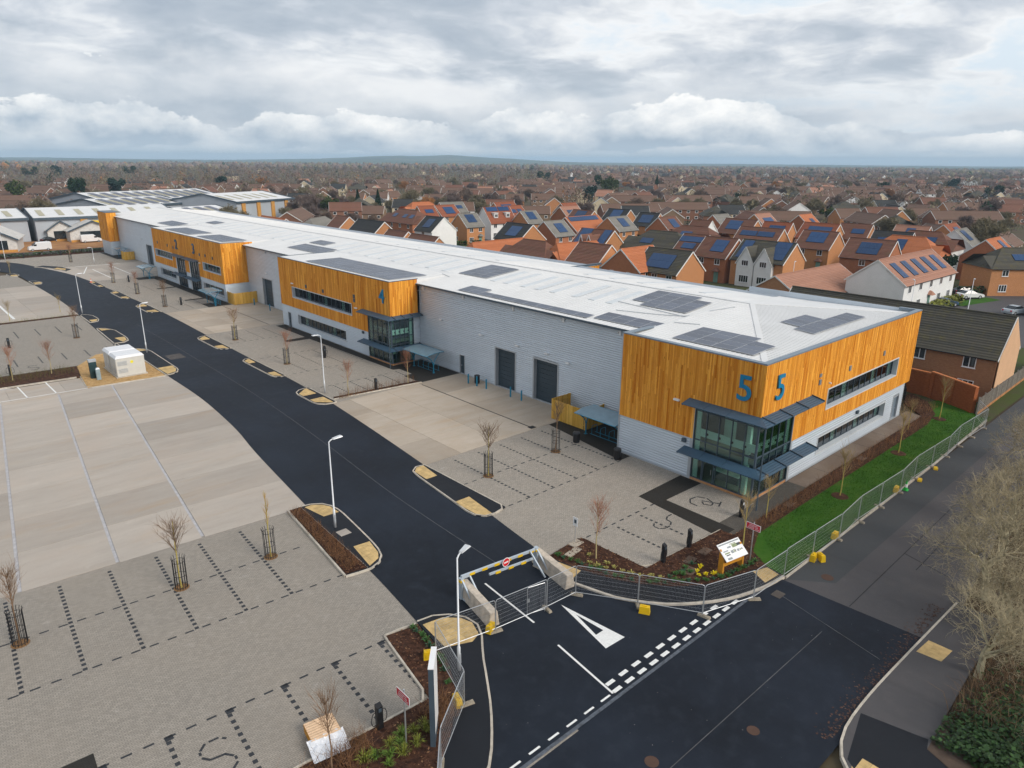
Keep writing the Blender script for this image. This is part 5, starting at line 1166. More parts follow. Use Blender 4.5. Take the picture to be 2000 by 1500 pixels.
for sx, xx, yy in ((1, 20.78, 26.85), (-1, 26.15, 26.45)):
    c = MB(); c.box(xx - .11, yy - .11, .036, xx + .11, yy + .11, 1.35); p = gp(c, 'post')
    c = MB(); c.box(xx - .13, yy - .13, 1.1, xx + .13, yy + .13, 1.24); c.build('yellow_band', M_YEL, p)
    c = MB(); c.bar((xx, yy, 1.3), (xx - .1, yy - 1.35, .1), .09); c.bar((xx, yy, .1), (xx - .1, yy - 1.35, .1), .09); gp(c, 'brace')
    c = MB(); c.bar((xx, yy, 1.3), (xx + sx * .55, yy - .05, 1.3), .09); c.bar((xx + sx * .55, yy - .05, 1.3), (xx + sx * .5, yy - 1.3, .1), .08); gp(c, 'brace')
c = MB(); c.bar((20.78, 26.85, 1.42), (26.1, 26.45, 1.22), .13, .13); arm = gp(c, 'arm'); c = MB(); c.bar((22.6, 26.6, .92), (26.05, 26.42, .68), .11, .11); gp(c, 'lower_arm')
for k in range(6): x0 = 21.3 + k * .85; c = MB(); c.bar((x0, 26.855 - (x0 - 20.78) * .0752 - .045, 1.405 - (x0 - 20.78) * .0376), (x0 + .36, 26.855 - (x0 + .36 - 20.78) * .0752 - .045, 1.405 - (x0 + .36 - 20.78) * .0376), .08, .145); c.build('yellow_band', M_YEL, arm)
for k in range(3): x0 = 23.0 + k * .95; c = MB(); c.bar((x0, 26.54 - (x0 - 22.6) * .052, .9 - (x0 - 22.6) * .0696), (x0 + .36, 26.54 - (x0 + .36 - 22.6) * .052, .9 - (x0 + .36 - 22.6) * .0696), .08, .125); gp(c, 'yellow_band', M_YEL)
c = MB(); c.tube([(0, 0, 0), (0, .02, 0)], .24, 18); o = gp(c, 'no_entry_disc', mat('sign_red', (.62, .01, .02), .45)); o.location = (23.75, 26.45, 1.3)
c = MB(); c.box(-.16, -.012, -.045, .16, -.002, .045); c.build('white_bar', M_WHITEP, o)
c = MB(); c.tube([(0, .004, 0), (0, .018, 0)], .28, 18); c.build('white_rim', M_WHITEP, o)

# ---- signs
M_RED = mat('red_plate', (.60, .012, .03), .45, var=.04)
def red_sign(x, y, z, hz, label):
    t = thing('notice_sign', label, 'sign', (x, y, z)); c = MB(); c.tube([(0, 0, 0), (0, 0, hz + .1)], .035, 8); c.build('post', M_STEEL, t)
    c = MB(); c.box(-.06, -.47, hz - .42, -.045, .47, hz); p = c.build('plate', M_WHITEP, t)
    c = MB(); c.box(-.066, -.435, hz - .39, -.06, .435, hz - .03); c.build('red_panel', M_RED, p)
    rr = random.Random(3)
    for row, words in enumerate(((9,), (6, 3), (7, 4))):
        zt = hz - .085 - row * .1; n = sum(words) + len(words) - 1; w = .062; u = n * w / 2; c = MB()
        for L in words:
            for k in range(L):
                yc = u - w / 2
                for q in ((0, .045, .016, .06), (0, 0, .016, .045), (.014, .044, .04, .06), (.014, .02, .036, .032) if rr.random() < .7 else (.026, .0, .04, .05), (.014, 0, .04, .014) if rr.random() < .5 else (.028, .03, .042, .06)):
                    c.box(-.069, yc + .02 - q[0], zt - .06 + q[1], -.066, yc + .02 - q[2], zt - .06 + q[3])
                u -= w
            u -= w
        struct(c.build('lettering', M_WHITEP, p), 'stuff')
red_sign(12.67, 20.3, .085, 2.62, 'red and white notice sign on a post beside the tall slab sign'); red_sign(36.4, 18.2, .085, 2.5, 'red and white notice sign on a post behind the display board')
t = thing('slab_sign', 'tall white slab sign with slate edge standing in the mulch bed', 'sign', (13.85, 19.9, .085), math.atan2(.95, .85))
c = MB(); c.box(-.65, -.1, .5, .65, .1, 3.85); c.build('panel', M_WHITEP, t); c = MB(); c.box(-.7, -.11, 0, -.65, .11, 3.86); c.box(-.65, -.09, 0, .65, .09, .5); c.build('edge', M_SLATE, t); c = MB(); c.box(-.71, -.12, 3.86, .66, .12, 3.9); c.build('cap', M_WHITEP, t)
t = thing('display_board', 'white site plan board on an orange timber lectern in the corner bed', 'display board', (34.6, 18.35, .085), rad(-10))
for sx in (-.85, .85): c = MB(); c.hexa(((sx - .06, -.08, 0), (sx + .06, -.08, 0), (sx + .06, .3, 0), (sx - .06, .3, 0), (sx - .06, -.05, 1.05), (sx + .06, -.05, 1.05), (sx + .06, .28, 1.5), (sx - .06, .28, 1.5))); c.build('leg', mat('orange_timber', (.55, .24, .02), .6, var=.2, scale=6), t)
c = MB(); c.bar((-.8, 0, .55), (.8, 0, .55), .07, .16); c.build('cross_rail', MT['orange_timber'], t)
BRD = thing('x', 'x', 'x'); bpy.data.objects.remove(BRD)
c = MB(); c.box(-.92, -.56, -.02, .92, .56, .02); pl = c.build('board', M_WHITEP, t); pl.location = (0, .12, 1.3); pl.rotation_euler = (rad(38), 0, 0)
rr = random.Random(5); INK = [mat('ink_dark', (.06, .07, .07), .6, var=.3, scale=20), mat('ink_grey', (.28, .31, .32), .6, var=.3, scale=20), mat('ink_green', (.25, .30, .16), .6, var=.4, scale=20)]
for k, (x0, y0, x1, y1) in enumerate(((-.85, .42, .85, .5), (-.75, .0, -.35, .07), (-.72, -.14, -.3, -.06), (-.68, -.25, -.35, -.19), (-.3, .15, .0, .25), (.1, .1, .5, .3), (.5, .12, .82, .28), (-.2, -.2, .0, -.02), (.03, -.2, .1, .0), (.13, -.18, .2, -.02), (.3, -.2, .48, -.06), (.52, -.18, .62, -.08), (.66, -.17, .76, -.09), (-.72, -.5, -.35, -.38), (.0, .32, .5, .36))):
    c = MB(); c.box(x0, y0, .02, x1, y1, .0225); c.build('plan_print', INK[k % 3 if k else 1], pl)
t = thing('charger_sign', 'small white information sign on a thin post at the corner bed slabs', 'sign', (29.9, 26.75, .11)); c = MB(); c.tube([(0, 0, 0), (0, 0, 1.5)], .025, 6); c.build('post', M_STEEL, t)
c = MB(); c.box(-.02, -.2, 1.15, 0, .2, 1.75); p = c.build('plate', M_WHITEP, t); c = MB(); c.box(-.026, -.09, 1.35, -.02, .09, 1.6); c.build('print', M_SLATE, p)
# ---- charge points
def charger(x, y, z, rz, label, white=False):
    t = thing('charge_point', label, 'charge point', (x, y, z), rz, 'electric car charge points'); c = MB(); c.hexa(((-.14, -.1, 0), (.14, -.1, 0), (.14, .1, 0), (-.14, .1, 0), (-.14, -.1, 1.18), (.14, -.1, 1.18), (.14, .1, 1.3), (-.14, .1, 1.3))); c.build('pedestal', M_BLACK, t)
    for s in (-1, 1): c = MB(); c.tube(smooth_path([(s * .15, 0, .95), (s * .3, 0, .9), (s * .38, 0, .55), (s * .3, 0, .3), (s * .15, 0, .35)], 3), .018, 5); c.build('cable', M_BLACK, t)
    c = MB(); c.box(-.07, -.115, .95, .07, -.1, 1.12); c.build('screen', M_WHITEP if white else M_SLATE, t)
for x, y, rz, lab, w in ((12.3, 21.75, 0, 'black charge point on the kerb beside the wooden pallet', 0), (32.25, 21.6, .1, 'black charge point at the tip of the unit five charging bays', 0), (34.95, 21.6, .1, 'stout black charge point between the two charging bays', 0), (41.05, 21.55, .1, 'black charge point with white screens by the glazed corner', 1), (39.3, 77.4, .0, 'black charge point standing in a pair before the unit four wall', 0), (39.7, 78.1, .0, 'second black charge point of the pair before the unit four wall', 0), (37.2, 62.2, 0, 'black charge point in the strip bed of unit four', 0), (11.2, 107.8, 0, 'black charge point in the middle of the charging car park', 0), (9.3, 93.2, 0, 'black charge point at the edge of the charging bed', 0), (37.25, 153.1, 0, 'black charge point on the unit two forecourt', 0), (37.2, 122.7, 0, 'black charge point on the unit three forecourt', 0), (28, 206.3, 0, 'black charge point before the north hedge by the lamp post', 0), (36, 207, 0, 'black charge point before the north hedge near the container', 0), (43, 207.4, 0, 'black charge point before the north hedge near the end unit', 0)):
    charger(x, y, .03, rz, lab, w)
# ---- pallet and its plastic sheet
t = thing('wooden_pallet', 'pale new timber pallet with orange ends on the paving kerb', 'pallet', (10.3, 23.05, .12), rad(-9)); M_PAL = mat('fresh_pine', (.72, .50, .32), .7, var=.15, scale=4)
for k in range(8): c = MB(); yy = -.5 + k * .143; c.box(-.62, yy - .055, .35, .62, yy + .055, .375); c.build('slat', M_PAL, t)
for xx in (-.58, 0, .58): c = MB(); c.box(xx - .05, -.55, .25, xx + .05, .55, .348); c.build('bearer', MT['orange_timber'], t)
for xx in (-.58, 0, .58): c = MB(); c.box(xx - .05, -.5, 0, xx + .05, .5, .25); c.build('block', MT['orange_timber'], t)
c = MB(); n = 18; rr = random.Random(9)
for i in range(n):
    for j in range(9): pass
def crumple(nx, ny, w, d, f):
    c = MB(); V = [[(x / nx * w - w / 2, y / ny * d, f(x / nx, y / ny)) for x in range(nx + 1)] for y in range(ny + 1)]
    for y in range(ny):
        for x in range(nx): c.face([V[y][x], V[y][x + 1], V[y + 1][x + 1], V[y + 1][x]])
    return c
c = crumple(22, 14, 1.55, -.95, lambda u, v: max(.02, .36 * (1 - v * 1.15) + .10 * noise.noise(Vector((u * 7, v * 5, 2))) + .04 * noise.noise(Vector((u * 19, v * 15, 2)))))
o = c.build('plastic_sheet', mat('clear_polythene', (.70, .72, .76), .25, var=.08)); o.location = (10.2, 22.62, .12); o.rotation_euler = (0, 0, rad(-9)); tag(o, 'crumpled white polythene sheet hanging off the wooden pallet', 'plastic sheet')
# ---- substation kiosk, cabinets
t = thing('substation_kiosk', 'pale grey double substation kiosk on the gold gravel plot', 'kiosk', (19.4, 84.4, .06)); M_KIOSK = mat('kiosk_grey', (.58, .57, .53), .6, var=.05, scale=2)
for k, y0 in enumerate((0, 2.75)):
    c = MB(); c.hexa(((-1.45, y0, .12), (1.45, y0, .12), (1.45, y0 + 2.6, .12), (-1.45, y0 + 2.6, .12), (-1.45, y0, 2.15), (1.45, y0, 2.15), (1.45, y0 + 2.6, 2.15), (-1.45, y0 + 2.6, 2.15))); p = c.build('housing', M_KIOSK, t)
    c = MB(); c.hexa(((-1.5, y0 - .03, 2.15), (1.5, y0 - .03, 2.15), (1.5, y0 + 2.63, 2.15), (-1.5, y0 + 2.63, 2.15), (-1.3, y0 + .1, 2.42), (1.3, y0 + .1, 2.42), (1.3, y0 + 2.5, 2.42), (-1.3, y0 + 2.5, 2.42))); c.build('roof', mat('kiosk_roof', (.72, .73, .75), .5, var=.05), t)
    for j in range(2):
        d = MB(); d.box(-1.49, y0 + .12 + j * 1.2, .2, -1.452, y0 + 1.2 + j * 1.2, 2.05); dd = d.build('door', M_KIOSK, p); d = MB()
        for s in range(7): d.box(-1.505, y0 + .3 + j * 1.2, .4 + s * .09, -1.49, y0 + 1.0 + j * 1.2, .44 + s * .09)
        d.build('vent', M_GREY, dd)
    if k == 0:
        for zz in (.5, 1.35):
            d = MB()
            for s in range(7): d.box(-1.3, y0 - .02, zz + s * .07, -.35, y0 - .001, zz + s * .07 + .03)
            d.build('vent', M_GREY, p)
        d = MB(); d.tube([(.15, y0 - .02, 1.62), (.15, y0 - .001, 1.62)], .16, 12); d.build('warning_disc', mat('disc_yellow', (.8, .72, .05), .5), p)
c = MB(); c.box(-1.6, -.12, 0, 1.6, 5.5, .12); c.build('plinth', M_KERB, t)
t = thing('feeder_cabinet', 'tall dark green cabinet with pale top on the gold gravel', 'cabinet', (16.05, 86.3, .06)); c = MB(); c.box(-.35, -.25, 0, .35, .25, 1.85); c.build('body', mat('cabinet_green', (.012, .04, .045), .5), t); c = MB(); c.box(-.38, -.28, 1.85, .38, .28, 2.1); c.build('cap', M_GREY, t)
t = thing('meter_pillar', 'slim grey meter pillar in front of the dark green cabinet', 'cabinet', (16.25, 85.2, .06)); c = MB(); c.box(-.2, -.15, 0, .2, .15, 1.2); c.build('body', mat('pillar_grey', (.26, .34, .37), .5), t); c = MB(); c.hexa(((-.21, -.16, 1.2), (.21, -.16, 1.2), (.21, .16, 1.2), (-.21, .16, 1.2), (-.12, -.1, 1.36), (.12, -.1, 1.36), (.12, .1, 1.36), (-.12, .1, 1.36))); c.build('cap', M_GREY, t)

# ---- cycle shelters
M_PERSPEX = mat('perspex_roof', (.20, .30, .36), .15, var=.1, spec=.9)  # opaque blue-grey colour stands in for sky reflected on the clear roof
def shelter(x, y, L, rz, label, mirror=1):
    t = thing('cycle_shelter', label, 'cycle shelter', (x, y, .025), rz, 'teal cycle shelters')
    for yy in (.35, L - .35):
        c = MB(); c.box(-.12, yy - .12, 0, .12, yy + .12, .03); c.tube([(0, yy, 0), (0, yy, .9)], .06, 8)
        c.tube(smooth_path([(0, yy, .85), (-.25, yy, 1.5), (-1.0, yy, 2.12), (-1.2, yy, 2.2)], 3), .05, 6); c.tube(smooth_path([(0, yy, .85), (.2, yy, 1.5), (.8, yy, 2.2), (1.15, yy, 2.38)], 3), .05, 6)
        c.build('post', M_TEAL, t)
    c = MB(); N_ = 8; prof = [(-1.25 + 2.5 * i / N_, 2.2 + .18 * i / N_ + .12 * math.sin(math.pi * i / N_)) for i in range(N_ + 1)]
    for (xa, za), (xb, zb) in zip(prof, prof[1:]): c.hexa(((xa, 0, za), (xb, 0, zb), (xb, L, zb), (xa, L, za), (xa, 0, za + .012), (xb, 0, zb + .012), (xb, L, zb + .012), (xa, L, za + .012)))
    c.build('roof', M_PERSPEX, t)
    for yy in (0, L / 2, L): c = MB(); c.tube([(xa, yy, za - .02) for xa, za in prof], .03, 5); c.build('rib', M_TEAL, t)
    for e in (0, N_): c = MB(); c.tube([(prof[e][0], 0, prof[e][1]), (prof[e][0], L, prof[e][1])], .035, 5); c.build('edge_rail', M_TEAL, t)
    for k in range(4):
        yy = .8 + k * (L - 1.6) / 3; c = MB(); c.tube(smooth_path([(.3, yy, 0), (.3, yy, .65), (.42, yy, .8), (.9, yy, .8), (1.0, yy, .65), (1.0, yy, 0)], 3), .025, 6); c.build('cycle_hoop', M_TEAL, t)
    c = MB(); c.bar((.3, .6, .02), (.3, L - .6, .02), .05, .03); c.bar((1.0, .6, .02), (1.0, L - .6, .02), .05, .03); c.build('ground_rail', M_TEAL, t)
shelter(44.6, 34.85, 4.6, 0, 'teal cycle shelter against the unit five wall'); shelter(45.55, 63.0, 4.6, 0, 'teal cycle shelter beside the unit four glazed entrance'); shelter(41.3, 118.2, 4.4, 0, 'teal cycle shelter at the unit three end of the twin block'); shelter(41.5, 154.3, 4.4, 0, 'teal cycle shelter at the unit two end of the twin block'); shelter(46.0, 190.5, 4.4, 0, 'teal cycle shelter beside the far end wall')
# ---- timber stores
def bin_store(label, walls, h=1.95):
    cx = sum(w[0][0] for w in walls) / len(walls); cy = sum(w[0][1] for w in walls) / len(walls); t = thing('bin_store', label, 'bin store', (cx, cy, .02), 0, 'timber bin stores')
    for a, c_ in walls:
        L = math.dist(a, c_); an = math.atan2(c_[1] - a[1], c_[0] - a[0]); n = int(L / .14); c = MB()
        for i in range(n): c.cv = R.random(); c.box(i * .14 + .008, -.02 - R.uniform(0, .006), .05, i * .14 + .132, .015, h + R.uniform(-.02, .02))
        o = c.build('board_run', M_TIMF, t); o.location = (a[0] - cx, a[1] - cy, 0); o.rotation_euler = (0, 0, an); struct(o, 'stuff')
        c = MB(); [c.box(x_ - .05, .016, 0, x_ + .05, .11, h + .03) for x_ in (.05, L / 2, L - .05)]; [c.box(.1, .0155, z_, L - .1, .06, z_ + .09) for z_ in (.4, 1.5)]
        o = c.build('frame', M_TIMF, t); o.location = (a[0] - cx, a[1] - cy, 0); o.rotation_euler = (0, 0, an)
bin_store('yellow timber bin store between the roller door and the cycle shelter', [((45.1, 43.9), (45.1, 39.7)), ((47.7, 44.0), (45.15, 44.0)), ((45.15, 39.65), (47.7, 39.65))])
bin_store('long yellow timber bin store below the unit three side wall', [((43.9, 116.9), (48.5, 116.9)), ((43.85, 119.6), (43.85, 116.95))]); bin_store('yellow timber bin store near the far end cycle shelter', [((45.6, 187.2), (47.7, 187.2)), ((45.55, 190.2), (45.55, 187.25))])
# ---- bollards, bins
b = MB(); b.lathe([(.085, 0), (.085, 1.02), (.06, 1.08)], n=12); BOL = b.mesh('bollard', M_TEAL)
for k, (x, y) in enumerate(((46.1, 57.7), (46.15, 56.3), (46.3, 54.9), (46.45, 51.2), (46.5, 49.6), (46.55, 45.2), (46.4, 108.9), (46.4, 115))):
    o = obj('bollard', BOL, None, (x, y, .026)); tag(o, 'teal steel bollard, ' + (ORD[k] + ' in the row along the unit four and five roller doors' if k < 6 else ('near' if k == 6 else 'far') + ' side of the goods yard roller door'), 'bollard', 'teal bollards at the roller doors')
def litter_bin(x, y, label, h=.95):
    t = thing('litter_bin', label, 'bin', (x, y, .03)); c = MB(); c.lathe([(.27, 0), (.3, .1), (.3, h - .15)], n=12); c.build('body', M_BLACK, t); c = MB(); c.lathe([(.32, h - .15), (.32, h - .05), (.2, h)], n=12); c.build('lid', mat('bin_lid', (.03, .032, .035), .4), t)
litter_bin(46.85, 57.1, 'black litter bin behind the teal bollards'); litter_bin(42.5, 38.3, 'black litter bin at the cycle shelter apron'); litter_bin(42.35, 33.6, 'black litter bin beside the silver ribbed wall')
# ---- small plants in the beds: one object each
def tuft(seed, n, h, w, spread, droop=.5):
    rr = random.Random(seed); c = MB()
    for i in range(n):
        a = rr.uniform(0, 6.283); L = h * rr.uniform(.6, 1.1); o = spread * rr.random(); x, y = o * .3 * math.cos(a), o * .3 * math.sin(a); ww = w * rr.uniform(.6, 1.2); c.cv = rr.random()
        p1 = Vector((x + o * .6 * math.cos(a), y + o * .6 * math.sin(a), L * .75)); p2 = Vector((x + o * 1.2 * math.cos(a), y + o * 1.2 * math.sin(a), L * (1 - droop * .5))); s = Vector((-math.sin(a), math.cos(a), 0)) * ww; p0 = Vector((x, y, 0))
        c.face([p0 - s * .5, p0 + s * .5, p1 + s, p1 - s]); c.face([p1 - s, p1 + s, p2])
    return c
G1 = mat('leaf_green', (.05, .13, .025), .7, var=.25, bv=.45, rnd=0); G2 = mat('leaf_blue_green', (.035, .10, .045), .7, var=.25, bv=.4); G3 = mat('cream_leaf', (.40, .36, .10), .7, var=.2, bv=.35); G4 = mat('yellow_flower', (.78, .62, .01), .6, var=.15, bv=.2); G5 = mat('grass_clump', (.20, .22, .03), .8, var=.2, bv=.5); G6 = mat('dry_stem', (.20, .10, .045), .9, var=.3, bv=.5)
PL = {'green': [tuft(s, 40, .26, .035, .2).mesh('bedding_plant', m) for s, m in ((1, G1), (2, G2), (3, G1))], 'cream': [tuft(4, 42, .22, .022, .2).mesh('bedding_plant', G3)], 'yellow': [tuft(5, 30, .24, .035, .16).mesh('bedding_plant', G4)], 'tuft': [tuft(6, 90, .42, .014, .34).mesh('bedding_plant', G5), tuft(7, 80, .38, .014, .3).mesh('bedding_plant', mat('grass_clump_green', (.11, .19, .025), .8, var=.2, bv=.5))]}
LAB = {'green': 'small green bedding plant in the mulch of the corner bed', 'cream': 'small cream striped grass plant in the corner bed', 'yellow': 'small bright yellow flowering plant below the display board', 'tuft': 'spiky green and yellow grass clump near the slab sign', 'swgreen': 'small green plant beside the corner footway lamp post'}
pos = {'green': [(27.91, 26.3), (27.93, 25.88), (28.12, 25.47), (28.29, 25.04), (28.27, 24.63), (28.31, 24.03), (28.61, 23.58), (28.58, 23.01), (28.77, 22.53), (29.0, 22.15), (29.18, 21.58), (29.81, 20.78), (30.14, 20.52), (30.39, 20.12), (30.94, 19.89), (31.27, 19.55), (31.58, 19.33), (32.0, 19.01), (32.39, 18.69), (32.84, 18.47), (33.33, 18.27), (33.78, 18.08), (34.23, 18.1), (34.73, 18.06), (35.24, 17.98), (35.51, 17.92), (35.97, 17.89), (36.5, 17.9), (32.18, 20.14), (31.89, 19.94), (32.46, 19.79), (33.29, 20.27), (32.67, 20.29), (31.64, 20.25), (31.13, 20.34)],
       'cream': [(29.41, 25.06), (28.76, 24.48), (28.86, 23.95), (29.49, 23.74), (29.05, 23.43), (29.47, 23.12), (29.53, 22.58), (29.73, 22.07), (29.97, 21.55), (30.34, 21.08), (30.66, 20.64)], 'yellow': [(33.31, 19.69), (32.83, 19.59), (32.91, 19.03), (32.54, 19.27), (33.31, 18.77)],
       'tuft': [(13.27, 20.6), (12.74, 20.73), (12.1, 20.67), (12.49, 20.36), (12.95, 19.91), (11.79, 20.15), (12.27, 19.89), (11.49, 19.82), (13.67, 20.33), (11.31, 20.49), (10.9, 20.6), (10.4, 19.8), (11.0, 19.3)], 'swgreen': [(17.25, 26.41), (17.19, 26.04), (17.21, 25.55), (17.12, 25.09), (17.0, 24.62), (16.85, 23.59), (16.75, 23.25), (16.5, 22.75), (16.1, 21.97)]}
for kind, L in pos.items():
    for i, (x, y) in enumerate(L):
        ms = PL['green' if kind == 'swgreen' else kind]; o = obj('bedding_plant', ms[i % len(ms)], None, (x, y, .083), R.uniform(0, 6.28)); s = R.uniform(.8, 1.15); o.scale = (s, s, s * R.uniform(.8, 1.1)); tag(o, LAB[kind], 'plant', 'bedding plants: ' + kind)
# dry hedge stems and low planting that nobody could count
def stems(name, parent, boxes, n, h, m, lean=.25):
    c = MB()
    for _ in range(n):
        x0, y0, x1, y1 = R.choice(boxes); x = R.uniform(x0, x1); y = R.uniform(y0, y1); L = h * R.uniform(.5, 1.2); c.cv = R.random()
        c.tube([(x, y, .08), (x + R.gauss(0, lean) * L * .5, y + R.gauss(0, lean) * L * .5, .08 + L * .5), (x + R.gauss(0, lean) * L, y + R.gauss(0, lean) * L, .08 + L)], [.008, .006, .002], 3, cap=False)
    o = c.build(name, m, parent); return struct(o, 'stuff')
stems('hedge_stems', BED_I, [(17.4, 33.4, 18.4, 36), (17.6, 36, 18.6, 39), (17.9, 39, 18.8, 42.3)], 900, .55, G6)
stems('hedge_stems', BED_E, [(40, 19.6, 48, 20.5), (48, 19.6, 60, 20.6), (60, 19.6, 72, 20.6), (73, 20.5, 77, 23)], 1500, .6, G6)
stems('hedge_stems', BED_SW, [(7.5, 19.5, 10.6, 21.8), (10, 20.9, 11.5, 21.8), (14, 20, 15.4, 21.4)], 700, .8, G6, .4)
stems('hedge_stems', BED_4, [(32.7, 61.9, 42, 62.3)], 300, .9, G6, .1); stems('hedge_stems', BED_D, [(-5, 124.6, 22, 125)], 500, .5, G5); stems('hedge_stems', BED_C, [(-3, 89.6, 15, 92.6)], 900, .7, mat('shrub_mix', (.13, .12, .03), .9, var=.3, bv=.5)); stems('hedge_stems', BED_N, [(-5, 207.5, 47, 210)], 1500, .8, mat('hedge_dark', (.10, .045, .025), .9, var=.3, bv=.5))

# ---- boundary at the east end of the lawn
def wall_run(name, a, c_, h, w, m, cap, label, cat):
    L = math.dist(a, c_); t = thing(name, label, cat, (a[0], a[1], -.05), math.atan2(c_[1] - a[1], c_[0] - a[0])); c = MB(); c.box(0, -w / 2, 0, L, w / 2, h); c.build('brickwork', m, t)
    c = MB(); c.box(-.04, -w / 2 - .05, h, L + .04, w / 2 + .05, h + .12); c.build('coping', cap, t)
    for x_ in (.2, L / 2, L - .2): c = MB(); c.box(x_ - .22, -w / 2 - .08, 0, x_ + .22, w / 2 + .081, h + .002); c.build('pier', m, t)
    return t
M_WALLB = m_brick('wall_brick', (.40, .125, .042), (.30, .085, .03)); M_COP = mat('coping_brick', (.50, .17, .06), .8, var=.2, scale=6)
wall_run('brick_wall', (79.7, 22.5), (77.15, 17.75), 2.7, .25, M_WALLB, M_COP, 'orange brick boundary wall at the end of the lawn', 'wall'); wall_run('brick_wall', (79.8, 22.65), (81.2, 36), 2.5, .25, M_WALLB, M_COP, 'orange brick boundary wall running behind the black railings', 'wall')
t = thing('railing_fence', 'black vertical railing fence between the building corner and brick wall', 'fence', (72.3, 22.4, 0), math.atan2(2.6, 6.6)); c = MB(); c.bar((0, 0, .2), (7.1, 0, .2), .04); c.bar((0, 0, 2.2), (7.1, 0, 2.2), .04); c.build('rail', M_BLACK, t)
c = MB(); [c.bar((.1 + k * .11, 0, .08), (.1 + k * .11, 0, 2.4), .022) for k in range(63)]; struct(c.build('pales', M_BLACK, t), 'stuff')
for k in range(4): c = MB(); c.bar((.05 + k * 2.3, .03, 0), (.05 + k * 2.3, .03, 2.5), .08); c.build('post', M_BLACK, t)
def board_fence(a, c_, h, label, base=True):
    L = math.dist(a, c_); t = thing('board_fence', label, 'fence', (a[0], a[1], 0), math.atan2(c_[1] - a[1], c_[0] - a[0])); M_OLDT = mat('weathered_timber', (.16, .14, .115), .9, var=.25, scale=3, bv=.25); n = int(L / 2.0)
    for k in range(n):
        c = MB()
        for j in range(14): c.cv = R.random(); c.box(k * 2 + .05 + j * .136, -.02, .3, k * 2 + .175 + j * .136, .012, h + R.uniform(-.015, .015))
        struct(c.build('fence_bay', M_OLDT, t), 'stuff'); c = MB(); c.box(k * 2 - .05, .013, 0, k * 2 + .05, .11, h + .1); c.build('post', mat('fence_post', (.35, .33, .30), .9), t)
        c = MB(); c.box(k * 2 + .05, -.03, 0, k * 2 + 1.95, .02, .3); c.build('gravel_board', mat('gravel_board', (.42, .19, .07), .9, var=.25, scale=2), t)
board_fence((77.0, 17.3), (103, 17.6), 1.75, 'weathered grey board fence behind the brick terrace garden')
board_fence((81.6, 18.0), (81.6, 18.1), 1.6, 'x') if False else None

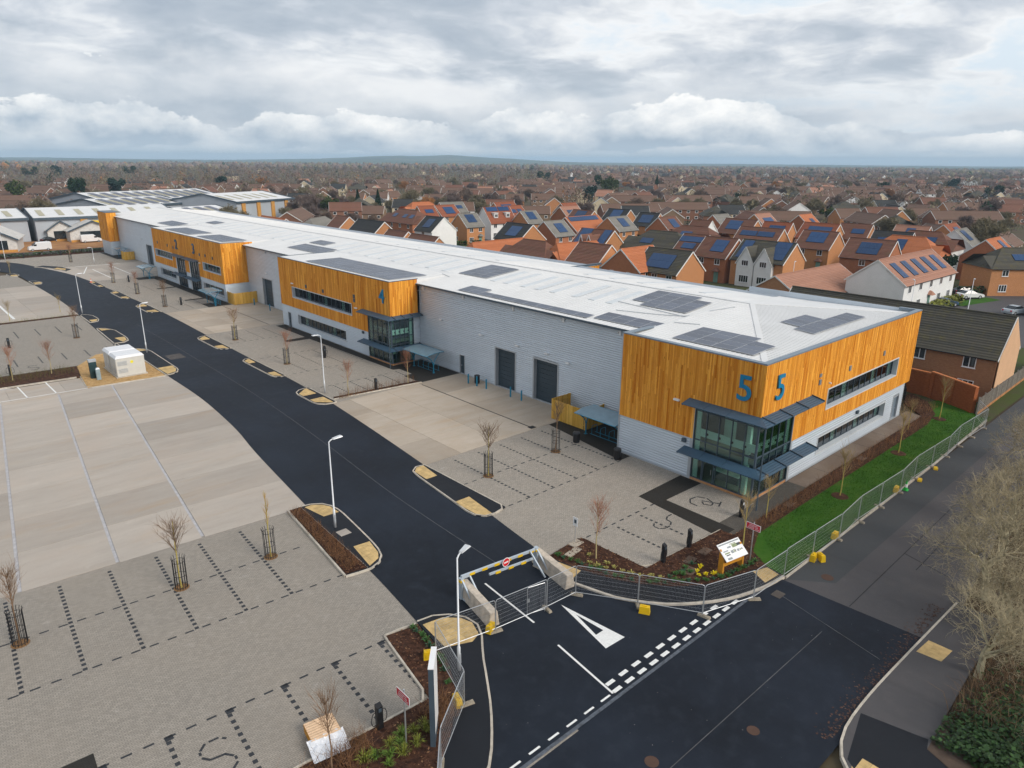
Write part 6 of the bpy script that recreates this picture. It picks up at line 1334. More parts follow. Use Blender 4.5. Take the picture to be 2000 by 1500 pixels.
# ---- cars and vans
def vehicle(kind, x, y, rz, paint, label, z=0.0):
    van = kind == 'van'; L, W, H = (5.2, 1.95, 2.2) if van else (4.5, 1.8, 1.46)
    t = thing('parked_van' if van else 'parked_car', label, 'van' if van else 'car', (x, y, z), rz, 'vehicles around the estate')
    hw = W / 2
    if van: prof = [(-L / 2, .35), (-L / 2, H - .12), (-L / 2 + .15, H), (L / 2 - 1.9, H), (L / 2 - 1.0, 1.3), (L / 2 - .12, 1.05), (L / 2, .75), (L / 2, .35)]
    else: prof = [(-L / 2, .3), (-L / 2 - .02, .62), (-L / 2 + .1, .92), (-L / 2 + .75, 1.0), (L / 2 - 1.45, .98), (L / 2 - .25, .82), (L / 2, .6), (L / 2, .3)]
    c = MB(); k = len(prof); inn = .9 if van else .97
    def ring(yy, s): return [(px_, yy, pz if pz < .7 else .7 + (pz - .7) * s) for px_, pz in prof]
    secs = [(-hw, .93), (-hw * .94, 1), (hw * .94, 1), (hw, .93)]; base = len(c.v)
    for yy, s in secs: c.v += ring(yy, s)
    for a in range(3):
        for j in range(k): c.f.append((base + a * k + j, base + a * k + (j + 1) % k, base + (a + 1) * k + (j + 1) % k, base + (a + 1) * k + j)[::-1]); c.m.append(0); c.val.append(.5)
    c.f.append(tuple(range(base, base + k))); c.f.append(tuple(reversed(range(base + 3 * k, base + 4 * k)))); c.m += [0, 0]; c.val += [.5, .5]
    o = c.build('body', paint, t, False)
    G = mat('car_glass', (.012, .016, .02), .08, spec=.8)
    if not van:
        c = MB(); c.hexa(((-L / 2 + .55, -hw * .9, .97), (L / 2 - 1.2, -hw * .9, .95), (L / 2 - 1.2, hw * .9, .95), (-L / 2 + .55, hw * .9, .97), (-L / 2 + 1.25, -hw * .72, 1.42), (L / 2 - 2.2, -hw * .72, 1.43), (L / 2 - 2.2, hw * .72, 1.43), (-L / 2 + 1.25, hw * .72, 1.42))); c.build('cabin_glass', G, t)
        c = MB(); c.hexa(((-L / 2 + 1.2, -hw * .74, 1.41), (L / 2 - 2.15, -hw * .74, 1.42), (L / 2 - 2.15, hw * .74, 1.42), (-L / 2 + 1.2, hw * .74, 1.41), (-L / 2 + 1.4, -hw * .66, 1.47), (L / 2 - 2.35, -hw * .66, 1.475), (L / 2 - 2.35, hw * .66, 1.475), (-L / 2 + 1.4, hw * .66, 1.47))); c.build('roof', paint, t)
    else:
        c = MB(); c.hexa(((L / 2 - 1.85, -hw * .86, 2.08), (L / 2 - 1.03, -hw * .9, 1.36), (L / 2 - 1.03, hw * .9, 1.36), (L / 2 - 1.85, hw * .86, 2.08), (L / 2 - 1.80, -hw * .86, 2.11), (L / 2 - .98, -hw * .9, 1.39), (L / 2 - .98, hw * .9, 1.39), (L / 2 - 1.80, hw * .86, 2.11))); c.build('windscreen', G, t)
        for s in (-1, 1): c = MB(); c.box(L / 2 - 1.9, s * (hw + .002) - .01, 1.3, L / 2 - 1.2, s * (hw + .002) + .01, 1.75); c.build('side_window', G, t)
    for sx in (-L / 2 + .85, L / 2 - .85):
        for s in (-1, 1):
            c = MB(); c.tube([(sx, s * (hw - .2), .32), (sx, s * (hw + .01), .32)], .32, 14); w = c.build('wheel', M_BLACK, t); c = MB(); c.tube([(sx, s * (hw + .0101), .32), (sx, s * (hw + .018), .32)], .2, 10); c.build('rim', M_STEEL, w)
    for s in (-1, 1):
        c = MB(); c.box(L / 2 - .06, s * hw * .72 - .16, .6, L / 2 + .015, s * hw * .72 + .16, .72); c.build('headlight', M_WHITEP, t); c = MB(); c.box(-L / 2 - .03, s * hw * .75 - .12, .65, -L / 2 + .05, s * hw * .75 + .12, .85); c.build('tail_light', M_RED, t)
P_W = mat('car_white', (.74, .74, .74), .3, spec=.6, var=0); P_K = mat('car_black', (.012, .013, .016), .3, spec=.6, var=0); P_B = mat('car_blue', (.03, .07, .13), .3, spec=.6, var=0); P_S = mat('car_silver', (.45, .50, .54), .3, .3, spec=.6, var=0)
vehicle('car', 147.5, 38.2, rad(-35), P_W, 'white saloon car parked on the grass edge before the hedge'); vehicle('car', 151.5, 40.2, rad(-35), P_K, 'dark car parked behind the white saloon'); vehicle('car', 135.5, 38.5, rad(-20), P_B, 'dark blue car beside the white terrace hedge'); vehicle('car', 137.3, 28.6, rad(-20), P_S, 'silver car at the edge of the parking court'); vehicle('van', 139, 25.4, rad(-20), P_S, 'pale silver people carrier at the edge of the parking court'); vehicle('car', 158, 28.5, rad(60), P_K, 'black car in front of the brick house corner')
vehicle('van', 49.0, 235, rad(0), P_W, 'white van parked in front of the gabled cafe'); vehicle('van', 55.2, 236.5, rad(180), P_W, 'second white van parked close behind the first at the cafe'); vehicle('van', 34.0, 221.5, rad(180), P_W, 'white van behind the north road hedge'); vehicle('car', 40.2, 243.5, rad(15), P_K, 'black car outside the far timber fronted units'); vehicle('car', 60, 228, rad(90), P_S, 'silver car by the far end of the building')

# ================================================================ HOUSES
WALLC = {'orange': m_brick('orange_brick', (.52, .245, .11), (.44, .20, .085)), 'red': m_brick('red_brick', (.42, .17, .085), (.34, .13, .065)), 'brown': m_brick('brown_brick', (.43, .225, .12), (.34, .17, .09)), 'white': mat('white_render', (.76, .76, .75), .7, var=.05, scale=.8, rnd=.04), 'cream': mat('cream_render', (.60, .50, .34), .75, var=.08, scale=.8, rnd=.08), 'oldred': m_brick('old_red_brick', (.27, .135, .085), (.21, .10, .065)), 'oldbrown': m_brick('old_brown_brick', (.27, .18, .115), (.21, .14, .09)), 'peach': mat('peach_render', (.62, .38, .22), .75, var=.06, scale=.8)}
ROOFC = {'brown': m_tiles('brown_tiles', (.145, .068, .048), (.21, .098, .066), (.13, .105, .045)), 'black': m_tiles('black_tiles', (.035, .036, .038), (.055, .055, .055), (.075, .072, .04)), 'red': m_tiles('red_tiles', (.24, .075, .038), (.32, .11, .055), (.20, .075, .045)), 'terracotta': m_tiles('terracotta_tiles', (.40, .135, .055), (.50, .18, .08), (.33, .12, .06)), 'grey': m_tiles('grey_tiles', (.19, .18, .16), (.25, .235, .21), (.13, .125, .09)), 'oldtile': m_tiles('old_brown_tiles', (.14, .085, .062), (.19, .115, .085), (.13, .11, .06)), 'pink': m_tiles('pink_tiles', (.33, .17, .115), (.40, .21, .145), (.28, .15, .105)), 'mossy': m_tiles('mossy_tiles', (.06, .058, .05), (.10, .09, .07), (.14, .12, .035))}
M_BARGE = mat('barge_white', (.72, .72, .70), .5, var=.04); M_UPVC = mat('window_white', (.78, .78, .78), .4, var=.02); M_PANE = mat('window_dark', (.02, .026, .03), .08, var=.1, spec=.9)
def strip_roof(mb, ll, lr, ul, ur, course):
    """overlapping tile courses between the eave line (ll-lr) and the upper line (ul-ur)"""
    ll, lr, ul, ur = map(Vector, (ll, lr, ul, ur)); n = max(3, int(((ul + ur) / 2 - (ll + lr) / 2).length / course)); nrm = (lr - ll).cross(ul - ll).normalized()
    if nrm.z < 0: nrm = -nrm
    for i in range(n):
        a, c = i / n, (i + 1) / n; mb.cv = R.random(); k = nrm * .045
        p0, p1 = ll.lerp(ul, a) + k, lr.lerp(ur, a) + k; q0, q1 = ll.lerp(ul, c), lr.lerp(ur, c)
        mb.face([p0, p1, q1, q0]); mb.face([p0 - k, p1 - k, p1, p0])
def roof_mesh(L, D, e, r, hip=0, course=.34, ov=.3):
    mb = MB(); t = (r - e) / (D / 2); ze = e - ov * t; y = D / 2 + ov; xo = L / 2 + (ov if hip else .12); xr = L / 2 + .12 - (D / 2) * hip * .95
    for s in (-1, 1): strip_roof(mb, (-xo, s * y, ze), (xo, s * y, ze), (-xr, 0, r), (xr, 0, r), course)
    if hip:
        for s in (-1, 1): strip_roof(mb, (s * xo, -y, ze), (s * xo, y, ze), (s * xr, 0, r), (s * xr, 0, r), course)
    mb.cv = .3; mb.bar((-xr, 0, r + .03), (xr, 0, r + .03), .26, .12)
    for s in (-1, 1): mb.face([(-xo, s * y, ze - .02), (xo, s * y, ze - .02), (xo, s * y * .3, ze + (r - ze) * .62), (-xo, s * y * .3, ze + (r - ze) * .62)])
    return mb
def wall_mesh(L, D, e, r, hip=0):
    mb = MB(); mb.box(-L / 2, -D / 2, 0, L / 2, D / 2, e)
    if not hip:
        for s in (-1, 1): mb.face([(s * L / 2, -D / 2, e), (s * L / 2, D / 2, e), (s * L / 2, 0, r - .03)])
    return mb
WINM = {}
def win_mesh(w, h, cols):
    k = (w, h, cols)
    if k not in WINM:
        f = MB(); t = .07
        for q in ((-w / 2, -h / 2, w / 2, -h / 2 + t), (-w / 2, h / 2 - t, w / 2, h / 2), (-w / 2, -h / 2 + t, -w / 2 + t, h / 2 - t), (w / 2 - t, -h / 2 + t, w / 2, h / 2 - t)): f.box(q[0], -.05, q[1], q[2], .02, q[3])
        for i in range(1, cols): x = -w / 2 + w * i / cols; f.box(x - .035, -.045, -h / 2 + t, x + .035, .02, h / 2 - t)
        f.box(-w / 2 - .05, -.1, -h / 2 - .06, w / 2 + .05, .02, -h / 2)
        p = MB(); p.box(-w / 2 + t, -.02, -h / 2 + t, w / 2 - t, .0, h / 2 - t); WINM[k] = (f.mesh('window', M_UPVC), p.mesh('pane', M_PANE))
    return WINM[k]
def add_win(t, x, y, z, rz, w=1.2, h=1.15, cols=2):
    a, p = win_mesh(w, h, cols); o = obj('window', a, t, (x, y, z), rz); obj('pane', p, o)
PVA = {}
def pv_array(nx, ny):
    if (nx, ny) not in PVA:
        c = MB(); w, h = 1.02, 1.62
        for i in range(nx):
            for j in range(ny): c.box((i - nx / 2) * w + .015, (j - ny / 2) * h + .015, .06, (i + 1 - nx / 2) * w - .015, (j + 1 - ny / 2) * h - .015, .10)
        c.box(-nx * w / 2 - .03, -ny * h / 2 - .03, .02, nx * w / 2 + .03, ny * h / 2 + .03, .06, 1); PVA[(nx, ny)] = c.mesh('solar_array', [M_PVB, M_BLACK])
    return PVA[(nx, ny)]
def house(A, B, D, roof, wall, label, pv=(), hip=0, e=5.1, r=8.6, wins=2, gable_win=0, group='houses of the new estate', course=.34, wall2=None, door=True, front_gables=(), dormers=0, chim=0):
    """A, B: ends of the ridge. The ridge runs along local X."""
    ax = 'x' if abs(B[0] - A[0]) > abs(B[1] - A[1]) else 'y'
    L = math.dist(A, B) + (D * .9 if hip else 0) - .1; cx, cy = (A[0] + B[0]) / 2, (A[1] + B[1]) / 2
    rz = math.atan2(B[1] - A[1], B[0] - A[0])
    if abs(math.degrees(rz)) > 135: rz += math.pi
    side = -1 if math.cos(rz) > .6 else 1          # which long side faces the camera
    if math.sin(rz) < -.6: side = -1
    t = thing('house', label, 'house', (cx, cy, -.05), rz, group)
    wall_mesh(L, D, e, r, hip).build('walls', WALLC[wall], t)
    rf = roof_mesh(L, D, e, r, hip, course).build('roof', ROOFC[roof], t)
    if not hip:
        for s in (-1, 1):
            c = MB(); tt = (r - e) / (D / 2); yo = D / 2 + .3
            for k in (-1, 1): c.bar((s * (L / 2 + .13), k * yo, e - .3 * tt - .06), (s * (L / 2 + .13), 0, r - .06), .06, .2)
            c.build('bargeboard', M_BARGE, t)
    c = MB(); c.bar((-L / 2, side * (D / 2 + .32), e - .3 * (r - e) / (D / 2) - .02), (L / 2, side * (D / 2 + .32), e - .3 * (r - e) / (D / 2) - .02), .1, .1); c.build('gutter', M_BLACK, t)
    tilt = math.atan2(r - e, D / 2)
    for (u, v, nx, ny) in pv:                     # u along ridge, v 0..1 up the slope
        o = obj('solar_array', pv_array(nx, ny), rf); yy = side * (D / 2) * (1 - v); o.location = (u * L / 2, yy, e + (r - e) * v + .03); o.rotation_euler = (tilt if side < 0 else -tilt, 0, 0)
    if wins:
        for k in range(wins):
            x = -L / 2 + L * (k + .5) / wins
            for z, h in ((e - .95, 1.15), (1.45, 1.3)):
                if door and z < 2 and k == (wins // 2):
                    c = MB(); c.box(x - .5, side * (D / 2) - .06, 0, x + .5, side * (D / 2) + .06, 2.1); d = c.build('door', mat('door_green', (.18, .33, .27), .5, rnd=.3), t)
                    c = MB(); c.hexa(((x - .9, side * (D / 2 + .02), 2.4), (x + .9, side * (D / 2 + .02), 2.4), (x + .8, side * (D / 2 + .8), 2.3), (x - .8, side * (D / 2 + .8), 2.3), (x - .3, side * (D / 2 + .02), 3.0), (x + .3, side * (D / 2 + .02), 3.0), (x + .1, side * (D / 2 + .4), 2.9), (x - .1, side * (D / 2 + .4), 2.9)) if side > 0 else ((x - .8, side * (D / 2 + .8), 2.3), (x + .8, side * (D / 2 + .8), 2.3), (x + .9, side * (D / 2 + .02), 2.4), (x - .9, side * (D / 2 + .02), 2.4), (x - .1, side * (D / 2 + .4), 2.9), (x + .1, side * (D / 2 + .4), 2.9), (x + .3, side * (D / 2 + .02), 3.0), (x - .3, side * (D / 2 + .02), 3.0))); c.build('porch', ROOFC[roof], d)
                    continue
                add_win(t, x, side * (D / 2 + .01), z, 0 if side < 0 else math.pi, 1.5 if z < 2 else 1.2, h, 3 if z < 2 else 2)
    if gable_win:
        gx = -L / 2 - .01; grz = -math.pi / 2
        if side == 1 or True:
            S_sign = -1
        for yy in ((-D * .22, D * .22) if gable_win > 1 else (D * .1,)):
            for z in (e - .95, 1.5): add_win(t, gx, yy, z, grz, .9, 1.1, 2); 
    for (u, gw, wl) in front_gables:
        gr = e + 2.6; c = MB(); y0 = side * D / 2; y1 = side * (D / 2 + .9)
        if 1:
            q = [(u - gw / 2, y1, 0), (u + gw / 2, y1, 0), (u + gw / 2, y1, e - .6), (u, y1, gr), (u - gw / 2, y1, e - .6)]; c.face(q if side < 0 else q[::-1])
            for s in (-1, 1): q = [(u + s * gw / 2, y0, 0), (u + s * gw / 2, y1, 0), (u + s * gw / 2, y1, e - .6), (u + s * gw / 2, y0, e - .6)]; c.face(q)
            p = c.build('front_gable', WALLC[wl], t)
            c = MB()
            for s in (-1, 1): strip_roof(c, (u + s * (gw / 2 + .2), y1 + side * .15, e - .75), (u + s * (gw / 2 + .2), side * D * .12, e - .75), (u, y1 + side * .15, gr + .05), (u, side * D * .12, gr + .05), .4)
            c.build('gable_roof', ROOFC[roof], p)
            c = MB()
            for s in (-1, 1): c.bar((u + s * (gw / 2 + .2), y1 + side * .18, e - .8), (u, y1 + side * .18, gr), .05, .18)
            c.build('bargeboard', M_BARGE, p); add_win(t, u, y1 + side * .01, e - .5, 0 if side < 0 else math.pi, 1.4, 1.1, 3); add_win(t, u, y1 + side * .01, 1.5, 0 if side < 0 else math.pi, 2.0, 1.4, 4)
    for k in range(dormers):
        u = (-.45 + .9 * k / max(1, dormers - 1)) * L / 2; yy = side * D * .27; zz = e + (r - e) * .46; c = MB(); c.box(u - .7, yy - .9, zz - .7, u + .7, yy + .9, zz + .75); d = c.build('dormer', WALLC['white'], t); c = MB(); c.box(u - .85, yy - 1.1, zz + .75, u + .85, yy + 1.1, zz + .85); c.build('dormer_roof', M_BARGE, d); add_win(t, u, yy + side * .91, zz, 0 if side < 0 else math.pi, 1.1, .95, 2)
    if chim:
        c = MB(); c.box(-L / 2 + .2, -.35, r - .8, -L / 2 + .9, .35, r + .9); k = c.build('chimney', WALLC[wall], t); c = MB(); c.lathe([(.13, 0), (.1, .35)], (-L / 2 + .55, 0, r + .9), 8); c.build('chimney_pot', ROOFC['terracotta'], k)
    return t
# the terrace right behind unit five and its neighbours (ridge ends as surveyed)
house((85.3, 17.55), (85.3, 41.4), 7.2, 'mossy', 'brown', 'long brown brick terrace with mossy dark roof just behind unit five', wins=5, course=.3, door=False, e=4.95)
t = bpy.data.objects['house']; c = MB(); c.box(-12.05, -3.5, .02, -12.0, 3.5, 5.0); c.face([(-12.06, -3.6, 5), (-12.06, 3.6, 5), (-12.06, 0, 8.5)][::-1]); c.build('rendered_gable', WALLC['peach'], t)
house((105.9, 54.6), (128.4, 54.4), 10.5, 'pink', 'brown', 'low garage block with broad pinkish tiled roof and brown gable', e=3.0, r=6.3, wins=0)
house((120.2, 44.8), (143.5, 44.6), 9.2, 'pink', 'white', 'white rendered terrace with pink tiled roof and five solar arrays', pv=tuple((-.75 + .37 * k, .5, 2, 2) for k in range(5)), wins=5, r=8.6)
house((158.5, 37.5), (176.0, 22.0), 8.6, 'mossy', 'orange', 'orange brick house with grey hipped roof behind the parked cars', pv=((-.55, .5, 4, 1), (.05, .5, 4, 1)), hip=1, wins=6, e=5.2, r=8.4)
HS = [((131.5, 84), (131.4, 76.4), 8.2, 'brown', 'red', 'red brick house with mossy brown roof beside the twin white gables', dict(pv=((.2, .55, 3, 2),), wins=2)),
      ((132.6, 75.9), (132.8, 64.8), 9.0, 'mossy', 'orange', 'house with two white front gables and a dark mossy roof', dict(pv=((.62, .55, 3, 3), (-.7, .5, 2, 3)), wins=0, front_gables=((1.9, 3.6, 'white'), (-1.9, 3.6, 'white')))),
      ((159.4, 92.4), (159.9, 81.5), 8.4, 'brown', 'orange', 'orange brick house with brown roof and two wide solar arrays', dict(pv=((.35, .6, 4, 1), (-.45, .6, 4, 1)), wins=3)),
      ((162.6, 78), (162.8, 69.9), 8.6, 'brown', 'orange', 'tall orange brick house with one solar array above its garage court', dict(pv=((.0, .6, 4, 2),), wins=2)),
      ((153.3, 63.4), (153.5, 54.2), 8.4, 'brown', 'red', 'red brick house with dark roof behind the garage block', dict(pv=((.05, .5, 4, 2),), wins=1)),
      ((184.3, 88.6), (184.0, 79.1), 8, 'red', 'orange', 'far orange house with red roof and a long solar array', dict(pv=((.1, .6, 6, 1),), wins=2)),
      ((177.6, 96.3), (178.4, 88.8), 8, 'red', 'orange', 'narrow gabled house with red roof in the fourth estate row', dict(pv=((.1, .6, 4, 1),), wins=2)),
      ((179.6, 109), (179.2, 99.1), 8, 'brown', 'orange', 'brown roofed house beside the terracotta hip in the rear row', dict(pv=((-.2, .55, 4, 2),), wins=2)),
      ((189.5, 81.2), (190, 73.4), 8, 'brown', 'orange', 'brown roofed house at the end of the rear row', dict(pv=((.3, .5, 3, 1),), wins=2)),
      ((190.2, 55), (200, 55.4), 8.4, 'grey', 'white', 'white and red gabled house with pale grey roof by the evergreen', dict(pv=((-.2, .6, 3, 2),), wins=2)),
      ((170.5, 43.3), (180.3, 43.3), 8.4, 'terracotta', 'red', 'red gabled house with pale terracotta roof over the hedge', dict(pv=((.3, .55, 2, 2),), wins=2)),
      ((174.8, 67), (175.2, 58.6), 8.2, 'black', 'orange', 'black roofed house with a long low solar array', dict(pv=((.1, .45, 6, 1),), wins=2)),
      ((205, 62), (214, 62), 8, 'red', 'orange', 'red roofed house above the pale grey gable', dict(pv=((.2, .6, 3, 1),), wins=2)),
      ((196, 70), (196, 62), 8, 'pink', 'red', 'pink roofed house with tall narrow solar array', dict(pv=((0, .5, 2, 2),), wins=2)),
      ((166, 60), (166, 53), 8.5, 'terracotta', 'red', 'hipped terracotta roof tucked behind the dark roofed house', dict(hip=1, pv=((-.1, .5, 2, 2),), wins=2)),
      ((182, 62), (182, 55), 8.5, 'brown', 'white', 'white walled house with brown hipped roof', dict(hip=1, pv=((.3, .5, 2, 1),), wins=2)),
      ((105.9, 79.4), (105.9, 70.1), 8.4, 'mossy', 'orange', 'house with mossy roof carrying one very large solar array', dict(pv=((-.05, .45, 5, 2),), wins=3, door=False)),
      ((99.2, 80.5), (108.5, 80.6), 8.6, 'terracotta', 'red', 'red brick front gable with orange tiled roof beside the warehouse', dict(wins=2, gable_win=2)),
      ((102.3, 93.2), (102.6, 85.5), 8.6, 'brown', 'orange', 'orange brick house with plain dark brown roof at the warehouse', dict(wins=2)),
      ((86.8, 62.4), (86.7, 53.1), 7.2, 'brown', 'brown', 'low mossy brown roof right behind the warehouse eave', dict(wins=2, e=3.2, r=6.4)),
      ((124.6, 113), (125.2, 103.7), 8.6, 'brown', 'orange', 'pair house with two tall blue solar arrays and small front gables', dict(pv=((.7, .55, 2, 3), (-.55, .55, 3, 3)), wins=2, front_gables=((1.6, 2.4, 'red'), (-.6, 2.0, 'red')))),
      ((133, 100), (133.5, 92.5), 9.5, 'mossy', 'white', 'white house under a grey pyramid roof', dict(hip=1, pv=((-.3, .4, 3, 1),), wins=2)),
      ((150, 103), (150, 95.5), 9.5, 'brown', 'red', 'red brick house under a brown pyramid roof with solar array', dict(hip=1, pv=((-.1, .5, 3, 1),), wins=2)),
      ((133, 90.5), (133.2, 84.4), 9, 'brown', 'red', 'broad brown roof with three blue solar arrays', dict(pv=((.5, .7, 3, 1), (-.5, .7, 3, 1), (0, .35, 3, 1)), wins=2)),
      ((145.1, 138), (159.2, 138.4), 8.8, 'terracotta', 'red', 'bright terracotta roof with skylights and twin solar strips', dict(pv=((-.45, .82, 6, 1), (.4, .82, 6, 1)), wins=4)),
      ((130.5, 131.6), (138, 131.8), 8.6, 'grey', 'red', 'red gabled house with pale grey roof and single array', dict(pv=((.1, .5, 3, 2),), wins=2, gable_win=1)),
      ((154.6, 130.8), (163.2, 131), 8.6, 'grey', 'orange', 'orange gabled house with pale grey roof in the next row', dict(pv=((.1, .55, 3, 2),), wins=2)),
      ((121.5, 135.6), (121, 125.7), 8.4, 'black', 'orange', 'orange house with black roof and blue array near the street', dict(pv=((.05, .5, 4, 2),), wins=2, gable_win=1)),
      ((129.6, 166), (136, 165.6), 8.6, 'grey', 'orange', 'orange house with grey roof and corner bay', dict(pv=((0, .6, 3, 2),), wins=2, gable_win=1)),
      ((144, 172), (154, 171), 8.6, 'red', 'white', 'white house with red roof and two white dormers', dict(pv=((-.45, .85, 4, 1), (.45, .85, 4, 1)), wins=3, dormers=2, r=9.6)),
      ((151.8, 163.6), (158, 163.2), 8.6, 'grey', 'orange', 'second orange house with grey roof and bay', dict(pv=((0, .6, 3, 2),), wins=2)),
      ((117.9, 165.4), (118.2, 157.6), 8.6, 'black', 'white', 'white gabled house with black roof', dict(pv=((0, .5, 3, 2),), wins=1, gable_win=2)),
      ((141, 203), (147.2, 202.2), 8.4, 'red', 'orange', 'orange gabled house with red roof, first of the linked pair', dict(pv=((.1, .5, 3, 1),), wins=2)),
      ((147.6, 202.2), (156.2, 202.4), 8.4, 'red', 'orange', 'orange house with red roof, second of the linked pair', dict(pv=((.1, .5, 4, 2),), wins=2)),
      ((128.5, 195), (128, 184), 9.4, 'brown', 'red', 'red brick house with brown hipped roof and three small arrays', dict(hip=1, pv=((.6, .5, 2, 1), (.2, .5, 2, 1), (-.4, .5, 2, 1)), wins=4)),
      ((98.9, 181.5), (98.9, 174.5), 8.2, 'brown', 'orange', 'orange gable with dark red roof behind the long white roof', dict(wins=2)),
      ((97.3, 167), (97.4, 154.6), 8.2, 'black', 'orange', 'dark slate roof with a row of four skylights behind the white roof', dict(wins=2)),
      ((92.6, 145.3), (92.5, 137), 7.6, 'brown', 'orange', 'small brown roofed orange gable behind the white roof', dict(wins=2, e=4.4, r=7.8)),
      ((91, 133.4), (90.9, 123.2), 7.6, 'brown', 'orange', 'longer brown roofed orange gable behind the white roof', dict(wins=2, e=4.4, r=7.8)),
      ((99.2, 120.5), (112.8, 121), 8.4, 'terracotta', 'red', 'low terracotta hipped roof directly behind the warehouse', dict(hip=.6, e=3.2, r=6.4, wins=0)),
      ((104, 111), (104, 104), 8.5, 'brown', 'red', 'dark brown pyramid roof beside the terracotta hip', dict(hip=1, wins=1, e=4, r=7.6)),
      ((106, 101), (113, 100), 8, 'terracotta', 'red', 'small orange tiled roof between the brown roofs', dict(hip=.5, wins=1, e=4, r=7.4)),
      ((88, 190), (88, 206), 9, 'terracotta', 'red', 'long orange red roof past the far end of the warehouse', dict(wins=0, e=4, r=7.6)),
      ((92, 184), (100, 190), 8, 'grey', 'orange', 'grey hipped roof near the far end of the warehouse', dict(hip=1, wins=1, e=4.5, r=7.8)),
      ((152, 222), (160, 222), 9, 'terracotta', 'white', 'white cottage with orange red hipped roof beside the trees', dict(hip=1, wins=2)), ((143, 213), (151, 213), 9, 'grey', 'white', 'white walled house with low grey roof', dict(hip=1, wins=2, e=3.5, r=6.8)),
      ((178.7, 138.3), (179.4, 131.2), 8.2, 'black', 'orange', 'orange gable with black roof and array in the third row', dict(pv=((0, .5, 4, 2),), wins=2, gable_win=1)),
      ((166, 122), (174, 122), 8, 'brown', 'red', 'red house with brown roof next to the small white gable', dict(pv=((.2, .5, 3, 2),), wins=2)), ((168, 112), (168, 106), 7, 'brown', 'white', 'small white front gable among brick houses', dict(wins=1, gable_win=1)),
      ((187, 118), (195, 118), 8, 'grey', 'red', 'red gabled house with pale grey tiles and low array', dict(pv=((.2, .4, 4, 1),), wins=2)), ((200, 112), (209, 112), 8, 'pink', 'orange', 'pale pink roof with flat solar strip', dict(pv=((.1, .5, 5, 1),), wins=2)), ((208, 102), (216, 102), 8, 'terracotta', 'red', 'bright orange roof with small light blue array', dict(pv=((.2, .5, 2, 1),), wins=2)),
      ((172, 160), (172, 151), 8, 'brown', 'orange', 'brown roofed house with deep blue array in the back row', dict(pv=((0, .6, 4, 2),), wins=2)), ((185, 156), (185, 147), 8, 'black', 'orange', 'black roofed house beside the pale pink roof', dict(pv=((0, .6, 4, 2),), wins=2)), ((178, 172), (187, 172), 8, 'pink', 'red', 'pink tiled roof with red gable in the back row', dict(pv=((0, .5, 5, 1),), wins=2)),
      ((165, 186), (173, 186), 8, 'red', 'orange', 'red roof with two small arrays near the street trees', dict(pv=((-.3, .5, 2, 1), (.4, .5, 2, 1)), wins=2)), ((176, 204), (186, 204), 8, 'red', 'orange', 'last red roof of the estate before the old houses', dict(pv=((0, .6, 5, 1),), wins=2)), ((160, 216), (170, 215), 8, 'grey', 'orange', 'grey slate roof carrying a long array behind the linked pair', dict(pv=((0, .5, 7, 1),), wins=2)), ((193, 186), (201, 186), 8, 'red', 'red', 'red gable with low array at the estate edge', dict(pv=((0, .4, 4, 1),), wins=2))]
for A, B, D, rf, wl, lab, kw in HS: house(A, B, D, rf, wl, lab, **kw)
# porches of the white terrace
b = MB(); b.hexa(((-.9, -1.0, 2.2), (.9, -1.0, 2.2), (.9, 0, 2.3), (-.9, 0, 2.3), (-.4, -.6, 3.0), (.4, -.6, 3.0), (.4, 0, 3.1), (-.4, 0, 3.1))); 
# hedges in the car court
def hedge(a, c_, w, h, m, label, n=1500):
    L = math.dist(a, c_); an = math.atan2(c_[1] - a[1], c_[0] - a[0]); c = MB()
    for _ in range(n):
        x = R.uniform(0, L); y = R.gauss(0, w * .28); z = R.uniform(0, h) * (1 - .25 * abs(y) / w); s = R.uniform(.12, .26); a1 = R.uniform(0, 6.28); c.cv = R.random()
        d1 = Vector((math.cos(a1), math.sin(a1), R.uniform(-.5, .8))) * s; d2 = Vector((-math.sin(a1), math.cos(a1), R.uniform(-.5, .8))) * s; p = Vector((x, y, z)); c.face([p - d1, p + d2, p + d1, p - d2])
    o = c.build('hedge', m); o.location = (a[0], a[1], 0); o.rotation_euler = (0, 0, an); tag(o, label, 'hedge'); return o
M_HEDGE = mat('hedge_leaf', (.035, .075, .018), .8, var=.25, scale=1, bv=.5); M_HEDGEY = mat('hedge_gold', (.16, .17, .025), .8, var=.25, scale=1, bv=.5)
hedge((150, 41), (172, 21.5), 1.6, 1.6, M_HEDGE, 'clipped dark green hedge before the orange brick house', 2600); hedge((124, 38.2), (142, 38.6), 2.0, 1.5, M_HEDGEY, 'yellow green shrub border along the white terrace', 2200); hedge((129, 66), (136, 62), 1.6, 1.4, M_HEDGE, 'dark green hedge below the twin white gables', 900); hedge((126, 163), (134, 161), 1.4, 1.3, M_HEDGE, 'green hedge in front of the bay windowed house', 700)
hedge((-10, 209.4), (46, 210.4), 1.2, .9, M_HEDGE, 'long dark hedge at the north end of the site', 2600)
sheet('court_grass', [(138, 36.6), (150, 33.8), (151, 36.5), (140, 39)], -.02, M_GRASS)
for x, y, lab in ((161.5, 79.5, 'street lamp between the brown roofed estate houses'), (118.5, 38.3, 'slim dark street lamp beside the white terrace gable'), (128, 33.0, 'street lamp with curved head in the parking court'), (124, 60.5, 'street lamp in front of the twin white gables')):
    t = thing('street_lamp', lab, 'lamp post', (x, y, 0), rad(R.uniform(0, 360)), 'street lamps of the housing estate'); [obj(n, me, t) for n, me in LM[6.1]]

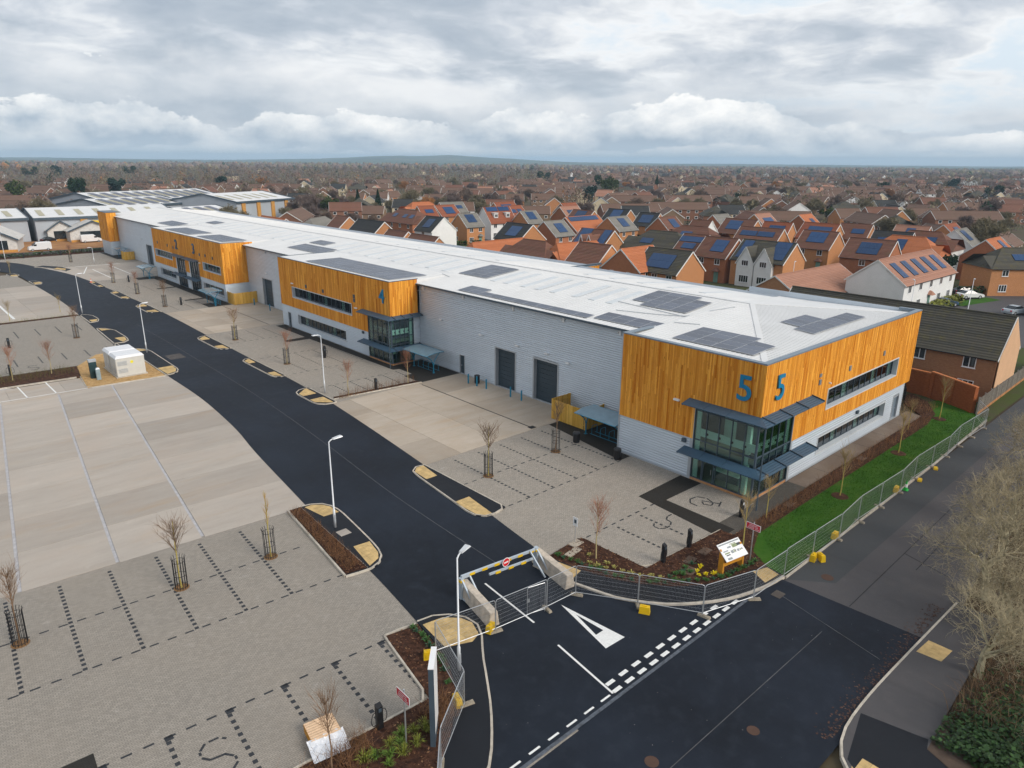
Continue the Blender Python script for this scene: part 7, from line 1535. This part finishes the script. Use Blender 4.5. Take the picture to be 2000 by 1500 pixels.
# ---- far business units to the north
def unit_shed(A, B, D, e, r, label, posts=0, pvs=False, side=-1):
    L = math.dist(A, B); cx, cy = (A[0] + B[0]) / 2, (A[1] + B[1]) / 2; t = thing('business_unit', label, 'building', (cx, cy, 0), math.atan2(B[1] - A[1], B[0] - A[0]), 'white roofed business units to the north')
    c = wall_mesh(L, D, e, r); c.build('walls', mat('far_cladding', (.40, .43, .47), .5, var=.06, scale=.2), t); c = MB(); o = .5
    for s in (-1, 1): c.hexa(((-L / 2 - .3, s * (D / 2 + o), e - .12), (L / 2 + .3, s * (D / 2 + o), e - .12), (L / 2 + .3, 0, r), (-L / 2 - .3, 0, r), (-L / 2 - .3, s * (D / 2 + o), e + .05), (L / 2 + .3, s * (D / 2 + o), e + .05), (L / 2 + .3, 0, r + .2), (-L / 2 - .3, 0, r + .2)))
    rf = c.build('roof', M_ROOFW, t); c = MB()
    for s in (-1, 1): c.bar((-L / 2 - .3, s * (D / 2 + o + .05), e), (L / 2 + .3, s * (D / 2 + o + .05), e), .35, .7)
    for s in (-1, 1):
        for k in (-1, 1): c.bar((s * (L / 2 + .35), k * (D / 2 + o), e + .1), (s * (L / 2 + .35), 0, r + .2), .12, .5)
    c.build('fascia', M_SLATE, rf)
    for k in range(posts): x = -L / 2 + L * (k + .3) / posts; c = MB(); c.box(x, side * D / 2 - .45, 0, x + 1.9, side * D / 2 + .45, e - .3); c.build('timber_pier', mat('far_timber', (.55, .27, .06), .7, var=.2), t)
    sl = math.atan2(r - e, D / 2)
    for k in range(int(L / 5)):
        x = -L / 2 + 2.5 + k * 5
        c = MB(); c.box(-.75, -D * .13, .02, .75, D * .13, .06); q = c.build('rooflight', mat('rooflight_tan', (.42, .39, .28), .6, var=.1), rf); q.location = (x, side * D * .26, e + (r - e) * .48 + .2); q.rotation_euler = (-side * sl, 0, 0)
        if pvs: c = MB(); c.box(-1.3, -D * .2, .02, 1.3, D * .2, .08); q = c.build('solar_array', mat('far_solar', (.10, .11, .15), .4), rf); q.location = (x + 2.4, side * D * .25, e + (r - e) * .5 + .2); q.rotation_euler = (-side * sl, 0, 0)
    return t
U = unit_shed((-25, 262), (36, 263), 31, 6.4, 8.4, 'long pale shed with timber piers and banner signs beyond the north road', posts=5)
c = MB(); c.box(-6, -15.9, 2.8, 2, -15.6, 5.2); c.build('sign_board', M_WHITEP, U); c = MB(); c.box(11, -15.9, 3, 19, -15.6, 5.4); c.build('sign_board', M_WHITEP, U)
for x0, x1, z0, z1, m in ((12, 18, 4.3, 4.8, 'sign_pink'), (12.5, 17.5, 3.3, 3.6, 'ink_dark'), (-5, 0, 4.2, 4.7, 'sign_pink')): c = MB(); c.box(x0, -15.93, z0, x1, -15.9, z1); c.build('sign_print', mat('sign_pink', (.6, .25, .3), .6) if m == 'sign_pink' else MT['ink_dark'], U)
U = unit_shed((38, 259), (76, 258), 28, 6.4, 8.6, 'pale shed joined behind the end of the long building', posts=1)
c = MB(); c.box(-6, -14.6, 3.6, 1, -14.3, 5.4); c.build('yellow_sign', mat('sign_yellow', (.8, .52, .02), .6), U)
unit_shed((62, 300), (92, 312), 30, 6.6, 8.8, 'shed roof striped with solar panels beyond the pale shed', pvs=True); unit_shed((100, 287), (130, 302), 32, 7.6, 10.2, 'large gabled shed with orange timber piers behind the housing', posts=4); unit_shed((66, 330), (120, 352), 34, 7, 9.8, 'farthest shed with broad white roof and solar stripes', pvs=True); unit_shed((80, 262), (98, 270), 20, 5, 7, 'low shed with solar roof between the larger sheds', pvs=True)
def cafe(x, y, rz, w, d, label):
    t = thing('cafe_building', label, 'building', (x, y, 0), rz); c = wall_mesh(d, w, 3.2, 5.6); c.build('walls', mat('cafe_white', (.62, .60, .57), .7), t)
    c = MB(); yo = w / 2 + .6
    for s in (-1, 1): c.hexa(((-d / 2 - .6, s * yo, 2.9), (d / 2 + .6, s * yo, 2.9), (d / 2 + .6, 0, 5.6), (-d / 2 - .6, 0, 5.6), (-d / 2 - .6, s * yo, 3.1), (d / 2 + .6, s * yo, 3.1), (d / 2 + .6, 0, 5.85), (-d / 2 - .6, 0, 5.85)))
    c.build('roof', mat('cafe_roof', (.55, .53, .5), .8, var=.15, scale=1), t); c = MB()
    for k in (-1, 1): c.bar((-d / 2 - .7, k * yo, 3.0), (-d / 2 - .7, 0, 5.75), .15, .35)
    c.build('bargeboard', M_SLATE, t); c = MB(); c.box(-d / 2 - .08, -w * .28, .2, -d / 2 - .02, w * .28, 2.9); c.build('shopfront', M_PANE, t); c = MB(); c.box(-d / 2 - .5, -w / 2, 0, -d / 2 - .2, w / 2, .6); c.build('planter_wall', MT['far_timber'], t)
cafe(50.5, 245, rad(90), 12, 14, 'white gabled cafe with glazed front behind the parked vans'); cafe(43.5, 248, rad(90), 7, 9, 'smaller gabled wing beside the glazed cafe'); cafe(26.5, 229, rad(75), 9, 12, 'dark gabled pavilion at the bend of the north road')

# ================================================================ TREES
def bare_tree(seed, h, spread, levels=4, nb=5, r0=.22, twigw=.012, trunkf=.3, up=.35, leafy=0, tw=3, ttw=5):
    """tapered trunk with forking limbs and fine twigs"""
    rr = random.Random(seed); t = MB(); c = MB()
    def grow(p, d, L, r, lev):
        n = 3 if lev < levels else 2; P = [p]; dd = d
        for i in range(n):
            dd = (dd + Vector((rr.gauss(0, .16), rr.gauss(0, .16), rr.gauss(.04, .1)))).normalized(); P.append(P[-1] + dd * L / n)
        re = r * .55; (t if lev <= 1 else c).tube(P, [r + (re - r) * i / n for i in range(n + 1)], 6 if lev == 0 else 4 if lev < 3 else 3, cap=False)
        if lev >= levels:
            for q in range(ttw):
                b0 = P[rr.randint(1, n)]; a = Vector((rr.gauss(0, 1), rr.gauss(0, 1), rr.gauss(.2, .7))).normalized(); e = (dd * .6 + a * .8).normalized(); LL = L * rr.uniform(.5, 1.1)
                s = e.cross(Vector((rr.gauss(0, 1), rr.gauss(0, 1), rr.gauss(0, 1)))).normalized() * twigw; m = b0 + e * LL * .5 + Vector((rr.gauss(0, .06), rr.gauss(0, .06), rr.gauss(0, .06))) * LL; c.cv = rr.random()
                c.face([b0 - s, b0 + s, m + s * .7, m - s * .7]); c.face([m - s * .7, m + s * .7, b0 + e * LL])
            return
        k = nb if lev > 0 else nb + 1
        for i in range(k):
            f = rr.uniform(.35, 1) if i else 1; j = min(n - 1, int(f * n)); b0 = P[j].lerp(P[j + 1], f * n - j) if f < 1 else P[-1]
            a = 2 * math.pi * (i / k) + rr.uniform(-.5, .5); o = dd.orthogonal().normalized(); o2 = dd.cross(o); sp = rr.uniform(.5, 1.1) * spread
            e = (dd + (o * math.cos(a) + o2 * math.sin(a)) * sp + Vector((0, 0, up * .3))).normalized(); grow(b0, e, L * rr.uniform(.6, .85), max(.008, re * rr.uniform(.6, .95)), lev + 1)
    grow(Vector((0, 0, -.1)), Vector((rr.gauss(0, .05), rr.gauss(0, .05), 1)), h * trunkf, r0, 0)
    return t, c
# big bare trees over the south verge
M_BIGB = mat('verge_bark', (.42, .38, .25), .9, var=.25, scale=1.2, rnd=.08); M_BIGT = mat('verge_twig', (.35, .295, .185), .9, var=.25, scale=.7, bv=.3)
BT = []
for s in (11, 12, 13): t_, c_ = bare_tree(s, 9.5, 1.1, 5, 4, .24, .006, .22, .1, ttw=3); BT.append((t_.mesh('trunk', M_BIGB), c_.mesh('crown', M_BIGT)))
def big(v, x, y, s, rz, lab):
    t = thing('bare_tree', lab, 'tree', (x, y, 0), rz, 'bare trees on the south verge'); t.scale = (s, s, s); obj('trunk', BT[v][0], t); obj('crown', BT[v][1], t)
for v, x, y, k, rz, lab in ((0, 35.3, 5.6, .88, .4, 'broad bare tree on the verge spreading over the buff tactile patch'), (1, 38.9, 5.7, 1.0, 1.9, 'bare tree on the verge standing behind the tactile patch tree'), (2, 42.8, 7.3, 1.0, 3.3, 'bare tree leaning over the old road from the verge'), (0, 48, 8.0, 1.1, 4.4, 'bare tree on the verge across from the green cone'), (1, 53.5, 8.7, 1.1, 5.2, 'bare tree at the road edge opposite the brick wall'), (2, 59.5, 9.0, 1.1, .9, 'bare tree near the end of the old road'), (0, 66, 9.6, 1.05, 2.2, 'last bare tree before the board fence'), (1, 32.0, 1.6, .85, 5.6, 'low bare tree above the ivy bank'), (2, 40.6, 2.4, .9, 2.6, 'bare tree deep in the brambles of the verge')): big(v, x, y, k, rz, lab)
# ivy bank and brambles
c = MB()
for _ in range(4200):
    x = 29 + abs(R.gauss(0, 3.4)); y = R.gauss(4.0 - (x - 29) * .12, 1.0)
    if y > 5.7 or y < -1: continue
    z = R.random() * 1.1 * (1 - min(1, abs(y - 2.8) / 4)); s = R.uniform(.03, .12); a1 = R.uniform(0, 6.28); c.cv = R.random(); p = Vector((x, y, z + .02)); d1 = Vector((math.cos(a1), math.sin(a1), R.uniform(-.4, .6))) * s; d2 = Vector((-math.sin(a1), math.cos(a1), R.uniform(-.4, .6))) * s; c.face([p - d1, p + d2, p + d1, p - d2])
tag(c.build('ivy_undergrowth', mat('ivy_leaf', (.03, .068, .016), .7, var=.3, bv=.6)), 'dark green ivy carpet on the south verge', 'ivy', kind='stuff')
c = MB()
for _ in range(7500):
    x = R.uniform(31, 78); y = R.uniform(-.5, 5.6 + max(0, (x - 41)) * .12); L = R.uniform(.5, 1.6); c.cv = R.random(); a1 = R.uniform(0, 6.28); c.tube([(x, y, 0), (x + .3 * L * math.cos(a1), y + .3 * L * math.sin(a1), L * .7), (x + .8 * L * math.cos(a1), y + .8 * L * math.sin(a1), L * .8)], [.012, .009, .003], 3, cap=False)
tag(c.build('bramble_undergrowth', mat('bramble', (.16, .10, .055), .9, var=.3, bv=.6)), 'tangled brown bramble stems under the verge trees', 'bramble', kind='stuff')
c = MB()
for _ in range(700):                 # litter of dead leaves against the kerb
    x = R.uniform(26, 40); y = 8.55 + abs(R.gauss(0, .35)); s = R.uniform(.02, .06); a1 = R.uniform(0, 6.28); c.cv = R.random() * .8; c.face([(x + s * math.cos(a1 + k), y + s * math.sin(a1 + k), .024 + .01 * (k > 2)) for k in (0, 1.6, 3.1, 4.7)])
for _ in range(170):
    x = R.uniform(8, 36); y = R.uniform(9, 26); s = R.uniform(.008, .02); a1 = R.uniform(0, 6.28); c.cv = .8 + .2 * R.random(); c.face([(x + s * math.cos(a1 + k), y + s * math.sin(a1 + k), .041 + .004 * (k > 2)) for k in (0, 1.6, 3.1, 4.7)])
t_ = NT('leaf_litter_bits'); t_.fin(t_.ramp(t_.attr(), [(0, (.03, .016, .014)), (.6, (.085, .042, .03)), (.82, (.12, .08, .06)), (.9, (.3, .28, .26)), (1, (.5, .48, .46))]), .9); tag(c.build('road_litter', t_.m), 'dead leaves and grit scattered on the road', 'litter', kind='stuff')

# ---- mid-distance trees
M_BR = [mat(f'bare_crown_{i}', cc, .95, var=.2, scale=.3, bv=.35, rnd=.2, spec=.1) for i, cc in enumerate(((.115, .080, .062), (.135, .105, .070), (.095, .075, .065), (.15, .095, .055)))] if False else [mat('bare_crown_brown', (.205, .15, .118), .95, var=.3, scale=.25, bv=.3, spec=.1), mat('bare_crown_olive', (.21, .18, .112), .95, var=.3, scale=.25, bv=.3, spec=.1), mat('bare_crown_mauve', (.185, .14, .125), .95, var=.3, scale=.25, bv=.3, spec=.1), mat('bare_crown_russet', (.36, .17, .06), .95, var=.2, scale=.3, rnd=.2, spec=.1)]
M_EV = [mat('evergreen_dark', (.022, .045, .022), .9, var=.3, scale=.5, bv=.5, spec=.1), mat('evergreen_blue', (.03, .055, .045), .9, var=.3, scale=.5, bv=.5, spec=.1), mat('evergreen_olive', (.055, .075, .022), .9, var=.3, scale=.5, bv=.5, spec=.1)]
def crown_cloud(seed, h, w, n, s0, s1, base=.25, conical=0, lean=1.0):
    """many small faces spread through a lumpy crown volume"""
    rr = random.Random(seed); c = MB(); lumps = [(Vector((rr.gauss(0, w * .22), rr.gauss(0, w * .22), h * (base + (1 - base) * rr.uniform(.2, .85)))), w * rr.uniform(.18, .34)) for _ in range(9)]
    for i in range(n):
        if conical:
            f = rr.random() ** .7; z = h * (.08 + .92 * (1 - f)); rad_ = w / 2 * f * rr.uniform(.55, 1); a = rr.uniform(0, 6.28); p = Vector((rad_ * math.cos(a), rad_ * math.sin(a), z - rad_ * .15))
        else:
            q, rl_ = rr.choice(lumps); v = Vector((rr.gauss(0, 1), rr.gauss(0, 1), rr.gauss(0, .85))).normalized() * rl_ * (rr.random() ** .35); p = q + v
        s = rr.uniform(s0, s1); d1 = Vector((rr.gauss(0, 1), rr.gauss(0, 1), rr.gauss(0, 1))).normalized() * s; d2 = d1.cross(Vector((rr.gauss(0, 1), rr.gauss(0, 1), rr.gauss(0, 1)))).normalized() * s * lean; c.cv = rr.random(); c.face([p - d1, p + d2, p + d1, p - d2])
    return c
def trunk_simple(h, r): c = MB(); c.tube([(0, 0, -.1), (.05, 0, h * .35), (0, .1, h * .7)], [r, r * .75, r * .25], 6, cap=False); return c
BARE = []
for s in range(5):
    t_, c_ = bare_tree(70 + s, 10 + s * .4, .8 + .06 * s, 4, 5, .2, .05, .25, .45, ttw=10); BARE.append((t_, c_))
BAREM = [[(t_.mesh('trunk', m), c_.mesh('crown', m)) for m in M_BR] for t_, c_ in BARE]
EVG = [(trunk_simple(8, .25).mesh('trunk', M_BARK), crown_cloud(s, 9 + s % 3, 6.5, 1400, .2, .42, .15).mesh('crown', M_EV[s % 3])) for s in range(3)] + [(trunk_simple(10, .22).mesh('trunk', M_BARK), crown_cloud(9, 11, 5, 1300, .18, .4, conical=1).mesh('crown', M_EV[0]))]
def in_view(x, y, z=4, m=1.06):
    v = Vector((x, y, z - CAM_H)); d = v.dot(fw)
    return d > 1 and abs(v.dot(rt2) / d) < .726 * m and abs(v.dot(up2) / d) < .545 * m
def px_of(x, y, z=0):
    v = Vector((x, y, z - CAM_H)); d = v.dot(fw); return 1000 + 1376.96 * v.dot(rt2) / d
def polar(px_, dist):      # ground point in the direction of a picture column (column 0..2000) at a distance
    d = fw + rt2 * ((px_ - 1000) / 1376.96) - up2 * (-.31); d.z = 0; d.normalize(); return d.x * dist, d.y * dist
used = []
def free(x, y, r):
    for a, b_, q in used:
        if (a - x) ** 2 + (b_ - y) ** 2 < (q + r) ** 2: return False
    return True
for o in list(C.objects):
    if o.parent is None and o.get('category') in ('house', 'building') and o.name.startswith(('house', 'business', 'cafe')): used.append((o.location.x, o.location.y, 8 if o.name.startswith('house') else 24))
def blocked(x, y): return (30 < x < 80 and 15 < y < 212) or (-80 < x < 76 and y < 224) or (x > 76 and y < 8)
# named evergreens and trees that stand out
for px_, dd, v, s, lab in ((145, 440, 0, 1.5, 'dark evergreen clump left of the far sheds'), (215, 430, 1, 1.4, 'dark evergreen beside the bare oak beyond the sheds'), (20, 420, 2, 1.3, 'olive evergreen at the edge of the far housing'), (425, 540, 1, 1.25, 'round blue green tree behind the shed roofs'), (695, 330, 3, 1.0, 'pointed evergreen behind the cottage'), (735, 330, 3, 1.0, 'second pointed evergreen next to the lamp column'), (640, 300, 2, .95, 'low evergreen beside the white cottage'), (1175, 560, 0, 1.5, 'pair of dark pines above the brown roofs'), (1190, 470, 2, 1.4, 'broad green pine in front of the dark pines'), (1155, 390, 1, 1.15, 'blue cedar beside the office roofs'), (1285, 620, 3, 1.2, 'pointed dark conifer on the plain'), (1450, 420, 0, .8, 'small evergreen by the cream gable'), (1640, 300, 2, .75, 'green bush behind the orange gables'), (1885, 172, 0, .62, 'rounded evergreen beside the pale grey roof'), (1732, 640, 0, 1.1, 'dark evergreen above the distant roofs'), (1870, 680, 1, 1.3, 'blue green cedar far off among roofs'), (1060, 760, 0, 1.5, 'dark pine standing above the bare wood'), (1955, 560, 0, 1.2, 'dark evergreen at the edge of the distant wood'), (60, 900, 0, 1.6, 'dark pines on the wooded skyline'), (255, 1000, 0, 1.6, 'dark pine group above the bare wood'), (110, 950, 1, 1.6, 'umbrella shaped pine on the wooded skyline')):
    x, y = polar(px_, dd); t = thing('evergreen_tree', lab, 'tree', (x, y, 0), R.uniform(0, 6), 'evergreen trees beyond the estate'); t.scale = (s,) * 3; obj('trunk', EVG[v][0], t); obj('crown', EVG[v][1], t); used.append((x, y, 3))
def place(x, y):
    p, d = px_of(x, y), math.hypot(x, y)
    sec = ('beyond the long pale shed', 'behind the far solar sheds', 'past the timber pier shed', 'behind the white cottage', 'around the dark pines', 'behind the twin white gables', 'behind the tall orange gables', 'above the parking court')[sum(p > q for q in (200, 450, 700, 1000, 1250, 1500, 1750))]
    return ('in the first rows', 'some rows back', 'far back', 'near the skyline')[sum(d > q for q in (320, 450, 650))] + ' ' + sec
NEARLAB = ('bare brown tree', 'bare olive tree', 'bare mauve brown tree', 'russet leaved tree')
cnt = 0; tries = 0
fixed = [(1455, 400, 1), (1480, 430, 1), (1600, 330, 1), (1640, 380, 0), (1700, 360, 1), (1905, 290, 2), (1950, 250, 1), (1985, 270, 1), (1960, 210, 1), (1990, 190, 1), (1750, 240, 1), (1250, 330, 0), (1345, 340, 1), (1370, 350, 1), (1150, 300, 2), (880, 330, 2), (800, 330, 1), (620, 310, 2), (660, 320, 2), (600, 300, 2), (580, 330, 0), (560, 420, 2), (340, 470, 0), (480, 520, 1), (130, 390, 1), (175, 400, 1), (230, 395, 1), (300, 700, 0), (690, 520, 2), (650, 420, 0), (430, 255, 1), (1520, 600, 3), (1540, 520, 0), (1225, 560, 3), (1860, 620, 3), (510, 560, 3), (790, 560, 3), (1415, 300, 1), (1445, 350, 1), (1010, 330, 2), (920, 310, 1)]
def bare(x, y, m, s):
    global cnt
    t = thing('bare_tree', NEARLAB[m] + ' ' + place(x, y), 'tree', (x, y, 0), R.uniform(0, 6.28), 'bare trees beyond the estate'); t.scale = (s,) * 3; a, c__ = BAREM[R.randrange(5)][m]; obj('trunk', a, t); obj('crown', c__, t); used.append((x, y, 2.5)); cnt += 1
for px_, dd, m in fixed: x, y = polar(px_, dd); bare(x, y, m, R.uniform(.9, 1.35))
bare(64, 222, 1, .9)
# ---- older houses further out: templates copied one by one
TPL = []
for i, (L, D, e, r, rf, wl, hip) in enumerate(((9, 8, 4.9, 7.9, 'oldtile', 'orange', 0), (16, 8.4, 4.8, 7.6, 'oldtile', 'oldbrown', 0), (24, 8.4, 4.7, 7.4, 'oldtile', 'oldred', 0), (10, 8.5, 4.8, 7.8, 'black', 'cream', 0), (12, 9, 4.9, 7.8, 'brown', 'oldred', 0), (9, 9, 4.9, 7.8, 'oldtile', 'white', 0), (11, 10, 4.6, 7.8, 'mossy', 'oldred', 1), (14, 8, 2.8, 5.6, 'oldtile', 'oldbrown', 0), (9, 8, 5, 8, 'pink', 'cream', 0))):
    wm = MB()
    for side in (-1, 1):
        n = max(2, int(L / 3.2))
        for k in range(n):
            x = -L / 2 + L * (k + .5) / n
            for z in ((e - .9, 1.4) if e > 3.5 else (1.5,)): wm.box(x - .65, side * D / 2 - .03, z - .55, x + .65, side * D / 2 + .03, z + .55, 0); wm.box(x - .52, side * D / 2 - .04, z - .42, x + .52, side * D / 2 + .04, z + .42, 1)
    bg = MB(); tt = (r - e) / (D / 2)
    for s in (-1, 1):
        for k in (-1, 1): bg.bar((s * (L / 2 + .13), k * (D / 2 + .3), e - .3 * tt - .06), (s * (L / 2 + .13), 0, r - .06), .06, .22)
    TPL.append((wall_mesh(L, D, e, r, hip).mesh('walls', WALLC[wl]), roof_mesh(L, D, e, r, hip, .5).mesh('roof', ROOFC[rf]), wm.mesh('windows', [M_UPVC, M_PANE]), None if hip else bg.mesh('bargeboard', M_BARGE), L, D, (rf, wl)))
DESC = {0: 'orange brick house with brown roof', 1: 'brown brick semi with brown roof', 2: 'long red brick terrace with brown roof', 3: 'cream house with black roof', 4: 'red brick house with russet roof', 5: 'white house with brown roof', 6: 'red house with mossy hipped roof', 7: 'low brown bungalow', 8: 'cream house with pink roof'}
HC = 0
def far_house(i, x, y, rz, lab=None):
    global HC
    a, r_, w, bgm, L, D, _ = TPL[i]; t = thing('older_house', lab or DESC[i] + ' ' + place(x, y), 'house', (x, y, -.1), rz, f'older houses beyond the estate: {DESC[i]}')
    obj('walls', a, t); obj('roof', r_, t); struct(obj('windows', w, t), 'stuff')
    if bgm: obj('bargeboard', bgm, t)
    used.append((x, y, max(L, D) * .52)); HC += 1
def dens(px_, d):           # where the photo shows housing
    if px_ < 650: return (.75 if 300 < d < 560 else .12 if d < 900 else .0)
    if px_ < 1050: return (.7 if 230 < d < 520 else .15 if d < 800 else .05)
    return .72 if d < 1000 else .6
R2 = random.Random(21)
d = 225.0
while d < 1000 and HC < 300:
    px_ = -20 + R2.uniform(0, 40)
    step_px = 1376 * 15.5 / d
    row_ang = R2.choice((-.74, -.74, -.6, -.9, 0, .84))
    while px_ < 2020 and HC < 300:
        x, y = polar(px_, d * R2.uniform(.975, 1.025))
        if R2.random() < dens(px_, d) and not blocked(x, y) and not (76 < x < 215 and y < 216):
            i = R2.choices(range(9), (10, 28, 18, 8, 10, 7, 6, 14, 4))[0]; L = TPL[i][4]
            if free(x, y, L * .45): far_house(i, x, y, row_ang + R2.gauss(0, .06) + (math.pi / 2 if R2.random() < .2 else 0))
        px_ += step_px * R2.uniform(.75, 1.25)
    d *= 1.052
# trees between them
R3 = random.Random(5)
while cnt < 290:
    px_ = R3.uniform(-10, 2010); d = 215 + 500 * R3.random() ** 1.3; x, y = polar(px_, d)
    if blocked(x, y) or (76 < x < 210 and y < 214) or not free(x, y, 1.5): continue
    bare(x, y, R3.choices((0, 1, 2, 3), (5, 5, 4, .35))[0], R3.uniform(.65, 1.3))
# ---- far wood and far housing: too many and too small to tell apart
def far_mass():
    wood = MB(); hs = MB(); rr = random.Random(33)
    def clump(x, y, h, w, n, s, val, mi, puff=False):
        if puff:
            base = len(wood.v); rings = [(.16, .25), (.36, .46), (.60, .50), (.82, .36), (1.0, .08)]; m_ = 7; ph = rr.uniform(0, 6)
            for (fz, fr) in rings:
                for k in range(m_): a = 6.2832 * k / m_ + ph; q = fr * w * rr.uniform(.72, 1.2); wood.v.append((x + q * math.cos(a), y + q * math.sin(a), h * (fz + rr.uniform(-.07, .07))))
            for j in range(len(rings) - 1):
                for k in range(m_): k2 = (k + 1) % m_; wood.f.append((base + j * m_ + k, base + j * m_ + k2, base + (j + 1) * m_ + k2, base + (j + 1) * m_ + k)); wood.m.append(mi); wood.val.append(min(1, max(0, val + rr.gauss(0, .12))))
            wood.f.append(tuple(base + (len(rings) - 1) * m_ + k for k in range(m_))); wood.m.append(mi); wood.val.append(val)
        for _ in range(n):
            a = rr.uniform(0, 6.28); q = rr.random() ** .5; z = h * rr.uniform(.18, 1.0); k = math.sin(math.pi * min(.97, z / h * .8 + .18)); px3 = Vector((x + w / 2 * q * k * math.cos(a), y + w / 2 * q * k * math.sin(a), z)); e = s * rr.uniform(.6, 1.3)
            d1 = Vector((rr.gauss(0, .7), rr.gauss(0, .7), rr.gauss(0, 1))).normalized() * e; d2 = d1.cross(Vector((rr.gauss(0, 1), rr.gauss(0, 1), rr.gauss(0, 1)))).normalized() * e * .38; wood.cv = min(1, max(0, val + rr.gauss(0, .18))); wood.face([px3 - d1, px3 + d2, px3 + d1, px3 - d2], mi)
        wood.cv = .2; wood.face([(x - .25, y, -1), (x + .25, y, -1), (x + .1, y, h * .6), (x - .1, y, h * .6)], mi)
    n = 0
    while n < 5600:
        d = 330 + 2700 * rr.random() ** 1.15; px_ = rr.uniform(-40, 2040); x, y = polar(px_, d)
        f = noise.noise(Vector((x * .004, y * .004, 3))); wooded = (px_ < 1080 and 520 < d < 1700) * .9 + (px_ >= 1080) * (.55 + .3 * (d > 1300)) + (d > 1700) * .5 + (px_ < 1080 and d <= 520) * .3
        if rr.random() > wooded + f * .7: continue
        if d < 900 and not free(x, y, 3): continue
        h = rr.uniform(7, 12) * (1.3 if px_ < 1080 and d > 600 else 1.0); mi = rr.choices((0, 1, 2, 3, 4), (5, 4, 4, .22, .5))[0]
        clump(x, y, h, h * rr.uniform(.7, 1.1), 52 if d < 1000 else 30 if d < 1700 else 10, .7 if d < 1000 else .95 if d < 1700 else 1.5, rr.random(), mi, d > 1500); n += 1
    for _ in range(2600):     # hedgerow scrub
        d = 240 + 900 * rr.random(); px_ = rr.uniform(-20, 2020); x, y = polar(px_, d)
        if blocked(x, y) or (76 < x < 212 and y < 215) or not free(x, y, .5): continue
        clump(x, y, rr.uniform(1.5, 3.6), rr.uniform(2, 5), 16, .55, rr.random(), rr.choices((0, 1, 2, 4), (4, 4, 3, 1.4))[0])
    tag(wood.build('far_woods', M_BR + [M_EV[0]]), 'brown leafless woods and scrub spreading to the horizon', 'woods', kind='stuff')
    k = 0
    while k < 800:
        d = 560 + 2600 * rr.random() ** 1.3; px_ = rr.uniform(-30, 2030)
        if rr.random() > (.85 if px_ > 1050 else .12 if d < 1700 else .3): continue
        x, y = polar(px_, d)
        if d < 1050 and not free(x, y, 7): continue
        L = rr.choice((8, 9, 14, 22)); D = 8; e = 4.6; r_ = 7.4; an = rr.choice((0, math.pi / 2, .4, 1.2)) + rr.gauss(0, .1); ca, sa = math.cos(an), math.sin(an); T = lambda u, v, z: (x + ca * u - sa * v, y + sa * u + ca * v, z)
        wm = rr.choices((0, 1, 2, 3), (5, 5, 1.2, 1.2))[0]; rm = rr.choices((4, 5, 6), (6, 1.2, 2))[0]; hs.cv = rr.random()
        for u in (-L / 2, L / 2): hs.face([T(u, -D / 2, -1), T(u, D / 2, -1), T(u, D / 2, e), T(u, 0, r_), T(u, -D / 2, e)], wm)
        for v in (-D / 2, D / 2): hs.face([T(-L / 2, v, -1), T(L / 2, v, -1), T(L / 2, v, e), T(-L / 2, v, e)], wm); hs.face([T(-L / 2 - .3, v * 1.08, e - .2), T(L / 2 + .3, v * 1.08, e - .2), T(L / 2 + .3, 0, r_ + .05), T(-L / 2 - .3, 0, r_ + .05)], rm)
        k += 1
    tag(hs.build('far_housing', [WALLC['oldbrown'], WALLC['oldred'], WALLC['white'], WALLC['cream'], ROOFC['oldtile'], ROOFC['black'], ROOFC['brown']]), 'countless distant brick houses with brown roofs on the plain', 'housing', kind='stuff')
far_mass()
# a long white terrace and a cream one in the far housing
for px_, dd, i, lab in ((265, 520, 5, 'white terrace end before the bare wood'), (250, 525, 5, 'white terrace middle before the bare wood'), (282, 517, 5, 'white terrace near end before the bare wood')):
    x, y = polar(px_, dd); far_house(i, x, y, rad(-48), lab)
# ---- distant hills
c = MB(); NA, NR = 90, 14; rows = []
for i in range(NR + 1):
    r_ = 3000 + (8800 - 3000) * i / NR; row = []
    for j in range(NA + 1):
        px_ = -400 + 2800 * j / NA; x, y = polar(px_, r_); g1 = math.exp(-((px_ - 840) / 230) ** 2); h = -2 + (r_ - 3000) / 5800 * (6 + 10 * (noise.noise(Vector((px_ * .006, r_ * .0009, 1))) + .2)) + g1 * 60 * max(0, min(1, (r_ - 4200) / 2600)) * (1 + .25 * noise.noise(Vector((px_ * .02, r_ * .002, 4)))) + 14 * max(0, min(1, (600 - px_) / 500)) * max(0, min(1, (r_ - 4500) / 2500))
        row.append((x, y, h if r_ > 3000 else -14))
    rows.append(row)
for i in range(NR):
    for j in range(NA): c.face([rows[i][j], rows[i][j + 1], rows[i + 1][j + 1], rows[i + 1][j]])
struct(c.build('hills', m_ground('hill_fields', [(.05, .055, .035), (.075, .07, .045), (.06, .085, .03), (.20, .17, .10), (.05, .06, .04)], .0022), smooth=True))

# ---- the air: thin even haze over the whole place
c = MB(); c.box(-9600, -9600, -30, 9600, 9600, 84)
hz = struct(c.build('haze', None), 'stuff', 'thin bluish winter haze over the plain'); hz['category'] = 'haze'
hm = bpy.data.materials.new('haze_air'); hm.use_nodes = True; hn = hm.node_tree; hn.nodes.clear(); vo = hn.nodes.new('ShaderNodeOutputMaterial'); vp = hn.nodes.new('ShaderNodeVolumePrincipled'); hn.links.new(vp.outputs[0], vo.inputs['Volume'])
vp.inputs['Color'].default_value = (.56, .79, 1.0, 1); vp.inputs['Density'].default_value = .00016; vp.inputs['Anisotropy'].default_value = 0.0
hz.data.materials.clear(); hz.data.materials.append(hm)
